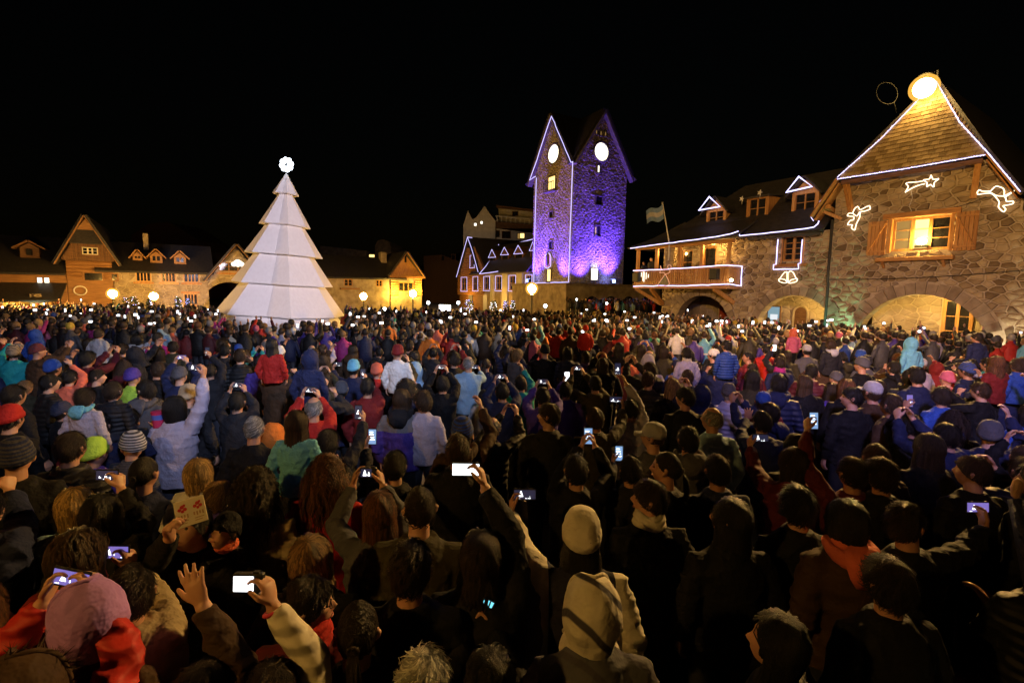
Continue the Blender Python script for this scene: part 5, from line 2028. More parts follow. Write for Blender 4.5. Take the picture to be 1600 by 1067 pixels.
# small trees strung with fairy lights
for (x, y, d, h, w, lab, cols) in ((205, 484, 34, 1.9, 1.5, "small leafy tree in white and violet fairy lights below the glaring lamp", 'wb'), (234, 487, 35, 1.4, 0.7, "slim dark tree with few white fairy lights between two street lamps", 'wb'),
                                   (279, 484, 35, 1.7, 0.8, "small tree in bluish fairy lights under the dormer range", 'wb'), (295, 486, 36, 1.6, 0.6, "narrow tree in blue fairy lights right beside a bright white lamp", 'b'),
                                   (731, 484, 45, 2.0, 1.4, "small tree in white fairy lights before the log gable", 'wb'), (771, 486, 44, 2.2, 1.2, "slim tree in white lights at the foot of a pale pilaster", 'w'),
                                   (790, 486, 44, 1.9, 0.9, "small tree in blue lights before the long outlined front", 'b'), (801, 486, 44, 2.1, 0.9, "small tree in pale blue lights nearest the tall lit lamp post", 'wb')):
    p = at_depth(x, y, d)
    t = thing("fairy_light_tree", lab, "tree", (p.x, p.y, 0), 0, "small trees strung with fairy lights")
    H = p.z + 0.9
    rg = random.Random(int(x))
    tr_ = MB().tube([(0, 0, 0), (0.03, 0, H * 0.5), (0, 0, H)], [0.06, 0.045, 0.015], 6)
    for k in range(7):
        a = rg.uniform(0, 6.28)
        z = H * rg.uniform(0.4, 0.85)
        tr_.tube([(0, 0, z), (0.4 * w * math.cos(a), 0.4 * w * math.sin(a), z + 0.25)], [0.02, 0.008], 5)
    tr_.build("trunk", M['darkwood'], t)
    lf, l1, l2 = MB(), MB(), MB()
    for k in range(260):
        z = rg.uniform(0.35, 1.0)
        rad = w * 0.5 * math.sqrt(rg.random()) * (1.15 - z * 0.75 if w < 1.3 else 1.0 - abs(z - 0.65) * 1.2)
        a = rg.uniform(0, 6.28)
        c = Vector((rad * math.cos(a), rad * math.sin(a), z * H))
        u = Vector([rg.gauss(0, 1) for _ in range(3)]).normalized() * 0.07
        v_ = Vector([rg.gauss(0, 1) for _ in range(3)]).normalized() * 0.07
        lf.add([c - u, c + v_, c + u, c - v_], [(0, 1, 2, 3)])
        if k < 60:
            q = c * 1.02
            r_ = 0.022
            (l1 if (cols == 'b' or (cols == 'wb' and k % 2)) else l2).add([q + Vector(s) * r_ for s in ((1, 0, 0), (0, 1, 0), (-1, 0, 0), (0, -1, 0), (0, 0, 1), (0, 0, -1))],
                   [(0, 1, 4), (1, 2, 4), (2, 3, 4), (3, 0, 4), (1, 0, 5), (2, 1, 5), (3, 2, 5), (0, 3, 5)])
    M.setdefault('leaf', surf("leaf", [(0.3, (0.03, 0.05, 0.02)), (0.7, (0.07, 0.11, 0.04))], 6, 0.7, 0.1, 0.01))
    o = lf.build("crown", M['leaf'], t)
    if l1.v:
        l1.build("fairy_lights", M['fairy_blue'], t)
    if l2.v:
        l2.build("fairy_lights", M['fairy_white'], t)
# bare white bulbs and lamps low over the crowd
for (x, y, d, r_, lab) in ((60, 490, 30, 0.13, "bright white lamp low before the stone pier at the far left"), (283, 488, 34, 0.20, "bright white lamp between the two bluish fairy light trees"), (325, 485, 36, 0.10, "small white lamp left of the white tree near the dark arch"),
                           (308, 494, 33, 0.11, "small yellowish lamp low between fairy trees and white tree"), (601, 483, 40, 0.14, "small white lamp between the two amber street lamps"), (669, 473, 45, 0.15, "small pale lamp right of the little timber gable"),
                           (716, 473, 46, 0.15, "small white lamp at the far corner of the log gable"), (852, 478, 36, 0.13, "white lamp low just right of the tall lit lamp post"), (901, 468, 44, 0.09, "tiny white lamp over the heads under the tower"), (948, 474, 42, 0.10, "small white lamp over the terrace crowd right of the tower door")):
    p = at_depth(x, y, d)
    t = thing("plaza_lamp", lab, "lamp", (p.x, p.y, 0))
    MB().tube([(0, 0, 0), (0, 0, p.z - r_ * 0.8)], 0.03, 6).build("post", M['iron'], t, True)
    MB().ball((0, 0, p.z), r_, 10, 7).build("bulb", M['white_led'], t, True)
p = at_depth(695, 481, 42)
t = thing("stall_sign", "glowing white rectangular sign box between the amber gable and the log gable", "sign", (p.x, p.y, 0))
MB().bbox(-0.55, 0.55, 0, 0.12, p.z - 0.3, p.z + 0.3, 0.02).build("sign_case", M['black'], t)
MB().box(-0.5, 0.5, -0.012, -0.003, p.z - 0.25, p.z + 0.25).build("sign_face", M['white_led'], t)
MB().tube([(0, 0.06, 0), (0, 0.06, p.z - 0.3)], 0.04, 6).build("post", M['iron'], t)

# ================================================================== people: materials


def obj_colour(nt):
    return nt.nodes.new("ShaderNodeObjectInfo").outputs["Color"]


def cloth_mat(name, kind="plain"):
    m, nt, b = new_mat(name)
    c = obj_colour(nt)
    v = coords(nt, (1, 1, 1))
    n = noise(nt, 7, 5, v)
    shade = ramp(nt, n, [(0.3, (0.75, 0.75, 0.75)), (0.7, (1.0, 1.0, 1.0))])
    col = mix_col(nt, 1.0, c, shade, 'MULTIPLY')
    sx = nt.nodes.new("ShaderNodeSeparateXYZ")
    nt.links.new(v, sx.inputs[0])
    if kind == "yoke":
        f = nt.nodes.new("ShaderNodeMath")
        f.operation = 'GREATER_THAN'
        nt.links.new(sx.outputs[2], f.inputs[0])
        f.inputs[1].default_value = 1.27
        col = mix_col(nt, f.outputs[0], col, (0.16, 0.15, 0.16))
    if kind == "stripe":
        w = nt.nodes.new("ShaderNodeTexWave")
        w.bands_direction = 'DIAGONAL'
        w.inputs["Scale"].default_value = 2.6
        w.inputs["Distortion"].default_value = 1.5
        nt.links.new(v, w.inputs[0])
        col = mix_col(nt, ramp(nt, w.outputs["Fac"], [(0.90, (0, 0, 0)), (0.96, (1, 1, 1))]), col, (0.06, 0.055, 0.07))
    if kind == "vest":
        f = nt.nodes.new("ShaderNodeMath")
        f.operation = 'LESS_THAN'
        ab = nt.nodes.new("ShaderNodeMath")
        ab.operation = 'ABSOLUTE'
        nt.links.new(sx.outputs[0], ab.inputs[0])
        nt.links.new(ab.outputs[0], f.inputs[0])
        f.inputs[1].default_value = 0.165
        col = mix_col(nt, f.outputs[0], col, (0.016, 0.016, 0.03))
    if kind == "bands":
        w = nt.nodes.new("ShaderNodeTexWave")
        w.bands_direction = 'Z'
        w.inputs["Scale"].default_value = 14
        nt.links.new(v, w.inputs[0])
        col = mix_col(nt, ramp(nt, w.outputs["Fac"], [(0.45, (0, 0, 0)), (0.55, (1, 1, 1))]), col, (0.05, 0.05, 0.06))
    nt.links.new(col, b.inputs["Base Color"])
    b.inputs["Roughness"].default_value = 0.75 if kind != "puffer" else 0.6
    b.inputs["Specular IOR Level"].default_value = 0.16 if kind != "puffer" else 0.3
    b.inputs["Sheen Weight"].default_value = 0.02
    n2 = noise(nt, 10, 3, v, 0.6)
    if kind == "puffer":
        w = nt.nodes.new("ShaderNodeTexWave")
        w.bands_direction = 'Z'
        w.wave_profile = 'SIN'
        w.inputs["Scale"].default_value = 4.6
        w.inputs["Distortion"].default_value = 0.8
        nt.links.new(v, w.inputs[0])
        ad = nt.nodes.new("ShaderNodeMath")
        ad.operation = 'MULTIPLY_ADD'
        nt.links.new(w.outputs["Fac"], ad.inputs[0])
        ad.inputs[1].default_value = 1.2
        nt.links.new(n2, ad.inputs[2])
        bump(nt, b, ad.outputs[0], 0.45, 0.03)
    else:
        bump(nt, b, n2, 0.8, 0.035)
    return m


for k_ in ("plain", "puffer", "yoke", "vest", "stripe", "bands"):
    M['cloth_' + k_] = cloth_mat("cloth_" + k_, k_)
m, nt, b = new_mat("skin")
c = obj_colour(nt)
col = mix_col(nt, noise(nt, 9, 3, coords(nt)), c, (0.42, 0.18, 0.11))
nt.links.new(col, b.inputs["Base Color"])
b.inputs["Roughness"].default_value = 0.5
b.inputs["Subsurface Weight"].default_value = 0.08
b.inputs["Subsurface Radius"].default_value = (0.02, 0.008, 0.004)
M['skin'] = m
m, nt, b = new_mat("hair")
c = obj_colour(nt)
at = nt.nodes.new("ShaderNodeAttribute")
at.attribute_name = "strand"
col = mix_col(nt, 1.0, c, at.outputs["Color"], 'MULTIPLY')
nt.links.new(col, b.inputs["Base Color"])
b.inputs["Roughness"].default_value = 0.46
b.inputs["Specular IOR Level"].default_value = 0.4
bump(nt, b, noise(nt, 5, 3, coords(nt, (50, 50, 5)), 0.7), 0.9, 0.012)
M['hair'] = m
M['trousers'] = surf("trousers", [(0.3, (0.012, 0.013, 0.018)), (0.7, (0.035, 0.038, 0.055))], 5, 0.85, 0.5, 0.01, rnd=0.6)
M['shoe'] = surf("shoe_leather", [(0.3, (0.015, 0.012, 0.01)), (0.7, (0.04, 0.03, 0.025))], 8, 0.5, 0.1, 0.003)
M['eye'] = surf("eye_dark", [(0.3, (0.02, 0.015, 0.012)), (0.7, (0.04, 0.03, 0.02))], 8, 0.15, 0.0, 0.001, spec=0.6)
M['lips'] = surf("lips", [(0.3, (0.34, 0.11, 0.09)), (0.7, (0.42, 0.15, 0.12))], 8, 0.4, 0.1, 0.001)


# ================================================================== people: bodies
def loft(mb, secs, seg=14):
    """secs: (centre, rx, ry) stacked along z; or with explicit axes (centre, ax, ay)."""
    vs = []
    for c, a, b in secs:
        c = Vector(c)
        ax = a if isinstance(a, Vector) else Vector((a, 0, 0))
        ay = b if isinstance(b, Vector) else Vector((0, b, 0))
        for k in range(seg):
            t = 2 * math.pi * k / seg
            vs.append(c + ax * math.cos(t) + ay * math.sin(t))
    n = len(secs)
    fs = []
    for i in range(n - 1):
        for k in range(seg):
            l = (k + 1) % seg
            fs.append((i * seg + k, i * seg + l, (i + 1) * seg + l, (i + 1) * seg + k))
    fs.append(tuple(range(seg - 1, -1, -1)))
    fs.append(tuple(range((n - 1) * seg, n * seg)))
    mb.add(vs, fs)


def head_points(nu=40, nv=28):
    """A head facing +y, centred on the eyes' height, 0.23 m tall."""
    vs = []
    for i in range(nv + 1):
        th = math.pi * i / nv
        for j in range(nu):
            ph = 2 * math.pi * j / nu
            x, y, z = math.sin(th) * math.cos(ph), math.sin(th) * math.sin(ph), math.cos(th)
            X, Y, Z = x * 0.076, y * 0.096, z * 0.118
            if z < 0:                                   # jaw
                t = -z
                X *= 1 - 0.30 * t * t
                Y *= 1 - 0.10 * t
                if y > 0:
                    Y += 0.016 * t * y
                else:
                    Y *= 1 - 0.28 * t
            if y > 0:                                   # face is flatter than the skull
                Y *= 0.95
                g = lambda cx, cz, sx, sz: math.exp(-((X - cx) / sx) ** 2 - ((Z - cz) / sz) ** 2)
                Y += 0.024 * g(0, -0.028, 0.011, 0.016) + 0.012 * g(0, -0.008, 0.009, 0.02)
                Y -= 0.011 * (g(0.031, 0.004, 0.016, 0.011) + g(-0.031, 0.004, 0.016, 0.011))
                Y += 0.005 * (g(0.03, 0.024, 0.022, 0.008) + g(-0.03, 0.024, 0.022, 0.008))
                Y += 0.006 * g(0, -0.062, 0.020, 0.006) + 0.005 * g(0, -0.074, 0.018, 0.006)
                Y -= 0.004 * g(0, -0.068, 0.024, 0.0025)
                Y += 0.008 * g(0, -0.098, 0.022, 0.016)
                Y += 0.005 * (g(0.045, -0.03, 0.02, 0.02) + g(-0.045, -0.03, 0.02, 0.02))
            vs.append((X, Y, Z))
    fs = []
    for i in range(nv):
        for j in range(nu):
            k = (j + 1) % nu
            fs.append((i * nu + j, (i + 1) * nu + j, (i + 1) * nu + k, i * nu + k))
    return vs, fs


HEADV, HEADF = head_points()


def hand(mb, w, d, n, side, grip):
    """Palm, four fingers of different lengths and a thumb. w wrist, d finger direction, n palm normal, side thumb side."""
    d, n, s = d.normalized(), n.normalized(), side.normalized()
    loft(mb, [(w - d * 0.02, s * 0.026, n * 0.020), (w + d * 0.015, s * 0.030, n * 0.018), (w + d * 0.05, s * 0.040, n * 0.017), (w + d * 0.085, s * 0.041, n * 0.013), (w + d * 0.094, s * 0.034, n * 0.008)], 12)
    curl = {'open': (6, 8, 8), 'relaxed': (22, 26, 20), 'phone': (28, 48, 38), 'fist': (70, 85, 60)}[grip]
    spread = 9 if grip == 'open' else 3
    for k, (off, ln) in enumerate(((0.029, 0.92), (0.010, 1.0), (-0.010, 0.95), (-0.029, 0.76))):
        p = w + d * (0.082 - 0.006 * abs(k - 1)) + s * off
        a = R(spread * (1.5 - k))
        dd = (d * math.cos(a) + s * math.sin(a)).normalized()
        nn = n.copy()
        pts = [p - dd * 0.02, p]
        for c, l in zip(curl, (0.042, 0.028, 0.022)):
            c = R(c)
            dd, nn = dd * math.cos(c) + nn * math.sin(c), nn * math.cos(c) - dd * math.sin(c)
            p = p + dd * l * ln
            pts.append(p)
        mb.tube(pts, [0.0105, 0.0105, 0.0098, 0.0088, 0.0072], 8)
    p = w + d * 0.028 + s * 0.026
    t1 = (d * 0.62 + s * 0.72 + n * (0.35 if grip != 'open' else 0.1)).normalized()
    t2 = (d * 0.85 + s * (0.25 if grip != 'open' else 0.55) + n * (0.5 if grip == 'phone' else 0.2)).normalized()
    mb.tube([p - t1 * 0.012, p + t1 * 0.034, p + t1 * 0.034 + t2 * 0.030, p + t1 * 0.034 + t2 * 0.052], [0.014, 0.012, 0.0105, 0.008], 8)


def reach(S, W, L1, L2, pole):
    v = W - S
    L = v.length
    if L > (L1 + L2) * 0.985:
        v = v * ((L1 + L2) * 0.985 / L)
        W = S + v
        L = v.length
    a = (L1 * L1 - L2 * L2 + L * L) / (2 * L)
    h = math.sqrt(max(0, L1 * L1 - a * a))
    u = v / L
    p = pole - u * pole.dot(u)
    if p.length < 1e-4:
        p = Vector((0, -1, 0)) - u * u.y * -1
    p.normalize()
    return S + u * a + p * h, W


NECK = Vector((0, 0.0, 1.47))
HEADC = Vector((0, 0.02, 1.60))


def raw_person(spec):
    """Returns builders for the body (skin), the coat and the trousers of one figure, 1.72 m tall, facing +y."""
    skin, coat, legs = MB(), MB(), MB()
    sit = spec.get('sit', False)
    fat = spec.get('fat', 1.0)
    long_coat = spec.get('long', 0.80)
    puff = spec.get('puff', 1.0)
    # torso
    lean = spec.get('lean', 0.0)
    tz = [(0.88, .165, .115), (0.98, .15, .108), (1.08, .14, .105), (1.22, .165, .118), (1.32, .165, .10), (1.385, .12, .08), (1.43, .07, .058)]
    loft(skin, [((0, -0.01, z), rx, ry) for z, rx, ry in tz])
    cz = [(long_coat, .205, .155), (0.92, .20, .155), (1.06, .185, .15), (1.22, .205, .162), (1.32, .208, .150), (1.385, .175, .125), (1.43, .115, .10), (1.47, .085, .082)]
    loft(coat, [((0, -0.01, z), rx * fat * puff, ry * fat * puff) for z, rx, ry in cz], 18)
    # neck and head
    skin.tube([(0, -0.012, 1.40), (0, -0.008, 1.47), (0, 0.004, 1.54), (0, 0.012, 1.60)], [0.062, 0.056, 0.054, 0.05], 14)
    yaw, pit = R(spec.get('hyaw', 0)), R(spec.get('hpit', 6))
    hm = Matrix.Translation(HEADC) @ Matrix.Rotation(yaw, 4, 'Z') @ Matrix.Rotation(pit, 4, 'X')
    hs = spec.get('hscale', 1.0)
    skin.add([hm @ (Vector(v) * hs) for v in HEADV], HEADF)
    for sx in (-1, 1):
        skin.tube([hm @ (Vector((sx * 0.074, -0.006, 0.022)) * hs), hm @ (Vector((sx * 0.086, -0.016, 0.012)) * hs), hm @ (Vector((sx * 0.083, -0.012, -0.012)) * hs), hm @ (Vector((sx * 0.074, 0.002, -0.03)) * hs)], [0.010, 0.015, 0.012, 0.009], 8)
    # arms
    hands = {}
    for sd in ('l', 'r'):
        sx = -1 if sd == 'l' else 1
        S = Vector((sx * 0.180, -0.01, 1.362))
        tgt = spec.get(sd)
        if tgt is None:
            tgt = Vector((sx * 0.25, 0.06 + 0.03 * sx, 0.86))
            grip, dirn, nrm, thumb = 'relaxed', Vector((0, 0.15, -1)), Vector((-sx, 0, 0)), Vector((0, 1, 0))
            pole = Vector((sx * 0.6, -1, 0))
        else:
            tgt = Vector(tgt)
            grip = spec.get('grip', 'phone')
            pole = Vector((sx * 0.9, -0.1, -1.0))
            dirn = nrm = thumb = None
        up_ = (tgt.z > 1.35)
        if up_:
            S = S + Vector((-sx * 0.01, 0.01, 0.035 * min(1, (tgt.z - 1.35) / 0.4)))
        E_, W = reach(S, tgt, 0.29, 0.265, pole)
        if dirn is None:
            fa = (W - E_).normalized()
            if grip == 'open':
                dirn = (fa + Vector((0, 0, 0.5))).normalized()
                nrm = Vector((0, 1, 0)) - dirn * dirn.y
                thumb = Vector((-sx, 0, 0)) - dirn * (-sx * dirn.x)
            else:
                dirn = (fa * 0.6 + Vector((0, 0.25, 0.75))).normalized()
                nrm = Vector((-sx, 0.15, 0)) - dirn * Vector((-sx, 0.15, 0)).dot(dirn)
                thumb = Vector((0, -1, 0.2)) - dirn * Vector((0, -1, 0.2)).dot(dirn)
                thumb = thumb - nrm.normalized() * thumb.dot(nrm.normalized())
        skin.tube([S, S.lerp(E_, 0.5), E_, E_.lerp(W, 0.5), W], [0.044, 0.044, 0.040, 0.037, 0.028], 12)
        hand(skin, W, dirn, nrm, thumb, grip)
        hands[sd] = (W, dirn.normalized(), nrm.normalized())
        cuff = W - (W - E_).normalized() * spec.get('cuff', 0.015)
        pf = puff * fat
        coat.tube([Vector((sx * 0.10, -0.01, 1.36)), S, S.lerp(E_, 0.35), S.lerp(E_, 0.75), E_, E_.lerp(cuff, 0.4), E_.lerp(cuff, 0.85), cuff],
                  [0.072 * pf, 0.072 * pf, 0.071 * pf, 0.066 * pf, 0.064 * pf, 0.060 * pf, 0.050 * pf, 0.043], 14)
    # legs
    for sx in (-1, 1):
        H = Vector((sx * 0.09, -0.01, 0.90))
        if sit:
            K = Vector((sx * 0.15, 0.34, 0.90))
            A_ = Vector((sx * 0.14, 0.36, 0.50))
        else:
            K = Vector((sx * 0.105, 0.02, 0.49))
            A_ = Vector((sx * 0.11, -0.02, 0.09))
        skin.tube([H, K, A_], [0.075, 0.05, 0.035], 8)
        legs.tube([H + Vector((0, 0, 0.04)), H.lerp(K, 0.3), H.lerp(K, 0.7), K, K.lerp(A_, 0.4), K.lerp(A_, 0.95)], [0.11, 0.103, 0.085, 0.075, 0.07, 0.062], 10, mi=0)
        fd = Vector((0, 1, 0)) if not sit else Vector((0, 0.8, -0.3)).normalized()
        fu = Vector((0, 0, 1)) if not sit else Vector((0, 0.3, 0.8)).normalized()
        secs = []
        for t, rx, rz in ((-0.07, .03, .035), (-0.04, .042, .055), (0.02, .044, .055), (0.10, .050, .042), (0.165, .042, .030), (0.19, .02, .018)):
            secs.append((A_ + fd * t - fu * (0.035 if not sit else 0.04) + Vector((sx * 0.01 * t * 10, 0, 0)), Vector((rx, 0, 0)), fu * rz))
        n0 = len(legs.f)
        loft(legs, secs, 10)
        for q in range(n0, len(legs.f)):
            legs.m[q] = 1
    loft(legs, [((0, -0.01, 0.84), .155, .11), ((0, -0.01, 0.93), .172, .125), ((0, -0.01, 1.02), .155, .118)], 14)
    return skin, coat, legs, hands, (yaw, pit)


TEMPLATES = {}
_pending = []


def want_template(key, spec, near=False):
    if key in TEMPLATES:
        return
    skin, coat, legs, hands, hrot = raw_person(spec)
    TEMPLATES[key] = dict(hands=hands, hrot=hrot, spec=spec, legs=legs.mesh("trousers", [M['trousers'], M['shoe']], True))
    for part, mbx, vox, ratio in (("body", skin, 0.0065 if near else 0.0095, 0.24 if near else 0.28), ("coat", coat, 0.013 if near else 0.019, 0.8)):
        me = mbx.mesh(part, M['skin'])
        o = link(bpy.data.objects.new("temp", me))
        rm = o.modifiers.new("remesh", 'REMESH')
        rm.mode = 'VOXEL'
        rm.voxel_size = vox
        rm.use_smooth_shade = True
        sm_ = o.modifiers.new("smooth", 'SMOOTH')
        sm_.factor = 0.5
        sm_.iterations = 1 if part == "body" else 3
        if ratio < 1:
            dc = o.modifiers.new("dec", 'DECIMATE')
            dc.ratio = ratio
        _pending.append((key, part, o))


def fold_noise(me, seed, amp=0.012):
    """Soft creases in the cloth: real relief, denser at the elbows and the waist."""
    n = len(me.vertices)
    co = np.empty(n * 3)
    me.vertices.foreach_get("co", co)
    co = co.reshape(-1, 3)
    no = np.empty(n * 3)
    me.vertices.foreach_get("normal", no)
    no = no.reshape(-1, 3)
    rg = np.random.default_rng(seed)
    h = np.zeros(n)
    for k in range(7):
        d = rg.normal(size=3)
        d[2] *= 2.2
        d /= np.linalg.norm(d)
        f = rg.uniform(14, 46)
        ph = rg.uniform(0, 6.28)
        w = np.sin(co @ rg.normal(size=3) * 5 + rg.uniform(0, 6)) * 0.5 + 0.5
        h += (1 - np.abs(np.sin(co @ d * f + ph + 0.8 * np.sin(co @ rg.normal(size=3) * 9)))) ** 2 * w / (1 + k * 0.2)
    co = co + no * ((h - h.mean()) * amp)[:, None]
    me.vertices.foreach_set("co", co.ravel())
    me.update()


def flush_templates():
    bpy.context.view_layer.update()
    dg = bpy.context.evaluated_depsgraph_get()
    for i, (key, part, o) in enumerate(_pending):
        me = bpy.data.meshes.new_from_object(o.evaluated_get(dg))
        me.name = part
        me.materials.clear()
        me.materials.append(M['skin'] if part == "body" else M['cloth_plain'])
        me.polygons.foreach_set("use_smooth", [True] * len(me.polygons))
        if part == "coat":
            fold_noise(me, i)
        TEMPLATES[key][part] = me
    for key, part, o in _pending:
        me = o.data
        bpy.data.objects.remove(o)
        bpy.data.meshes.remove(me)
    _pending.clear()


# ================================================================== hair and headgear, centred on the head, facing +y
def scalp(u, v):
    """u: angle round the head (0 = front), v: 0 top .. 1 hairline at the nape."""
    th = v * math.pi * 0.60
    x = math.sin(th) * math.sin(u)
    y = math.sin(th) * math.cos(u)
    z = math.cos(th)
    return Vector((x * 0.083, y * 0.104 - 0.008, z * 0.123 + 0.004)), Vector((x, y, z)).normalized()


def hairline(u):
    """lowest v allowed at this bearing (front is higher)."""
    f = (math.cos(u) + 1) / 2
    return 1.06 - 0.50 * f ** 1.6


def hair_mesh(kind, seed):
    rg = random.Random(seed)
    mb = MB()
    tones = []
    # under-shell
    nu, nv = 24, 9
    puffy = {'short': 1.02, 'buzz': 0.99, 'curly': 1.18, 'long': 1.05, 'bob': 1.08, 'pony': 1.0, 'wavy': 1.08, 'fringe': 1.0, 'mop': 1.08}[kind]
    vs = []
    for i in range(nv + 1):
        for j in range(nu):
            u = 2 * math.pi * j / nu
            v0 = 0.42 if kind == 'fringe' else 0.0
            vmax = hairline(u)
            if kind == 'fringe':
                vmax = max(vmax, v0 + 0.02) if math.cos(u) < 0.35 else v0 + 0.02
            v = v0 + (vmax - v0) * i / nv
            p, n = scalp(u, v)
            edge = 1 - 0.06 * (i == nv)
            edge *= 1 + 0.012 * math.sin(j * 2.4 + seed) - 0.012 * (j % 2)
            vs.append(Vector((0, -0.008, 0.004)) + (p - Vector((0, -0.008, 0.004))) * puffy * edge)
    fs = []
    for i in range(nv):
        for j in range(nu):
            k = (j + 1) % nu
            fs.append((i * nu + k, i * nu + j, (i + 1) * nu + j, (i + 1) * nu + k))
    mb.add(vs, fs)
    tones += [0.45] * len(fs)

    def strand(pts, w, tip=0.25):
        # flat tapered ribbon
        n = len(pts)
        vs, fs = [], []
        for i, p in enumerate(pts):
            d = (pts[min(i + 1, n - 1)] - pts[max(i - 1, 0)])
            c = Vector((p.x, p.y + 0.01, 0.25 * p.z))
            s = d.cross(c)
            if s.length < 1e-6:
                s = Vector((1, 0, 0))
            s.normalize()
            ww = w * (1 - (1 - tip) * (i / (n - 1)) ** 2)
            vs += [p - s * ww, p + s * ww]
        for i in range(n - 1):
            a = 2 * i
            fs.append((a, a + 1, a + 3, a + 2))
        mb.add(vs, fs)
        tones.extend([0.5 + 1.15 * rg.random() ** 2] * len(fs))

    if kind in ('short', 'buzz', 'mop', 'fringe'):
        N = {'short': 800, 'buzz': 420, 'mop': 900, 'fringe': 300}[kind]
        for k in range(N):
            u = rg.uniform(-math.pi, math.pi)
            v = rg.uniform(0.02, hairline(u)) ** 0.9
            if kind == 'fringe':
                if math.cos(u) > 0.3:
                    continue
                v = rg.uniform(0.5, 1.0)
            st = {'short': 0.11, 'buzz': 0.04, 'mop': 0.15, 'fringe': 0.07}[kind] * rg.uniform(0.7, 1.2)
            du = rg.gauss(0.10, 0.12)
            loose = {'short': 0.022, 'buzz': 0.01, 'mop': 0.032, 'fringe': 0.02}[kind] * rg.random() ** 2
            pts = []
            for t in range(4):
                ut = u + du * t / max(0.25, v + 0.2)
                pp, nn = scalp(ut, min(hairline(ut) + 0.06 + 0.05 * rg.random(), v + st * t))
                pts.append(pp * puffy + nn * (0.002 + loose * (t / 3) ** 1.3))
            strand(pts, 0.0036)
    elif kind == 'curly':
        for k in range(1300):
            u = rg.uniform(-math.pi, math.pi)
            v = rg.uniform(0.02, hairline(u))
            p, n = scalp(u, v)
            back = (1 - math.cos(u)) / 2
            l = rg.uniform(0.10, 0.18) * (0.6 + 0.7 * back)
            pts = []
            ph = rg.uniform(0, 6.28)
            out = rg.uniform(0.25, 0.75)
            q = p * 1.08
            s = n.cross(Vector((0, 0, 1)))
            s = s.normalized() if s.length > 1e-3 else Vector((1, 0, 0))
            for t in range(10):
                f = t / 9
                c = q + n * (l * out * math.sin(f * 1.7) * 0.8) + Vector((0, 0, -1)) * l * 1.35 * f * f * (0.6 + 0.6 * back) - Vector((0, 0.03 * f, 0))
                pts.append(c + (s * math.cos(ph + f * 14) + Vector((0, 0, 1)) * math.sin(ph + f * 14) * 0.7) * 0.016)
            strand(pts, 0.0036, 0.5)
    else:
        L = {'long': 0.40, 'wavy': 0.34, 'bob': 0.17, 'pony': 0.08}[kind]
        for k in range(900):
            u = rg.uniform(-math.pi, math.pi)
            v = rg.uniform(0.0, hairline(u)) ** 1.0
            p, n = scalp(u, v)
            q = p * (1.0 + (puffy - 1) * 0.9)
            if kind == 'pony':
                tgt = Vector((0, -0.115, 0.015))
                m_ = q.lerp(tgt, 0.5)
                m_ = m_.normalized() * max(m_.length, 0.098)
                strand([q, m_, tgt + Vector([rg.gauss(0, 0.006) for _ in range(3)])], 0.006, 0.6)
                continue
            # falls over the skull, then straight down
            pts = [q]
            vv, cur = v, q
            while vv < 1.0:
                vv = min(1.02, vv + 0.2)
                uu = u
                if abs(u) < 0.9:          # parting: sweep sideways off the face
                    uu = u + (0.25 if u > 0 else -0.25) * (1 + vv)
                    u = uu
                pp, nn = scalp(uu, vv)
                cur = pp * (1.0 + (puffy - 1)) + nn * (rg.uniform(0.0, 0.016) if vv > 0.3 else rg.uniform(0, 0.006))
                pts.append(cur)
            if math.cos(u) > 0.45:
                sgn = 1 if math.sin(u) > 0 else -1
                u = sgn * 1.15
                pp, nn = scalp(u, 1.0)
                pts[-1] = pp * puffy + nn * rg.uniform(0, 0.01)
            l = L * rg.uniform(0.75, 1.1)
            nseg = 5
            base = pts[-1]
            out = Vector((base.x, base.y + 0.02, 0))
            out = out.normalized() if out.length > 1e-3 else Vector((0, -1, 0))
            ph = rg.uniform(0, 6.28)
            amp = 0.014 if kind == 'wavy' else 0.003
            for t in range(1, nseg + 1):
                f = t / nseg
                shrink = -0.01 if kind == 'bob' else 0.012
                p = base + Vector((0, 0, -l * f)) + out * (shrink * math.sin(f * 2.5)) + Vector((0, -0.035 * f if L > 0.2 else 0.0, 0))
                p += Vector((math.sin(ph + f * 11), math.cos(ph + f * 9), 0)) * amp
                pts.append(p)
            strand(pts, 0.0048, 0.35)
        if kind == 'pony':
            for k in range(90):
                ph = rg.uniform(0, 6.28)
                r_ = 0.012 * math.sqrt(rg.random())
                p = Vector((0, -0.118, 0.015))
                pts = [p + Vector((r_ * math.cos(ph), 0, r_ * math.sin(ph)))]
                for t in range(1, 7):
                    f = t / 6
                    rr = r_ * (1 + 2.2 * math.sin(f * 2.4))
                    pts.append(p + Vector((rr * math.cos(ph), -0.05 * math.sin(f * 2.2) + rr * math.sin(ph) * 0.6, -0.28 * f * (0.7 + 0.3 * f))))
                strand(pts, 0.006, 0.3)
            mb.tube([(0.020 * math.cos(a), -0.122, 0.015 + 0.020 * math.sin(a)) for a in np.linspace(0, 6.283, 11)[:-1]], 0.007, 6, closed=True)
    me = mb.mesh("hair", M['hair'], True)
    tones += [1.0] * (len(mb.f) - len(tones))
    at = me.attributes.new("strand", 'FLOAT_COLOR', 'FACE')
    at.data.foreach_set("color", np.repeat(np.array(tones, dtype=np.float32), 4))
    return me


HAIR = {k: [hair_mesh(k, 100 + i) for i in range(n)] for k, n in (('short', 3), ('buzz', 1), ('mop', 2), ('fringe', 1), ('curly', 2), ('long', 2), ('wavy', 2), ('bob', 2), ('pony', 2))}


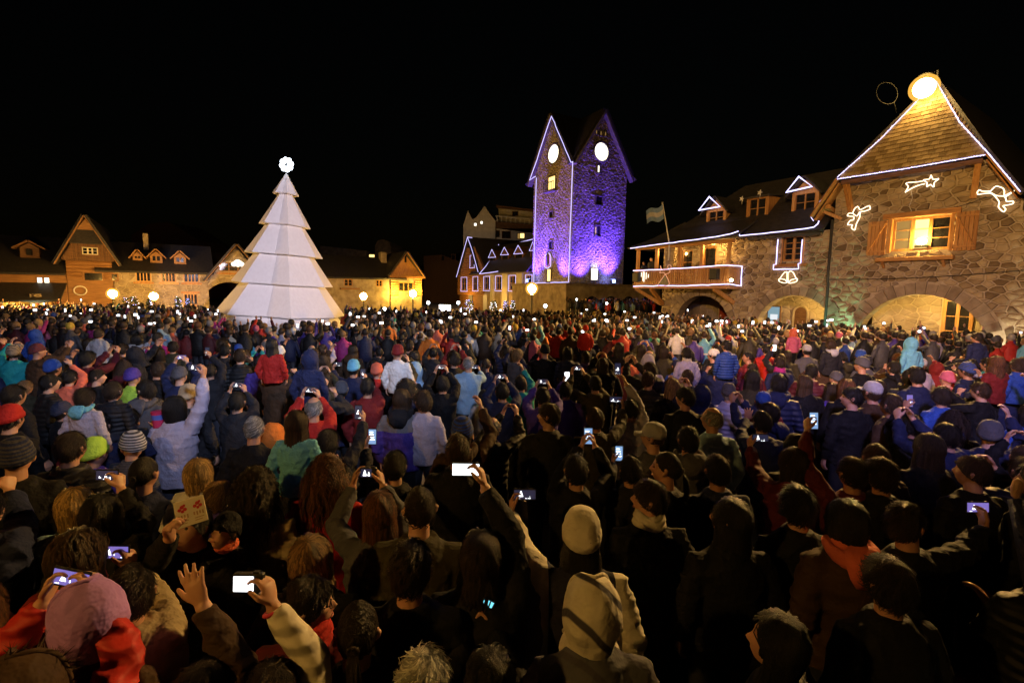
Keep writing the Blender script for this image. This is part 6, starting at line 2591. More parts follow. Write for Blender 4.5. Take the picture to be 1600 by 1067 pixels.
def beanie_mesh(mat):
    mb = MB()
    prof = [(0.092, -0.005), (0.101, 0.0), (0.103, 0.035), (0.098, 0.042), (0.096, 0.045), (0.090, 0.085), (0.070, 0.122), (0.035, 0.140), (0.008, 0.144)]
    mb.lathe(prof, 22)
    mb.v = [(x * 0.97, y * 1.17 - 0.012, z + 0.014 - 0.10 * (y < 0) * (-y) * 2.2) for x, y, z in mb.v]
    return mb.mesh("beanie", mat, True)


def cap_mesh():
    mb = MB()
    prof = [(0.096, 0.0), (0.097, 0.03), (0.092, 0.07), (0.070, 0.108), (0.035, 0.126), (0.006, 0.13)]
    mb.lathe(prof, 20)
    mb.v = [(x * 0.92, y * 1.12 - 0.008, z + 0.014) for x, y, z in mb.v]
    n = 10
    vs = []
    for i in range(n + 1):
        a = -1.0 + 2.0 * i / n
        vs.append((0.088 * math.sin(a), 0.100 * math.cos(a) - 0.008, 0.022))
        vs.append((0.092 * math.sin(a), 0.105 + 0.075 * math.cos(a) ** 0.7 * 0.9, 0.012 - 0.02 * abs(math.sin(a)) ** 2))
    vs += [(x, y, z - 0.005) for x, y, z in vs]
    m_ = 2 * (n + 1)
    fs = []
    for i in range(n):
        a = 2 * i
        fs += [(a, a + 1, a + 3, a + 2), (m_ + a, m_ + a + 2, m_ + a + 3, m_ + a + 1), (a + 1, m_ + a + 1, m_ + a + 3, a + 3)]
    mb.add(vs, fs)
    mb.ball((0, -0.008, 0.145), 0.008, 8, 5)
    return mb.mesh("cap", M['cloth_plain'], True)


def hood_mesh(mat, fur=False):
    """Hood pulled over the head, open at the front, running into the collar."""
    mb = MB()
    nu, nv = 22, 14
    vs = []
    for i in range(nv + 1):
        f = i / nv
        z = 0.158 - 0.36 * f
        if f < 0.5:
            r_ = math.sqrt(max(0.0, 1 - (1 - f / 0.5) ** 2))
        else:
            r_ = 1.0 - 0.22 * math.sin((f - 0.5) / 0.5 * math.pi / 2) + 0.28 * max(0, (f - 0.8) / 0.2)
        for j in range(nu + 1):
            u = -2.35 + 4.7 * j / nu
            wob = 1 + 0.035 * math.sin(3 * u + 9 * f) + 0.02 * math.sin(7 * u - 12 * f)
            vs.append((0.118 * r_ * math.sin(u) * wob, -0.138 * r_ * math.cos(u) * wob + 0.012 - 0.02 * (1 - f), z))
    fs = []
    for i in range(nv):
        for j in range(nu):
            a = i * (nu + 1) + j
            fs.append((a, a + 1, a + nu + 2, a + nu + 1))
    inner = [(x * 0.93, y * 0.93 + 0.002, z - 0.004) for x, y, z in vs]
    m_ = len(vs)
    fs2 = [(c + m_, b + m_, a_ + m_, d + m_) for a_, b, c, d in [(f[0], f[3], f[2], f[1]) for f in fs]]
    allv = vs + inner
    edge = []
    for i in range(nv):
        for j in (0, nu):
            a = i * (nu + 1) + j
            b_ = a + nu + 1
            edge.append((a, b_, b_ + m_, a + m_))
    mb.add(allv, fs + fs2 + edge)
    rim = [Vector(vs[i * (nu + 1)]) for i in range(nv, -1, -1)] + [Vector(vs[i * (nu + 1) + nu]) for i in range(1, nv + 1)]
    mb.tube(rim, 0.011, 6)
    if fur:
        rg = random.Random(5)
        for k in range(500):
            p = rim[rg.randrange(len(rim))].lerp(rim[rg.randrange(len(rim) - 1)], rg.random() * 0.15)
            d = Vector((rg.gauss(0, 1), rg.gauss(0.6, 0.8), rg.gauss(0, 1))).normalized() * rg.uniform(0.03, 0.07)
            s = Vector((rg.gauss(0, 1), rg.gauss(0, 1), rg.gauss(0, 1))).normalized() * 0.004
            mb.add([p - s, p + s, p + d], [(0, 1, 2)])
    return mb.mesh("hood", mat, True)


def hood_down_mesh():
    """Hood lying folded on the shoulders (person coordinates)."""
    mb = MB()
    pts, rr = [], []
    for k in range(13):
        a = -2.2 + 4.4 * k / 12
        pts.append((0.115 * math.sin(a), -0.03 - 0.10 * math.cos(a), 1.475 - 0.035 * math.cos(a)))
        rr.append(0.028 + 0.026 * max(0, math.cos(a)))
    mb.tube(pts, rr, 9)
    loft(mb, [((0, -0.165, 1.32), .05, .012), ((0, -0.178, 1.38), .095, .028), ((0, -0.165, 1.45), .115, .042), ((0, -0.125, 1.50), .10, .04), ((0, -0.1, 1.52), .06, .02)], 14)
    return mb.mesh("hood", M['cloth_plain'], True)


def scarf_mesh():
    mb = MB()
    for k, (z, r_, tt) in enumerate(((1.462, 0.080, 0.026), (1.492, 0.074, 0.026), (1.515, 0.068, 0.022))):
        pts = [(r_ * math.cos(a) * 1.02, r_ * math.sin(a) * 1.05 - 0.002, z + 0.01 * math.sin(a * 2 + k)) for a in np.linspace(0, 2 * math.pi, 19)[:-1]]
        mb.tube(pts, tt, 8, closed=True)
    return mb.mesh("scarf", M['cloth_plain'], True)


HAT = {'beanie': beanie_mesh(M['cloth_plain']), 'striped beanie': beanie_mesh(M['cloth_bands']), 'cap': cap_mesh(), 'hood': hood_mesh(M['cloth_plain']),
       'striped hood': hood_mesh(M['cloth_stripe']), 'fur hood': hood_mesh(M['cloth_plain'], True)}
HOODDOWN = hood_down_mesh()
SCARF = scarf_mesh()
_coats = {}


def coat_variant(key, kind):
    if kind == 'plain':
        return TEMPLATES[key]['coat']
    k = (key, kind)
    if k not in _coats:
        me = TEMPLATES[key]['coat'].copy()
        me.materials.clear()
        me.materials.append(M['cloth_' + kind])
        _coats[k] = me
    return _coats[k]


eye_mesh = MB().ball((0, 0, 0), 0.0105, 10, 7).mesh("eye", M['eye'], True)
mouth_mesh = MB().tube([(-0.024, 0, 0.002), (-0.012, 0.004, 0), (0, 0.006, -0.001), (0.012, 0.004, 0), (0.024, 0, 0.002)], [0.002, 0.0045, 0.005, 0.0045, 0.002], 6).mesh("mouth", M['lips'], True)
brow_mesh = MB().tube([(-0.017, -0.003, 0), (0, 0.002, 0.004), (0.017, -0.002, 0.001)], [0.002, 0.0038, 0.002], 5).mesh("eyebrow", M['hair'], True)
glass_m = MB()
for sx in (-1, 1):
    glass_m.tube([(sx * 0.032 + 0.023 * math.cos(a), 0.098 - 0.008 * abs(math.cos(a)), 0.004 + 0.018 * math.sin(a)) for a in np.linspace(0, 6.283, 15)[:-1]], 0.0022, 5, closed=True)
    glass_m.tube([(sx * 0.055, 0.09, 0.008), (sx * 0.08, 0.02, 0.012), (sx * 0.084, -0.02, 0.004)], 0.0022, 5)
glass_m.tube([(-0.009, 0.1, 0.008), (0.009, 0.1, 0.008)], 0.0022, 5)
GLASSES = glass_m.mesh("spectacles", M['black'])

CLO = {'black': (0.009, 0.009, 0.011), 'dark grey': (0.020, 0.020, 0.025), 'grey': (0.085, 0.085, 0.10), 'pale grey': (0.42, 0.42, 0.46), 'navy': (0.018, 0.024, 0.075), 'blue': (0.03, 0.08, 0.36), 'pale blue': (0.30, 0.47, 0.66),
       'turquoise': (0.16, 0.48, 0.68), 'purple': (0.075, 0.045, 0.30), 'lavender': (0.46, 0.43, 0.58), 'red': (0.46, 0.025, 0.02), 'dark red': (0.20, 0.02, 0.02), 'maroon': (0.10, 0.014, 0.02), 'pink': (0.62, 0.14, 0.25), 'orange': (0.72, 0.20, 0.03),
       'coral': (0.72, 0.16, 0.09), 'brown': (0.055, 0.030, 0.016), 'olive': (0.046, 0.040, 0.022), 'beige': (0.42, 0.33, 0.21), 'cream': (0.66, 0.60, 0.48), 'white': (0.78, 0.77, 0.76), 'green': (0.03, 0.20, 0.09), 'lime': (0.42, 0.72, 0.08),
       'teal': (0.02, 0.30, 0.32), 'magenta': (0.40, 0.03, 0.22), 'yellow': (0.68, 0.48, 0.06), 'lilac': (0.42, 0.22, 0.62)}
HCO = {'black': (0.010, 0.008, 0.007), 'dark brown': (0.022, 0.013, 0.008), 'brown': (0.045, 0.024, 0.012), 'auburn': (0.11, 0.042, 0.015), 'blond': (0.46, 0.29, 0.11), 'dark blond': (0.24, 0.14, 0.06), 'grey': (0.28, 0.27, 0.26), 'white': (0.6, 0.58, 0.54)}
SKIN = [(0.56, 0.34, 0.24), (0.48, 0.28, 0.19), (0.62, 0.40, 0.30), (0.40, 0.22, 0.14)]

PEOPLE = []        # dicts describing every placed person


def head_matrix(key):
    yaw, pit = TEMPLATES[key]['hrot']
    hs = TEMPLATES[key]['spec'].get('hscale', 1.0)
    return Matrix.Translation(HEADC) @ Matrix.Rotation(yaw, 4, 'Z') @ Matrix.Rotation(pit, 4, 'X') @ Matrix.Diagonal((hs, hs, hs, 1))


def place_person(key, base, yaw, scale, label, coat=('black', 'plain'), hair=('short', 'black'), hat=None, hood_down=None, scarf=None, face=False, glasses=False, group=None, sc_x=1, skin=0, seed=0):
    T = TEMPLATES[key]
    root = bpy.data.objects.new("person", T['body'])
    COL.objects.link(root)
    root.location = base
    root.rotation_euler = (0, 0, yaw)
    root.scale = (scale * sc_x, scale, scale)
    s = SKIN[skin % 4]
    root.color = (*s, 1)
    tag(root, label, "person", group or "people in the crowd on the plaza")

    def child(name, mesh, col, mat=None):
        o = bpy.data.objects.new(name, mesh)
        o.color = (*col, 1)
        o.parent = root
        COL.objects.link(o)
        if mat is not None:
            o.matrix_local = mat
        return o
    hm = head_matrix(key)
    cname = "jacket"
    cc = CLO[coat[0]] if isinstance(coat[0], str) else coat[0]
    rg = random.Random(seed)
    k = rg.uniform(0.85, 1.15)
    cc = tuple(min(0.8, c * k) for c in cc)
    child(cname, coat_variant(key, coat[1]), cc)
    child("trousers", T['legs'], (0.03, 0.03, 0.04))
    if hair:
        hs_ = HAIR[hair[0]]
        hmesh = hs_[seed % len(hs_)]
        hq_ = 0.92 if hat else 1.0
        child("hair", hmesh, HCO[hair[1]], hm @ Matrix.Rotation(rg.uniform(-0.15, 0.15), 4, 'Z') @ Matrix.Diagonal((hq_, hq_, 1, 1)))
    if hat:
        hk, hc = hat
        child(hk.split()[-1], HAT[hk], CLO[hc], hm)
    if hood_down:
        child("hood", HOODDOWN, CLO[hood_down])
    if scarf:
        child("scarf", SCARF, CLO[scarf])
    if face:
        for sx in (-1, 1):
            child("eye", eye_mesh, (0, 0, 0), hm @ Matrix.Translation((sx * 0.031, 0.0715, 0.003)))
            child("eyebrow", brow_mesh, HCO[hair[1]] if hair else HCO['black'], hm @ Matrix.Translation((sx * 0.031, 0.0805, 0.024)))
        child("mouth", mouth_mesh, (0, 0, 0), hm @ Matrix.Translation((0, 0.082, -0.068)))
    if glasses:
        child("spectacles", GLASSES, (0, 0, 0), hm)
    PEOPLE.append(dict(root=root, base=Vector(base), scale=scale))
    return root


# ================================================================== phones and cameras
M['screen_white'] = emit("screen_white", (0.86, 0.93, 1.0), 4.0)
M['screen_blue'] = emit("screen_blue", (0.30, 0.50, 0.85), 0.8, False)
M['screen_dark'] = emit("screen_dark", (0.05, 0.06, 0.16), 0.3, False)
M['screen_violet'] = emit("screen_violet", (0.30, 0.22, 0.75), 0.7, False)
M['screen_tree'] = emit("screen_tree", (0.95, 0.97, 1.0), 3.0, False)
M['screen_cyan'] = emit("screen_cyan", (0.20, 0.70, 0.85), 1.3, False)
M['screen_pink'] = emit("screen_pink", (1.0, 0.18, 0.75), 1.6, False)


def phone_meshes():
    out = {}
    for land in (0, 1):
        w, h = (0.075, 0.145) if not land else (0.145, 0.075)
        bd = MB().bbox(-w / 2, w / 2, -0.0045, 0.0045, -h / 2, h / 2, 0.003).mesh("phone", M['black'])
        out[('body', land)] = bd
        sw, sh = w - 0.010, h - 0.018
        for kind, mats in (('plain', ['screen_white']), ('blue', ['screen_blue', 'screen_white']), ('tree', ['screen_dark', 'screen_tree']), ('tree2', ['screen_dark', 'screen_tree']), ('tree3', ['screen_dark', 'screen_tree']), ('tree4', ['screen_dark', 'screen_tree']), ('violet', ['screen_violet', 'screen_tree']), ('dance', ['screen_cyan', 'screen_pink'])):
            s = MB()
            s.box(-sw / 2, sw / 2, -0.0058, -0.0047, -sh / 2, sh / 2, 0)
            if mats[-1] == 'screen_tree':
                # the small white tree, lamps and lit facade the screen shows, framed differently each time
                a = min(sw, sh)
                rk = random.Random(kind + str(land))
                cx = rk.uniform(-0.22, 0.05) * sw
                k = rk.uniform(0.7, 1.05)
                bz = rk.uniform(-0.36, -0.22) * a
                s.prism([(cx - 0.25 * a * k, bz), (cx + 0.25 * a * k, bz), (cx + 0.05 * a * k, bz + 0.62 * a * k), (cx - 0.05 * a * k, bz + 0.62 * a * k)], -0.0066, -0.0060, 1)
                for q in range(rk.randrange(2, 6)):
                    bx, bw, bh = rk.uniform(-0.42, 0.34) * sw, rk.uniform(0.02, 0.10) * sw, rk.uniform(0.04, 0.22) * a
                    s.box(bx, bx + bw, -0.0064, -0.0059, bz - 0.02 * a, bz - 0.02 * a + bh, 1)
                for q in range(6):
                    bx = rk.uniform(-0.44, 0.40) * sw
                    s.box(bx, bx + 0.03 * sw, -0.0064, -0.0059, -0.46 * sh, (-0.44 + rk.uniform(0, 0.08)) * sh, 1)
            if kind == 'blue':
                for r_ in range(4):
                    s.box(-0.38 * sw, (0.1 + 0.07 * r_) * sw, -0.0066, -0.0060, (0.28 - 0.17 * r_) * sh, (0.34 - 0.17 * r_) * sh, 1)
            if kind == 'dance':
                s.box(-0.16 * sw, 0.3 * sw, -0.0066, -0.0060, -0.30 * sh, 0.2 * sh, 1)
            out[('screen', land, kind)] = s.mesh("screen", [M[q] for q in mats])
    cb_ = MB().bbox(-0.055, 0.055, -0.014, 0.014, -0.034, 0.034, 0.004)
    cb_.box(0.018, 0.04, -0.008, 0.008, 0.034, 0.041)
    n0 = len(cb_.v)
    cb_.lathe([(0.026, 0.0), (0.026, 0.016), (0.022, 0.017), (0.020, 0.028), (0.014, 0.029)], 16)
    for i in range(n0, len(cb_.v)):
        x, y, z = cb_.v[i]
        cb_.v[i] = (x - 0.008, 0.0135 + z, y)
    out[('body', 2)] = cb_.mesh("camera", M['black'])
    for kind, mats in (('plain', ['screen_white', 'black']), ('tree', ['screen_dark', 'screen_tree'])):
        s = MB()
        s.box(-0.048, 0.024, -0.0165, -0.0145, -0.027, 0.027, 0)
        if kind == 'tree':
            s.prism([(-0.034, -0.018), (-0.008, -0.018), (-0.019, 0.02), (-0.023, 0.02)], -0.0175, -0.0167, 1)
            s.prism([(-0.002, -0.018), (0.014, -0.018), (0.008, 0.008), (0.004, 0.008)], -0.0175, -0.0167, 1)
        out[('screen', 2, kind)] = s.mesh("screen", [M[q] for q in mats])
    return out


PH = phone_meshes()


def add_phone(loc, kind, land, label, yaw=0.0, tilt=-0.15, roll=0.0, scale=1.0, group="lit phones and cameras held up by the crowd"):
    nm = "camera" if land == 2 else "phone"
    if kind == 'tree' and land != 2:
        kind = random.choice(['tree', 'tree2', 'tree3', 'tree4'])
    o = inst(nm, PH[('body', land)], None, loc, (tilt, roll, yaw), (scale, scale, scale))
    tag(o, label, nm, group)
    inst("screen", PH[('screen', land, kind if (('screen', land, kind) in PH) else 'plain')], o)
    return o

# ================================================================== the crowd: people one can tell apart
ROTZ = lambda a: Matrix.Rotation(a, 3, 'Z')
KEY = []


def sphere_hit(px_, py_, S, rad, far=True):
    d = ray(px_, py_).normalized()
    oc = CAMP - S
    b = d.dot(oc)
    c = oc.dot(oc) - rad * rad
    D = b * b - c
    if D <= 0:
        return CAMP + d * (-b)
    t = -b + math.sqrt(D) if far else -b - math.sqrt(D)
    return CAMP + d * t


def K(label, short, px_, py_, zh=1.60, yaw=0, coat=('black', 'plain'), hair=('short', 'black'), scale=None, child=False, sit=False, hyaw=0, hpit=6, phone=None, r=None, l=None,
      grip=None, far=True, raised=0.0, puff=1.0, fat=1.0, ptilt=0.0, proll=0.0, group=None, protect=1.0, cuff=0.015, phone_label=None, **kw):
    """Queue one person: head centre at a pixel of the photograph with its height above the ground."""
    H = at_height(px_, py_, zh)
    if scale is None:
        scale = zh / 1.60
    yw = R(yaw)
    b = H - (ROTZ(yw) @ HEADC) * scale
    base = Vector((b.x, b.y, zh - 1.60 * scale if (sit or raised) else 0.0))
    spec = dict(hyaw=hyaw, hpit=hpit, puff=puff, fat=fat, cuff=cuff)
    if child or sit:
        spec['hscale'] = 1.22
    if sit:
        spec['sit'] = True
    inv = ROTZ(-yw)
    ph = None

    def sh(sx):
        return base + (ROTZ(yw) @ Vector((sx * 0.175, 0.0, 1.39))) * scale
    if phone:
        qx, qy, kind, land, which = phone
        if which == 'b':
            S = (sh(1) + sh(-1)) / 2
            P = sphere_hit(qx, qy, S, 0.55 * scale, far)
        else:
            S = sh(1 if which == 'r' else -1)
            P = sphere_hit(qx, qy, S, 0.62 * scale, far)
        pl = inv @ (P - base) / scale
        dz = Vector((0, -0.02, -0.085))
        wx = 0.055 if land == 0 else (0.095 if land == 1 else 0.098)
        if which in ('r', 'b'):
            spec['r'] = tuple(pl + dz + Vector((wx, 0, 0.0)))
        if which in ('l', 'b'):
            spec['l'] = tuple(pl + dz - Vector((wx, 0, 0.0)))
        ph = (P, kind, land)
    for sd, q, sx in (('r', r, 1), ('l', l, -1)):
        if q:
            P = sphere_hit(q[0], q[1], sh(sx), 0.54 * scale, q[2] if len(q) > 2 else far)
            spec[sd] = tuple(inv @ (P - base) / scale)
    if grip:
        spec['grip'] = grip
    tk = ('key', len(KEY))
    KEY.append(dict(key=tk, spec=spec, near=H.y < 5.5, base=base, yaw=yw, scale=scale, label=label, short=short, coat=coat, hair=hair, kw=kw, H=H, ph=ph, ptilt=ptilt, proll=proll, px=(px_, py_), rad=0.12 * F / max(H.y, 1) * protect, group=group, plabel=phone_label))


# ---- bottom left
K("person in red jacket and brown fur trimmed hood at the lower left corner", "the red jacket with fur hood", 30, 1085, 1.56, coat=('red', 'puffer'), hair=None, hat=('fur hood', 'brown'), phone=(112, 903, 'violet', 1, 'b'), puff=1.08, proll=0.2)
K("person in beige jacket and dark headband raising a phone, beside the lilac hooded person", "the beige jacket with raised phone", 206, 925, 1.56, coat=('beige', 'plain'), hair=('short', 'dark brown'), phone=(180, 862, 'violet', 1, 'r'), puff=1.12, hyaw=25)
K("person in lilac hood pulled up, seen from the side in front of the beige jacket", "the lilac hooded person", 138, 965, 1.63, coat=('brown', 'plain'), hair=None, hat=('hood', 'lilac'), hyaw=60)
K("brown bobbed person with coral scarf under the phone held by the red jacket", "the brown bob with coral scarf", 126, 868, 1.62, coat=('dark red', 'plain'), hair=('bob', 'brown'), scarf='coral', hyaw=-20)
K("dark haired person in brown sleeve waving an open hand high, lower left", "the brown sleeve with open hand", 318, 1085, 1.50, coat=('brown', 'plain'), hair=('short', 'dark brown'), r=(314, 938), grip='open', hyaw=-10)
K("person with pale padded sleeve and red wristband holding up a camera with glowing screen", "the pale sleeve with glowing camera", 425, 1085, 1.5, coat=('cream', 'puffer'), hair=('short', 'dark brown'), phone=(389, 909, 'plain', 2, 'r'), puff=1.0, phone_label="compact camera with large glowing white screen held over the lower left heads")
K("person with spectacles and red scarf looking right, beside the pale padded sleeve", "the spectacled profile with red scarf", 484, 945, 1.55, coat=('maroon', 'plain'), hair=('short', 'dark brown'), hyaw=-75, glasses=True, face=True, scarf='red')
K("person with light brown hair in dark coat, lower left of the long auburn hair", "the light brown crown", 487, 872, 1.56, coat=('black', 'plain'), hair=('bob', 'dark blond'), hpit=18)
K("woman with dark ponytail tied low, at the bottom of the crowd", "the low ponytail", 560, 985, 1.55, coat=('black', 'plain'), hair=('pony', 'dark brown'))
K("dark haired man in black jacket standing behind the low ponytail", "the black jacket behind the ponytail", 642, 888, 1.64, coat=('black', 'plain'), hair=('short', 'dark brown'), puff=1.1)
K("man with dark cropped hair in olive jacket, arm round the long auburn hair", "the olive jacket", 656, 795, 1.68, coat=('olive', 'plain'), hair=('buzz', 'dark brown'), puff=1.1, hyaw=20)
K("woman with long auburn hair holding a camera up with both hands", "the long auburn hair", 594, 800, 1.60, coat=('grey', 'plain'), hair=('long', 'auburn'), phone=(576, 738, 'tree', 2, 'b'), phone_label="black compact camera showing the white tree held over the long auburn hair")
K("woman with curly dark auburn hair and red coat", "the curly hair with red coat", 512, 742, 1.62, coat=('red', 'plain'), hair=('curly', 'auburn'), puff=1.05)
K("woman with bushy dark curls and beige coat next to the curly red coat", "the beige coat with dark curls", 402, 765, 1.62, coat=('beige', 'plain'), hair=('curly', 'dark brown'), puff=1.02)
K("small blond child in white sweater held up above the booklet", "the blond child in white", 311, 741, 1.62, coat=('white', 'plain'), hair=('bob', 'blond'), scale=0.70, raised=1, child=True)
K("little dark blond child in violet jacket beside the blond child in white", "the dark blond child", 342, 776, 1.50, coat=('purple', 'plain'), hair=('mop', 'dark blond'), scale=0.66, raised=1, child=True)
K("smiling person facing the camera with a booklet held to the forehead", "the face under the booklet", 298, 826, 1.56, yaw=172, coat=('black', 'plain'), hair=('short', 'black'), face=True, hpit=27, r=(266, 838, False), grip='phone')
K("toddler in dark hat and coral scarf looking at the camera beside the booklet", "the toddler in coral scarf", 350, 832, 1.50, yaw=165, coat=('black', 'plain'), hair=('mop', 'black'), scale=0.62, raised=1, child=True, hat=('beanie', 'black'), scarf='coral', face=True, hpit=30)
K("person in big dark navy sleeve raising an arm at the left edge", "the navy sleeve at the left edge", -30, 800, 1.66, coat=('navy', 'plain'), hair=('short', 'black'), r=(14, 768), grip='fist', puff=1.15)
K("blond person in pale jacket with collar up, near the left edge", "the blond with pale jacket", 118, 792, 1.54, coat=('pale blue', 'plain'), hair=('bob', 'blond'), hyaw=25)
K("person in black quilted jacket with short dark hair, above the blond with pale jacket", "the black quilted jacket", 112, 700, 1.64, coat=('black', 'puffer'), hair=('short', 'dark brown'), puff=1.12)
K("person with dark hair and dusky blue jacket beside the black quilted jacket", "the dusky blue jacket", 226, 740, 1.58, coat=('navy', 'plain'), hair=('pony', 'black'))
K("person with black hair turned left, just behind the blond with pale jacket", "the black hair turned left", 160, 805, 1.60, coat=('black', 'plain'), hair=('long', 'black'), hyaw=30, phone=(168, 742, 'tree', 1, 'r'))
# ---- bottom middle and right
K("person in large pale hooded coat with thin dark stripes, seen from behind", "the striped pale hood", 925, 955, 1.62, coat=('grey', 'stripe'), hair=None, hat=('striped hood', 'cream'), puff=1.05)
K("person in white knitted cap raising a white sleeved arm with a phone", "the white sleeve and white cap", 908, 838, 1.64, coat=('cream', 'vest'), hair=('wavy', 'black'), hat=('beanie', 'cream'), phone=(820, 772, 'dark', 1, 'l'), far=True)
K("dark haired person holding a phone with cyan and pink screen low at the bottom", "the phone with pink screen", 765, 1062, 1.5, coat=('black', 'plain'), hair=('long', 'black'), phone=(752, 955, 'dance', 0, 'b'), proll=0.5)
K("white haired head at the bottom edge", "the white haired head", 660, 1072, 1.52, coat=('dark grey', 'plain'), hair=('mop', 'white'))
K("brown haired man in black jacket seen from behind, left of the bright white phone", "the man by the bright white phone", 716, 703, 1.66, coat=('black', 'plain'), hair=('short', 'brown'), puff=1.1)
K("person with dark hair looking left in black coat with pale collar", "the pale collar", 1014, 780, 1.60, coat=('black', 'plain'), hair=('short', 'dark brown'), hyaw=70, face=True, scarf='cream')
K("woman with ponytail and head turned left, in front of the grey flat cap", "the ponytail turned left", 1040, 732, 1.62, coat=('black', 'plain'), hair=('pony', 'dark brown'), hyaw=65, face=True)
K("person in grey knitted cap with white peak facing left", "the grey knitted cap", 1020, 683, 1.60, coat=('grey', 'plain'), hair=('buzz', 'brown'), hat=('cap', 'pale grey'), hyaw=60)
K("man with grey hair ring and pale blue shirt collar", "the pale blue shirt", 1112, 655, 1.64, coat=('pale blue', 'plain'), hair=('fringe', 'grey'), hyaw=45)
K("person in grey hooded jacket with black hair in front of the pale blue shirt", "the grey hooded jacket", 1075, 688, 1.60, coat=('grey', 'plain'), hair=('short', 'black'), hood_down='grey')
K("person lifting an open pale palm right of the pale blue shirt", "the open pale palm", 1190, 660, 1.58, coat=('navy', 'plain'), hair=('short', 'black'), l=(1167, 655), grip='open')
K("woman with dark bob holding a phone across, reddish sleeve", "the reddish sleeve", 1238, 724, 1.58, coat=('maroon', 'plain'), hair=('bob', 'dark brown'), hyaw=30, phone=(1188, 684, 'tree', 1, 'l'))
K("person with raised dark red sleeve holding a small phone above the dark bobs", "the raised dark red sleeve", 1330, 740, 1.58, coat=('maroon', 'plain'), hair=('short', 'dark brown'), phone=(1271, 657, 'blue', 0, 'l'))
K("woman with very long dark hair over a dark coat, on the right", "the very long dark hair", 1450, 700, 1.62, coat=('black', 'plain'), hair=('long', 'dark brown'))
K("girl in profile looking right with a phone held out by both hands", "the girl looking right", 1415, 818, 1.60, coat=('black', 'plain'), hair=('short', 'dark brown'), hyaw=-65, face=True, phone=(1527, 792, 'violet', 1, 'r'))
K("dark haired person in orange red scarf collar blurred by moving, lower right", "the orange collar", 1322, 815, 1.62, coat=('brown', 'plain'), hair=('bob', 'black'), scarf='coral', hood_down='coral', puff=1.1)
K("person with dark hair lit at the rim, second from the right edge", "the rim lit dark hair", 1375, 742, 1.60, coat=('black', 'plain'), hair=('mop', 'dark brown'))
K("person with dark hair near the right edge showing a cheek", "the cheek at the right edge", 1518, 738, 1.58, coat=('black', 'plain'), hair=('short', 'brown'), hyaw=40)
K("black haired woman turned left with hair clip, centre right foreground", "the black hair with clip", 1140, 812, 1.60, coat=('black', 'plain'), hair=('long', 'black'), hyaw=50)
K("dark head just right of the black hair with clip", "the dark head by the clip", 1245, 790, 1.60, coat=('black', 'plain'), hair=('mop', 'black'))
K("black haired person between the clip and the open dark coat", "the dark coat in the middle", 1120, 735, 1.58, coat=('navy', 'plain'), hair=('short', 'black'))
K("dark haired person lifting a phone in both hands below the grey knitted cap", "the two hands under the cap", 900, 735, 1.56, coat=('black', 'plain'), hair=('short', 'black'), phone=(919, 681, 'blue', 0, 'b'))
K("person with phone lifted at the left of the grey knitted cap", "the phone by the cap", 985, 735, 1.50, coat=('dark grey', 'plain'), hair=('short', 'black'), phone=(967, 708, 'blue', 0, 'l'))
K("bushy haired person left of the raised white sleeve", "the bushy dark hair", 752, 870, 1.62, coat=('black', 'plain'), hair=('wavy', 'dark brown'), phone=(728, 733, 'plain', 1, 'r'), puff=1.1)
# ---- middle left
K("woman with dark bob and pale lavender jacket stretching one arm up with a phone", "the lavender jacket with raised arm", 274, 638, 1.62, coat=('lavender', 'plain'), hair=('bob', 'black'), phone=(305, 574, 'tree', 1, 'r'), puff=1.05)
K("person in round beige cap beside the lavender jacket with raised arm", "the round beige cap", 296, 619, 1.60, coat=('dark grey', 'plain'), hair=None, hat=('beanie', 'beige'))
K("man in profile looking left with grey blue hood down", "the profile with grey hood", 228, 610, 1.64, coat=('grey', 'plain'), hair=('short', 'black'), hyaw=70, face=True, hood_down='grey')
K("small child in dark quilted jacket riding on shoulders at the left", "the quilted child", 178, 612, 1.85, coat=('dark grey', 'puffer'), hair=('short', 'dark brown'), sit=True, scale=0.66)
K("child in pale jacket with turquoise hood at the left", "the turquoise hooded child", 134, 622, 1.85, coat=('lavender', 'plain'), hair=('mop', 'dark brown'), sit=True, scale=0.62, hood_down='turquoise')
K("child in bright lime beanie low at the left", "the lime beanie", 147, 685, 1.52, coat=('purple', 'plain'), hair=None, hat=('beanie', 'lime'), child=True, scale=0.86)
K("child in black and white striped beanie looking left", "the striped beanie", 205, 672, 1.54, coat=('grey', 'bands'), hair=None, hat=('striped beanie', 'pale grey'), child=True, scale=0.86, hyaw=60)
K("person in red knitted cap with white trim at the left edge", "the red cap at the left edge", 18, 655, 1.6, coat=('black', 'plain'), hair=('short', 'black'), hat=('beanie', 'red'))
K("child in red jacket with long dark hair riding high on shoulders", "the red jacket child", 425, 540, 2.08, coat=('red', 'plain'), hair=('long', 'black'), sit=True, scale=0.66)
K("child in navy hooded jacket sitting on shoulders near the centre left", "the navy hooded child", 484, 563, 2.05, coat=('navy', 'plain'), hair=None, hat=('hood', 'navy'), sit=True, scale=0.68)
K("bald man in red jacket lifting a phone with both hands under the navy hooded child", "the bald man in red", 491, 638, 1.62, coat=('red', 'plain'), hair=('fringe', 'grey'), phone=(486, 609, 'tree', 1, 'b'), puff=1.05)
K("child in turquoise jacket and red trousers on shoulders with long brown hair", "the turquoise jacket child", 464, 662, 1.95, coat=('turquoise', 'plain'), hair=('long', 'brown'), sit=True, scale=0.62)
K("man with thin grey hair in dark coat beside the orange hood", "the thin grey hair", 398, 670, 1.60, coat=('black', 'plain'), hair=('buzz', 'grey'))
K("child in bright orange hood next to the thin grey hair", "the orange hood", 424, 672, 1.50, coat=('orange', 'plain'), hair=None, hat=('hood', 'orange'), child=True, scale=0.88)
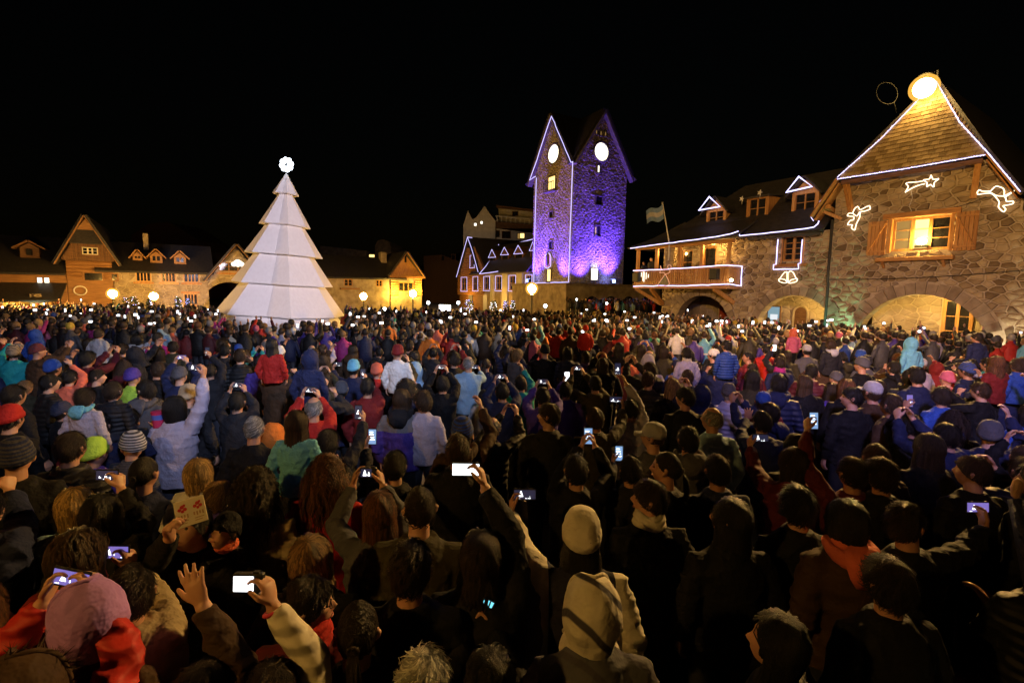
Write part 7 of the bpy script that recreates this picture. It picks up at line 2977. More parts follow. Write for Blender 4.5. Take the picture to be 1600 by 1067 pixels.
K("woman with wavy brown hair in purple and grey hooded jacket", "the purple and grey jacket", 628, 625, 1.62, coat=('purple', 'yoke'), hair=('wavy', 'brown'), hood_down='dark grey', puff=1.08)
K("dark haired person in black lifting a bluish phone before the purple and grey jacket", "the black coat before purple and grey", 618, 728, 1.54, coat=('black', 'plain'), hair=('short', 'black'), phone=(582, 682, 'blue', 0, 'l'))
K("person raising a phone with dark sleeve beside the purple and grey jacket", "the dark sleeve with phone", 513, 692, 1.52, coat=('dark grey', 'plain'), hair=('mop', 'black'), phone=(560, 644, 'tree', 0, 'r'))
K("child in white sweater with red cap on shoulders near the middle", "the white sweater child", 622, 552, 2.02, coat=('white', 'plain'), hair=None, hat=('beanie', 'dark red'), sit=True, scale=0.68)
K("bald man with both arms up filming, pale blue top", "the bald man in pale blue", 732, 568, 1.68, coat=('pale blue', 'plain'), hair=('fringe', 'grey'), phone=(741, 573, 'tree', 1, 'b'), far=True)
K("man with short dark hair in profile looking left, dark jacket", "the dark profile", 857, 650, 1.66, coat=('dark grey', 'plain'), hair=('short', 'dark brown'), hyaw=70, face=True)
K("person in turquoise knitted cap raising a phone beside red cap", "the turquoise knitted cap", 553, 576, 1.62, coat=('navy', 'plain'), hair=('short', 'black'), hat=('beanie', 'turquoise'), phone=(528, 569, 'tree', 1, 'l'))
K("child in orange and red cap left of the white sweater child", "the orange and red cap", 589, 576, 1.50, coat=('red', 'plain'), hair=None, hat=('beanie', 'coral'), child=True, scale=0.9)
K("person in dark red jacket with black hair holding a portrait phone", "the dark red jacket", 575, 605, 1.6, coat=('dark red', 'plain'), hair=('short', 'black'), phone=(567, 584, 'tree', 0, 'r'))
K("child in sky blue hood beside the white sweater child", "the sky blue hood", 648, 565, 1.7, coat=('pale blue', 'plain'), hair=None, hat=('hood', 'pale blue'), child=True, scale=0.95)
K("man in purple jacket with cropped hair, dusky child beside him", "the cropped hair child", 661, 628, 1.6, coat=('lavender', 'plain'), hair=('short', 'brown'), child=True, scale=0.9, hyaw=30, raised=1)
# ---- middle right
K("child in bright blue jacket on shoulders beside the white cap", "the bright blue jacket child", 1135, 541, 2.02, coat=('blue', 'puffer'), hair=('short', 'black'), sit=True, scale=0.68, hyaw=25)
K("man in white peaked cap under the bright blue jacket child", "the white peaked cap", 1114, 556, 1.66, coat=('dark grey', 'plain'), hair=('short', 'black'), hat=('cap', 'white'), hyaw=50)
K("child in pale lilac sweater with white collar on shoulders", "the pale lilac sweater child", 1073, 553, 1.95, coat=('lavender', 'plain'), hair=('short', 'black'), sit=True, scale=0.68, scarf='cream')
K("person in violet quilted jacket with blue hood at centre right", "the violet quilted jacket", 1008, 526, 1.85, coat=('purple', 'puffer'), hair=('short', 'black'), hood_down='blue', sit=True, scale=0.72)
K("child in turquoise hooded jacket on shoulders, right side", "the turquoise hooded jacket child", 1424, 538, 2.02, coat=('turquoise', 'plain'), hair=None, hat=('hood', 'turquoise'), sit=True, scale=0.70)
K("boy in navy jacket sitting on shoulders before the wide arch", "the navy jacket boy", 1526, 528, 2.05, coat=('navy', 'plain'), hair=('short', 'dark brown'), sit=True, scale=0.74, hyaw=30)
K("child in pink knitted hat near the right edge", "the pink knitted hat", 1481, 578, 1.62, coat=('pink', 'plain'), hair=None, hat=('beanie', 'pink'), child=True, scale=0.9)
K("child with reddish hair and pink red jacket moving at the right edge", "the reddish haired child", 1556, 568, 1.95, coat=('dark red', 'plain'), hair=('wavy', 'auburn'), sit=True, scale=0.72)
K("child with brown hair and blue jacket at the far right edge", "the brown haired child at the edge", 1590, 572, 1.92, coat=('blue', 'plain'), hair=('mop', 'brown'), sit=True, scale=0.68)
K("person in grey jacket with blond hair held up, left of the turquoise hooded jacket child", "the grey jacket child", 1298, 540, 1.95, coat=('dark grey', 'plain'), hair=('mop', 'brown'), sit=True, scale=0.7, hood_down='pale grey')
K("woman with blond brown straight hair, right of centre", "the straight blond brown hair", 1050, 605, 1.62, coat=('black', 'plain'), hair=('long', 'dark blond'))
K("man with dark hair in profile right of the straight blond brown hair", "the dark man beside blond brown hair", 1070, 622, 1.66, coat=('black', 'plain'), hair=('short', 'black'), hyaw=45)
K("man with black hair in profile looking left, red lit cheek, right side", "the red lit cheek", 1330, 622, 1.66, coat=('black', 'plain'), hair=('short', 'black'), hyaw=60, face=True)
K("tall man with dark hair in black jacket before the blue coats, right side", "the tall dark man", 1432, 588, 1.74, coat=('navy', 'plain'), hair=('short', 'black'), hyaw=-20)
K("person in blue jacket seen from behind, right of the tall dark man", "the blue jacket back", 1470, 620, 1.6, coat=('blue', 'plain'), hair=('mop', 'dark brown'))
K("person holding a phone up in portrait at the right, dark sleeves", "the portrait phone at right", 1425, 665, 1.56, coat=('black', 'plain'), hair=('short', 'black'), phone=(1421, 626, 'violet', 0, 'l'))
K("woman with straight brown hair and pale face turned right, right side", "the straight brown hair", 1258, 600, 1.62, coat=('black', 'plain'), hair=('long', 'brown'), hyaw=-30)
K("person raising a camera overhead with pale sleeve, centre", "the overhead camera", 930, 600, 1.58, coat=('olive', 'plain'), hair=('short', 'black'), phone=(903, 575, 'tree', 1, 'b'))
K("person raising a phone on a long lavender sleeve, centre right", "the long lavender sleeve", 985, 640, 1.56, coat=('lavender', 'plain'), hair=('short', 'black'), phone=(965, 576, 'tree', 0, 'r'))
K("person with olive sleeve holding a phone across at the centre", "the olive sleeve with phone", 930, 655, 1.58, coat=('olive', 'plain'), hair=('short', 'brown'), phone=(962, 624, 'tree', 1, 'r'))
K("person in bright red jacket seen from behind near the middle", "the bright red back", 873, 518, 1.64, coat=('red', 'plain'), hair=('short', 'black'))
K("person in orange jacket seen from behind, left of the middle", "the orange back", 672, 522, 1.64, coat=('orange', 'plain'), hair=('short', 'dark brown'))
K("child in scarlet hat and jacket far centre", "the scarlet child", 915, 515, 1.9, coat=('red', 'plain'), hair=None, hat=('beanie', 'red'), sit=True, scale=0.68)
K("person in red and orange jacket to the right of the middle", "the red and orange jacket", 982, 560, 1.62, coat=('coral', 'plain'), hair=('short', 'black'))
K("child in pink hooded jacket before the second arch", "the pink hooded child", 1240, 520, 1.85, coat=('pink', 'plain'), hair=None, hat=('hood', 'coral'), sit=True, scale=0.68)
K("person in pale sweater seen from behind at the left, beside the blue hood", "the pale sweater at left", 155, 522, 1.9, coat=('pale grey', 'plain'), hair=('short', 'brown'), sit=True, scale=0.74)
K("child in bright blue hood at the far left", "the bright blue hood", 55, 524, 1.85, coat=('blue', 'plain'), hair=None, hat=('hood', 'blue'), sit=True, scale=0.7)
K("person in magenta jacket behind the dark heads, left", "the magenta jacket", 247, 528, 1.75, coat=('magenta', 'plain'), hair=('short', 'black'), raised=1, scale=1.0)
K("child in lime green hood with violet cap at the left", "the lime green hood", 207, 575, 1.6, coat=('lime', 'plain'), hair=None, hat=('beanie', 'purple'), child=True, scale=0.9)
K("person in red jacket at the right before the second arch", "the red jacket at right", 1197, 546, 1.64, coat=('red', 'plain'), hair=('short', 'black'))
K("person in fuchsia scarf and dark jacket at the right", "the fuchsia scarf", 1218, 568, 1.6, coat=('navy', 'plain'), hair=('short', 'dark brown'), scarf='magenta')
K("person in grey baseball cap under the wide arch side", "the grey cap at right", 1260, 548, 1.64, coat=('grey', 'plain'), hair=('short', 'black'), hat=('cap', 'pale grey'))
K("person holding up a portrait phone with red sleeve at the left", "the pink sleeve with phone", 110, 590, 1.5, coat=('coral', 'plain'), hair=('short', 'black'), phone=(106, 562, 'tree', 0, 'r'))
K("person holding a phone across with both hands at the left middle", "the two handed phone at left", 372, 628, 1.56, coat=('dark grey', 'plain'), hair=('short', 'black'), phone=(372, 601, 'tree', 1, 'b'))
K("person holding a phone across above a grey cap at the left", "the phone over the grey cap", 282, 588, 1.58, coat=('navy', 'plain'), hair=None, hat=('beanie', 'grey'), phone=(284, 558, 'violet', 1, 'b'))
K("person lifting a portrait phone behind the lavender jacket", "the portrait phone behind lavender", 330, 580, 1.54, coat=('dark grey', 'plain'), hair=('short', 'black'), phone=(324, 549, 'tree', 0, 'r'))
K("person raising a phone left of the bald man in pale blue", "the phone left of pale blue", 692, 600, 1.56, coat=('black', 'plain'), hair=('mop', 'black'), phone=(690, 573, 'tree', 1, 'b'))
K("person raising a phone across right of the bald man in pale blue", "the phone right of pale blue", 785, 612, 1.58, coat=('navy', 'plain'), hair=('short', 'black'), phone=(783, 588, 'tree', 1, 'b'))
K("person raising a phone across at the centre, violet sleeves", "the violet sleeves", 848, 620, 1.58, coat=('purple', 'plain'), hair=('short', 'black'), phone=(848, 596, 'tree', 1, 'b'))
K("person in blue jacket holding a long lit phone near the middle", "the long lit phone", 884, 610, 1.52, coat=('purple', 'plain'), hair=('short', 'black'), phone=(886, 588, 'plain', 0, 'l'))

for k in KEY:
    want_template(k['key'], k['spec'], k['near'])
BASES = {
    'stand': dict(hyaw=4, hpit=10), 'stand left': dict(hyaw=42, hpit=6), 'stand right': dict(hyaw=-28, hpit=12), 'stout': dict(hyaw=-8, hpit=10, fat=1.12),
    'phone high': dict(hyaw=-5, hpit=14, r=(0.13, 0.36, 1.74)), 'phone both': dict(hyaw=0, hpit=12, l=(-0.085, 0.42, 1.66), r=(0.085, 0.42, 1.66)),
    'phone face': dict(hyaw=0, hpit=8, l=(-0.085, 0.40, 1.50), r=(0.085, 0.40, 1.50)), 'carry': dict(hyaw=0, hpit=4, l=(-0.14, 0.24, 1.45), r=(0.14, 0.24, 1.45), grip='fist'),
    'folded': dict(hyaw=12, hpit=8, l=(0.05, 0.27, 1.15), r=(-0.05, 0.29, 1.18), grip='relaxed'),
    'child': dict(hyaw=10, hpit=14, hscale=1.2), 'sit': dict(sit=True, hscale=1.22, hpit=4)}
for k, s in BASES.items():
    want_template(k, s, k in ('stand', 'stand left', 'stand right', 'stout'))
flush_templates()
for i, k in enumerate(KEY):
    o = place_person(k['key'], k['base'], k['yaw'], k['scale'], k['label'], k['coat'], k['hair'], group=k['group'], skin=i, seed=i, **k['kw'])
    k['obj'] = o
    if k['ph']:
        P, kind, land = k['ph']
        lab = k['plabel'] or ({'plain': 'bright white', 'tree': 'lit', 'blue': 'bluish', 'violet': 'dim violet', 'dance': 'cyan and pink', 'dark': 'dark'}[kind] + (" camera" if land == 2 else (" phone held sideways" if land == 1 else " phone held upright")) + " in the hands of " + k['short'])
        add_phone(P, 'tree' if kind == 'dark' else kind, land, lab, k['yaw'], -0.12, k['proll'], 1.0)
    if k['spec'].get('sit'):
        # whoever carries the child
        b = k['H'] - (ROTZ(k['yaw']) @ Vector((0, 0.16, 0))) * 0.6
        zs = k['base'].z + 0.86 * k['scale']
        sc_ = min(1.1, max(0.92, zs / 1.44))
        fwd = ROTZ(k['yaw']) @ Vector((0, 0.13, 0))
        bb = Vector((k['H'].x, k['H'].y, 0)) + fwd
        q = place_person('carry', bb, k['yaw'], sc_, "grown-up carrying " + k['short'] + " on the shoulders", (random.choice(['black', 'navy', 'dark grey', 'black', 'brown']), 'plain'), (random.choice(['short', 'mop']), 'black'), skin=i + 1, seed=i + 500)

# the wristband, the booklet and the red drink that people hold
m_, nt_, b_s = new_mat("booklet_paper")
b_s.inputs["Base Color"].default_value = (0.74, 0.68, 0.58, 1)
b_s.inputs["Roughness"].default_value = 0.7
M['paper'] = m_
M['print_red'] = surf("print_red", [(0.3, (0.50, 0.04, 0.05)), (0.7, (0.62, 0.07, 0.08))], 9, 0.7, 0.05, 0.001)
M['print_tan'] = surf("print_tan", [(0.3, (0.40, 0.26, 0.15)), (0.7, (0.5, 0.34, 0.2))], 9, 0.7, 0.05, 0.001)
kb = next(k for k in KEY if k['short'] == "the face under the booklet")
bp = kb['H'] + Vector((0.0, 0, 0))
dcam = (CAMP - kb['H']).normalized()
bc = at_depth(298, 799, (kb['H'] + dcam * 0.16).y)
bm_ = MB()
bm_.bbox(-0.068, 0.068, -0.004, 0.004, -0.068, 0.068, 0.0015, 0)
rg = random.Random(3)
for cx in (-0.034, 0.034):
    for (dx, dz, r_) in ((0.0, 0.034, 0.010), (-0.012, 0.022, 0.009), (0.012, 0.020, 0.009), (0.0, 0.012, 0.008), (0.010, 0.040, 0.007)):
        ring = [(cx + dx + r_ * math.cos(a) * rg.uniform(0.8, 1.1), dz + r_ * math.sin(a)) for a in np.linspace(0, 2 * math.pi, 9)[:-1]]
        bm_.prism(ring, -0.0052, -0.0042, 1)
    for q in range(4):
        bm_.box(cx - 0.024 + q * 0.013, cx - 0.017 + q * 0.013, -0.0052, -0.0042, -0.022 - 0.004 * (q % 2), -0.006, 2)
    for q in range(2):
        bm_.box(cx - 0.022, cx + 0.020 - 0.008 * q, -0.0052, -0.0042, -0.040 - q * 0.012, -0.036 - q * 0.012, 2)
bo = bm_.build("booklet", [M['paper'], M['print_red'], M['print_tan']])
bo.location = bc
bo.rotation_euler = (dcam).to_track_quat('-Y', 'Z').to_euler()
bo.rotation_euler.rotate_axis('Y', -0.12)
tag(bo, "small white booklet printed with red figures held over a smiling face", "booklet")
kc = next(k for k in KEY if k['short'] == "the pale sleeve with glowing camera")
W, dv, nv_ = TEMPLATES[kc['key']]['hands']['r']
wb = MB()
s_ = dv.cross(nv_).normalized()
wb.tube([W - dv * 0.022 + (s_ * math.cos(a) * 0.036 + nv_ * math.sin(a) * 0.030) for a in np.linspace(0, 2 * math.pi, 19)[:-1]], 0.008, 8, closed=True)
o = wb.build("wristband", M['print_red'], kc['obj'], True)
cup_p = at_height(247, 655, 1.38)
cm_ = MB().lathe([(0.030, -0.055), (0.040, 0.05), (0.042, 0.056), (0.038, 0.058)], 16)
cm_.lathe([(0.0362, 0.0), (0.0395, 0.035), (0.0398, 0.036)], 16, 1)
M['cup_red'] = surf("cup_red", [(0.3, (0.42, 0.02, 0.08)), (0.7, (0.55, 0.04, 0.12))], 5, 0.5, 0.05, 0.001)
M['cup_blue'] = surf("cup_blue", [(0.3, (0.06, 0.10, 0.4)), (0.7, (0.1, 0.15, 0.5))], 5, 0.5, 0.05, 0.001)
kl = next(k for k in KEY if k['short'] == "the lavender jacket with raised arm")
hw = kl['obj'].matrix_basis @ TEMPLATES[kl['key']]['hands']['l'][0]
co = cm_.build("cup", [M['cup_red'], M['cup_blue']])
co.scale = (1.5, 1.5, 1.5)
co.location = at_depth(247, 655, kl['H'].y - 0.05)
tag(co, "red and blue paper cup held beside the lavender jacket", "cup")

# ================================================================== the rest of the three hundred nearest
LIMIT = 300
fill_rng = random.Random(23)
placed = [(p['base'].x, p['base'].y) for p in PEOPLE]
phone_pts = [project(k['ph'][0]) for k in KEY if k['ph']]


def blocked(x, y, r_=0.40):
    for (a, b) in placed:
        if (a - x) ** 2 + (b - y) ** 2 < r_ * r_:
            return True
    return False


def covers_key(x, y, zh):
    cx, cy = project((x, y, zh))
    top = project((x, y, zh + 0.15))[1]
    w = 0.22 * F / max(y, 0.8)
    for k in KEY:
        if k['H'].y <= y + 0.05:
            continue
        kx, ky = k['px']
        if abs(kx - cx) < w * 0.8 + k['rad'] * 0.8 and top < ky + k['rad'] * 1.2:
            return True
    for (qx, qy) in phone_pts:
        if abs(qx - cx) < w * 0.75 and top < qy + 14 and cy > qy - 30:
            return True
    return False


cands = []
yy = 1.25
while yy < 12.5:
    sp = 0.55
    nx = int(2.2 * (yy + 0.6) / sp) + 2
    for i in range(nx):
        x = (i - nx / 2 + 0.5) * sp + fill_rng.uniform(-0.17, 0.17)
        y = yy + fill_rng.uniform(-0.17, 0.17)
        cands.append((y, x))
    yy += sp * 0.86
cands.sort()
coat_cols = ['black'] * 9 + ['navy'] * 5 + ['dark grey'] * 6 + ['brown'] * 2 + ['olive'] * 2 + ['grey'] * 3 + ['purple'] * 2 + ['dark red'] * 2 + ['maroon', 'red', 'blue', 'lavender', 'teal', 'pale grey', 'navy', 'purple']
hair_kinds = ['short'] * 9 + ['mop'] * 3 + ['long'] * 4 + ['wavy'] * 3 + ['bob'] * 3 + ['pony'] * 3 + ['curly'] * 1 + ['buzz'] * 1 + ['fringe'] * 1
hair_word = {'short': 'short', 'mop': 'tousled', 'long': 'long straight', 'wavy': 'wavy', 'bob': 'bobbed', 'pony': 'tied back', 'curly': 'curly', 'buzz': 'cropped', 'fringe': 'thinning'}
labels_used = {k['label'] for k in KEY}


def relation(x, y):
    best = sorted(KEY, key=lambda k: (k['H'].x - x) ** 2 + (k['H'].y - y) ** 2)
    out = []
    for k in best[:4]:
        dx, dy = x - k['H'].x, y - k['H'].y
        if abs(dx) > abs(dy) * 1.2:
            w = "right of" if dx > 0 else "left of"
        else:
            w = "behind" if dy > 0 else "in front of"
        out.append((w, k['short']))
    return out


n_people = len(PEOPLE)
for (y, x) in cands:
    if n_people >= LIMIT:
        break
    cx, cy = project((x, y, 1.6))
    if not (-60 < cx < 1660) or cy > 1130:
        continue
    lim = 0.34 if y < 4 else 0.40
    if blocked(x, y, lim):
        continue
    zh = fill_rng.uniform(1.48, 1.70)
    small = fill_rng.random() < 0.08
    if small:
        zh = fill_rng.uniform(1.15, 1.35)
    if covers_key(x, y, zh):
        continue
    if y < 2.6 and fill_rng.random() < 0.25:
        continue
    q = fill_rng.random()
    key = 'stand' if q < 0.3 else 'stand left' if q < 0.42 else 'stand right' if q < 0.54 else 'stout' if q < 0.62 else 'folded' if q < 0.66 else 'phone high' if q < 0.80 else 'phone both' if q < 0.94 else 'phone face'
    if y < 3.0 and key.startswith('phone'):
        key = 'stand'
    if small:
        key = 'child'
    col = fill_rng.choice(coat_cols)
    if y < 3.4:  # near coats forced dark: foreground shade put into their colour, blackest to the right
        col = fill_rng.choice(['black', 'black', 'navy', 'dark grey', 'brown', 'olive'] if x < 0.2 else ['black', 'black', 'navy'])
    hk = fill_rng.choice(hair_kinds)
    hc = fill_rng.choice(['black'] * 6 + ['dark brown'] * 8 + ['brown'] * 3 + ['auburn', 'dark blond']) if hk not in ('fringe',) else 'grey'
    hat = None
    hd = None
    if fill_rng.random() < 0.13 and y > 2.6:
        hat = (fill_rng.choice(['beanie', 'beanie', 'hood', 'cap', 'striped beanie']), fill_rng.choice(['grey', 'black', 'dark red', 'navy', 'pale grey', 'beige', 'pink', 'blue', 'white']))
    if hat and hat[0] in ('hood',):
        hat = ('hood', col)
    elif fill_rng.random() < 0.18:
        hd = col
    style = 'puffer' if fill_rng.random() < 0.25 else 'plain'
    yaw = R(fill_rng.gauss(0, 20))
    sc_ = zh / 1.60 if not small else zh / 1.63
    sx = -1 if fill_rng.random() < 0.5 else 1
    hairy = None if (hat and hat[0] in ('hood', 'beanie', 'striped beanie') and fill_rng.random() < 0.6) else (hk if not hat else 'short', hc)
    rel = relation(x, y)
    who = "child" if small else "person"
    top = (f"{hat[1]} {hat[0]}" if hat else f"{hair_word[hk]} {hc} hair")
    jack = f"{col} {'quilted ' if style == 'puffer' else ''}jacket"
    lab = None
    opts = [f"{who} with {top}, {jack}, {rel[0][0]} {rel[0][1]}"]
    opts += [f"{who} with {top}, {jack}, {rel[0][0]} {rel[0][1]}, {rel[1][0]} {rel[1][1]}", f"{who} with {top}, {rel[0][0]} {rel[0][1]}, {rel[2][0]} {rel[2][1]}", f"{who} in {jack}, {rel[1][0]} {rel[1][1]}, {rel[2][0]} {rel[2][1]}"]
    for o_ in opts:
        if o_ not in labels_used and len(o_.split()) <= 16:
            lab = o_
            break
    if lab is None:
        continue
    labels_used.add(lab)
    base = Vector((x, y, 0))
    place_person(key, base, yaw, sc_, lab, (col, style), hairy, hat, hd, skin=n_people, seed=n_people, sc_x=sx)
    placed.append((x, y))
    n_people += 1
    if key.startswith('phone') and fill_rng.random() < 0.95:
        T = TEMPLATES[key]
        mw = Matrix.Translation(base) @ Matrix.Rotation(yaw, 4, 'Z') @ Matrix.Diagonal((sc_ * sx, sc_, sc_, 1))
        if key == 'phone high':
            W, d_, n_ = T['hands']['r']
            P = mw @ (W + d_ * 0.085 + n_ * 0.05)
            land = 0 if fill_rng.random() < 0.6 else 1
        else:
            P = mw @ ((T['hands']['l'][0] + T['hands']['r'][0]) / 2 + Vector((0, 0.02, 0.085)))
            land = 1 if fill_rng.random() < 0.7 else 2
        kind = fill_rng.choice(['tree', 'tree', 'violet', 'plain', 'plain', 'blue'])
        if land == 2 and kind not in ('tree', 'plain'):
            kind = 'tree'
        pl_ = f"small {'camera' if land == 2 else 'phone'} with {'bright' if kind in ('plain', 'tree') else 'dim'} screen held up by the {top} {rel[0][0]} {rel[0][1]}"
        if len(pl_.split()) > 16 or pl_ in labels_used:
            pl_ = f"small lit {'camera' if land == 2 else 'phone'} held up {rel[0][0]} {rel[0][1]} and {rel[1][0]} {rel[1][1]}"
        if len(pl_.split()) > 16 or pl_ in labels_used:
            continue
        labels_used.add(pl_)
        add_phone(P, kind, land, pl_, yaw, -0.1, 0.0, 1.0)

# ================================================================== the far crowd: one mass nobody could count
FAR_BASE = [None]


def simple_person(kind, hi=True):
    """Low figure with part ids: 0 skin, 1 coat, 2 hair, 3 trousers."""
    mb = MB()
    s = 8 if hi else 6
    mb.ball((0, 0.02, 1.60), 0.1, s, 6 if hi else 5, 0, (0.78, 0.95, 1.15))
    mb.ball((0, 0.0, 1.632), 0.107, s, 6 if hi else 5, 2, (0.88, 0.98, 1.03))
    n0 = len(mb.f)
    loft(mb, [((0, 0, .80), .20, .14), ((0, 0, 1.05), .18, .14), ((0, 0, 1.30), .205, .14), ((0, 0, 1.385), .175, .115), ((0, 0, 1.46), .075, .07), ((0, 0, 1.53), .05, .05)], 10 if hi else 7)
    for q in range(n0, len(mb.f)):
        mb.m[q] = 1
    arms = {'stand': [((.25, .05, 1.1), (.24, .16, .9)), ((-.25, .05, 1.1), (-.24, .16, .9))], 'high': [((.27, .12, 1.5), (.15, .3, 1.78)), ((-.25, .05, 1.1), (-.24, .16, .9))],
            'both': [((.27, .2, 1.28), (.09, .38, 1.66)), ((-.27, .2, 1.28), (-.09, .38, 1.66))], 'fold': [((.25, .1, 1.12), (.0, .28, 1.18)), ((-.25, .1, 1.12), (.0, .28, 1.14))]}[kind]
    for i, (e, w) in enumerate(arms):
        sx = 1 if i == 0 else -1
        mb.tube([(sx * .17, 0, 1.37), e, w], [.07, .06, .045], 6 if hi else 5, 1)
        if kind in ('high', 'both') and not (kind == 'high' and i == 1):
            mb.ball((w[0], w[1] + .01, w[2] + .07), .045, 6, 4, 0, (0.7, 0.6, 1.5))
    for sx in (-1, 1):
        mb.tube([(sx * .09, 0, .85), (sx * .1, 0, .05)], [.1, .065], 6 if hi else 4, 3)
    v = np.array([list(p) for p in mb.v])
    return v, mb.f, mb.m


KINDS_ = ['stand', 'high', 'both', 'fold']
LOW = {(k, h): simple_person(k, h) for k in KINDS_ for h in (True, False)}


def in_wall(x, y):
    q = RB.i @ Vector((x, y, 0))
    if q.y > -0.55 and q.x > -10.5 and q.y < 8:
        return True
    q = RB.i @ Vector((x, y, 0))
    if q.y > -0.55 and q.x > 0:
        return True
    if (x - TX) ** 2 + (y - TD) ** 2 < 4.1 ** 2:
        return True
    q = LF.i @ Vector((x, y, 0))
    if q.y > -3.8:
        return True
    q = CF.i @ Vector((x, y, 0))
    if q.y > -1.2 and q.x < 1:
        return True
    q = TF.i @ Vector((x, y, 0))
    if q.y > -2.3 and q.x > -2.2:
        return True
    return False


far_rng = random.Random(77)
AV, AF, ACOL = [], [], []
off = 0
far_phone = []
yy = 1.4
pal = ['black'] * 16 + ['navy'] * 6 + ['dark grey'] * 8 + ['brown'] * 3 + ['grey'] * 3 + ['purple', 'blue', 'dark red', 'red', 'red', 'coral', 'orange', 'pale blue', 'lavender', 'teal', 'pink', 'white', 'cream', 'beige', 'pale grey', 'turquoise', 'yellow', 'magenta', 'olive', 'olive', 'maroon']
hp = ['black'] * 6 + ['dark brown'] * 6 + ['brown'] * 3 + ['dark blond', 'blond', 'grey', 'auburn']
fill_max = max((y for x, y in placed[len(KEY):]), default=8)
count = 0
while yy < 52:
    sp = 0.50 if yy < 17 else 0.56 if yy < 29 else 0.8
    nx = int((2.25 * (yy + 1) + (9 if yy < 18 else 4)) / sp) + 2
    for i in range(nx):
        x = (i - nx / 2 + 0.5) * sp + far_rng.uniform(-0.16, 0.16)
        y = yy + far_rng.uniform(-0.16, 0.16)
        if blocked(x, y, 0.42):
            continue
        cx, cy = project((x, y, 1.6))
        inside = -90 < cx < 1690
        if in_wall(x, y):
            continue
        if inside and y < fill_max + 0.3:
            continue
        if not inside and (x + 3.7) ** 2 + (y + 1.0) ** 2 < 4:
            continue
        tq = TF.i @ Vector((x, y, 0))
        terrace_ = -2.5 < tq.x < 14 and -9.0 < tq.y < -2.1
        if not terrace_:
            if y > 28.5:
                continue
            # a clear strip is fenced off in front of the tree
            if 16.3 < y < 31 and -0.62 < x / y < -0.345:
                continue
        zh = far_rng.uniform(1.46, 1.74)
        if y < 16 and covers_key(x, y, zh):
            continue
        if far_rng.random() < 0.06:
            continue
        zoff = 0.0
        q = TF.i @ Vector((x, y, 0))
        if -2.5 < q.x < 14 and -9.0 < q.y < -2.1:
            zoff = 0.42
        elif far_rng.random() < 0.03:
            zoff = 0.52         # child held up
        u = far_rng.random()
        kd = 'stand' if u < 0.55 else 'fold' if u < 0.68 else 'high' if u < 0.83 else 'both'
        v, f, m_ids = LOW[(kd, y < 16)]
        k = zh / 1.6 if zoff != 0.52 else 0.8
        a = far_rng.gauss(0, 0.3)
        ca, sa = math.cos(a) * k, math.sin(a) * k
        sx = -1 if far_rng.random() < 0.5 else 1
        w = np.empty_like(v)
        w[:, 0] = x + v[:, 0] * sx * ca - v[:, 1] * sa
        w[:, 1] = y + v[:, 0] * sx * sa + v[:, 1] * ca
        w[:, 2] = v[:, 2] * k + zoff
        AV.append(w)
        cc = CLO[far_rng.choice(pal)]
        hc = HCO[far_rng.choice(hp)]
        if far_rng.random() < 0.12:
            hc = CLO[far_rng.choice(['red', 'white', 'grey', 'blue', 'pale grey', 'black', 'yellow', 'pink'])]
        tone = (SKIN[far_rng.randrange(4)], cc, hc, (0.02, 0.02, 0.03))
        for ff, mi in zip(f, m_ids):
            AF.append(tuple(q_ + off for q_ in (ff if sx == 1 else ff[::-1])))
            ACOL.append(tone[mi])
        off += len(v)
        count += 1
        if inside and kd in ('high', 'both') and far_rng.random() < 0.55:
            lx_, ly_, lz_ = ((.15, .3, 1.90) if kd == 'high' else (0, .4, 1.76))
            far_phone.append((Vector((x + lx_ * sx * ca - ly_ * sa, y + lx_ * sx * sa + ly_ * ca, lz_ * k + zoff)), a, kd))
    yy += sp * 0.88
print("FAR CROWD", count, "faces", len(AF), "people", n_people, len(PEOPLE), "phones", len(far_phone))
me = bpy.data.meshes.new("crowd")
allv = np.concatenate(AV)
me.from_pydata(allv.tolist(), [], AF)
att = me.attributes.new("tone", 'FLOAT_COLOR', 'FACE')
att.data.foreach_set("color", np.array([(*c, 1.0) for c in ACOL], dtype=np.float32).ravel())
me.polygons.foreach_set("use_smooth", [True] * len(me.polygons))
m, nt, b = new_mat("crowd_cloth")
at = nt.nodes.new("ShaderNodeAttribute")
at.attribute_name = "tone"
shade = ramp(nt, noise(nt, 9, 4, coords(nt)), [(0.3, (0.7, 0.7, 0.7)), (0.7, (1, 1, 1))])
nt.links.new(mix_col(nt, 1.0, at.outputs["Color"], shade, 'MULTIPLY'), b.inputs["Base Color"])
b.inputs["Roughness"].default_value = 0.65
bump(nt, b, noise(nt, 14, 4, coords(nt)), 0.8, 0.03)
me.materials.append(m)
co = link(bpy.data.objects.new("crowd", me))
tag(co, "dense mass of onlookers filling the plaza up to the buildings", kind='stuff')

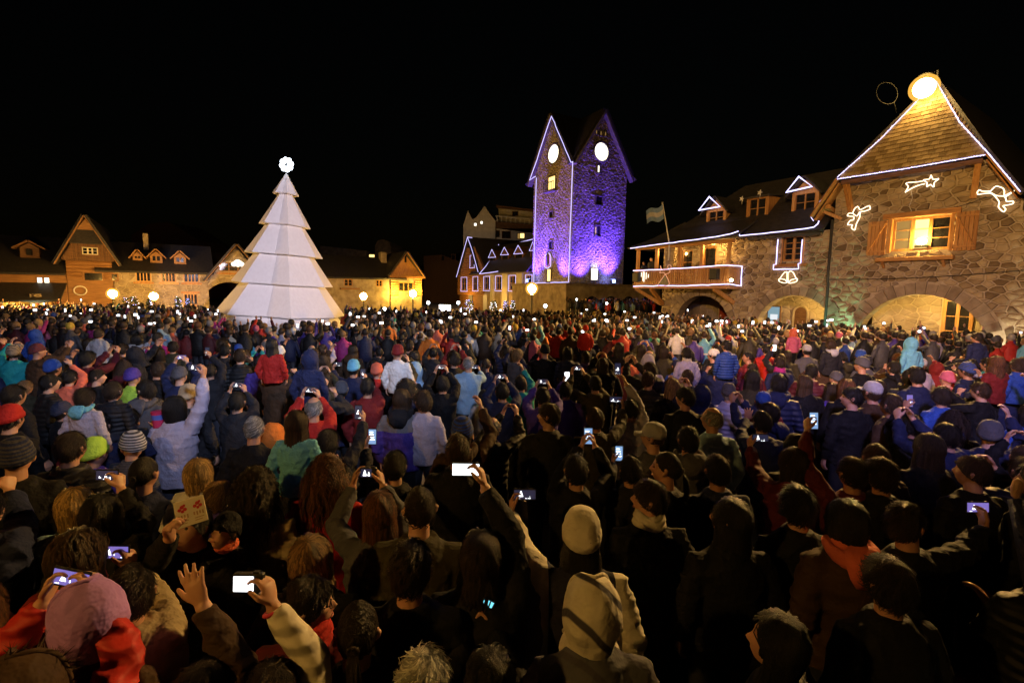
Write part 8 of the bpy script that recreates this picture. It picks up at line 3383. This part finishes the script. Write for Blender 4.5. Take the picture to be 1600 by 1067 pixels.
# tiny lit screens held up over the far crowd
tiny = {}
for kind, mats in (('a', 'screen_white'), ('b', 'screen_tree')):
    t_ = MB().bbox(-0.06, 0.06, -0.006, 0.006, -0.034, 0.034, 0.002, 0)
    t_.box(-0.053, 0.053, -0.0085, -0.0065, -0.029, 0.029, 1)
    M.setdefault('far_screen', emit("far_screen", (0.90, 0.95, 1.0), 6.0, False))
    tiny[kind] = t_.mesh("phone", [M['black'], M['far_screen'] if kind == 'a' else M['screen_tree']])
far_rng.shuffle(far_phone)
zones = [(90, "below the dark timber house"), (200, "near the two left street lamps"), (300, "under the three dormers"), (350, "left of the white tree"), (440, "before the left half of the white tree"), (540, "before the right half of the white tree"),
         (620, "between white tree and amber gable"), (710, "below the amber gable"), (790, "before the log gable"), (860, "around the tall lit lamp post"), (950, "below the clock tower"), (1060, "between clock tower and balcony"), (1170, "under the timber balcony"),
         (1300, "before the second arch"), (1420, "left of the wide arch"), (1530, "before the wide arch"), (1e9, "at the right edge of the crowd")]
seen_ = set()
far_phone.sort(key=lambda q: q[0].y * far_rng.uniform(0.6, 1.5))
for P, a, kd in far_phone[:120]:
    tk = far_rng.choice('aab')
    up_ = far_rng.random() >= 0.6
    inst("phone", tiny[tk], None, P, (-0.1, math.pi / 2 if up_ else 0, a))
    o = COL.objects[-1]
    cx = project(P)[0]
    where = next(z for z in zones if cx <= z[0])[1]
    row = "middle rows" if P.y < 11.5 else "rear rows" if P.y < 17 else "last rows"
    lab = f"{'bright' if tk == 'a' else 'dim'} tiny {'upright' if up_ else 'sideways'} phone in {row} {where}"
    tag(o, lab, "phone", "lit phones " + where)

# three people looking out from the balcony
for (a, b_, zc, lab, ck) in ((128, 262, 'white', "person in white at the left corner of the balcony", 'white'), (186, 222, 'n', "person in navy behind the balcony rail beside the corner post", 'navy'), (270, 178, 'n', "person standing back in the dark of the balcony beside the column", 'dark grey')):
    x, z = RB.px(*Z6(a, b_), BY + 0.65)
    base = RB.w(x, BY + 0.65, BZ0)
    place_person('stand', base, RB.rz + math.pi, max(0.72, min(1.0, (z - BZ0) / 1.6)), lab, (ck, 'plain'), ('short', 'black'), group="people on the balcony", seed=a)
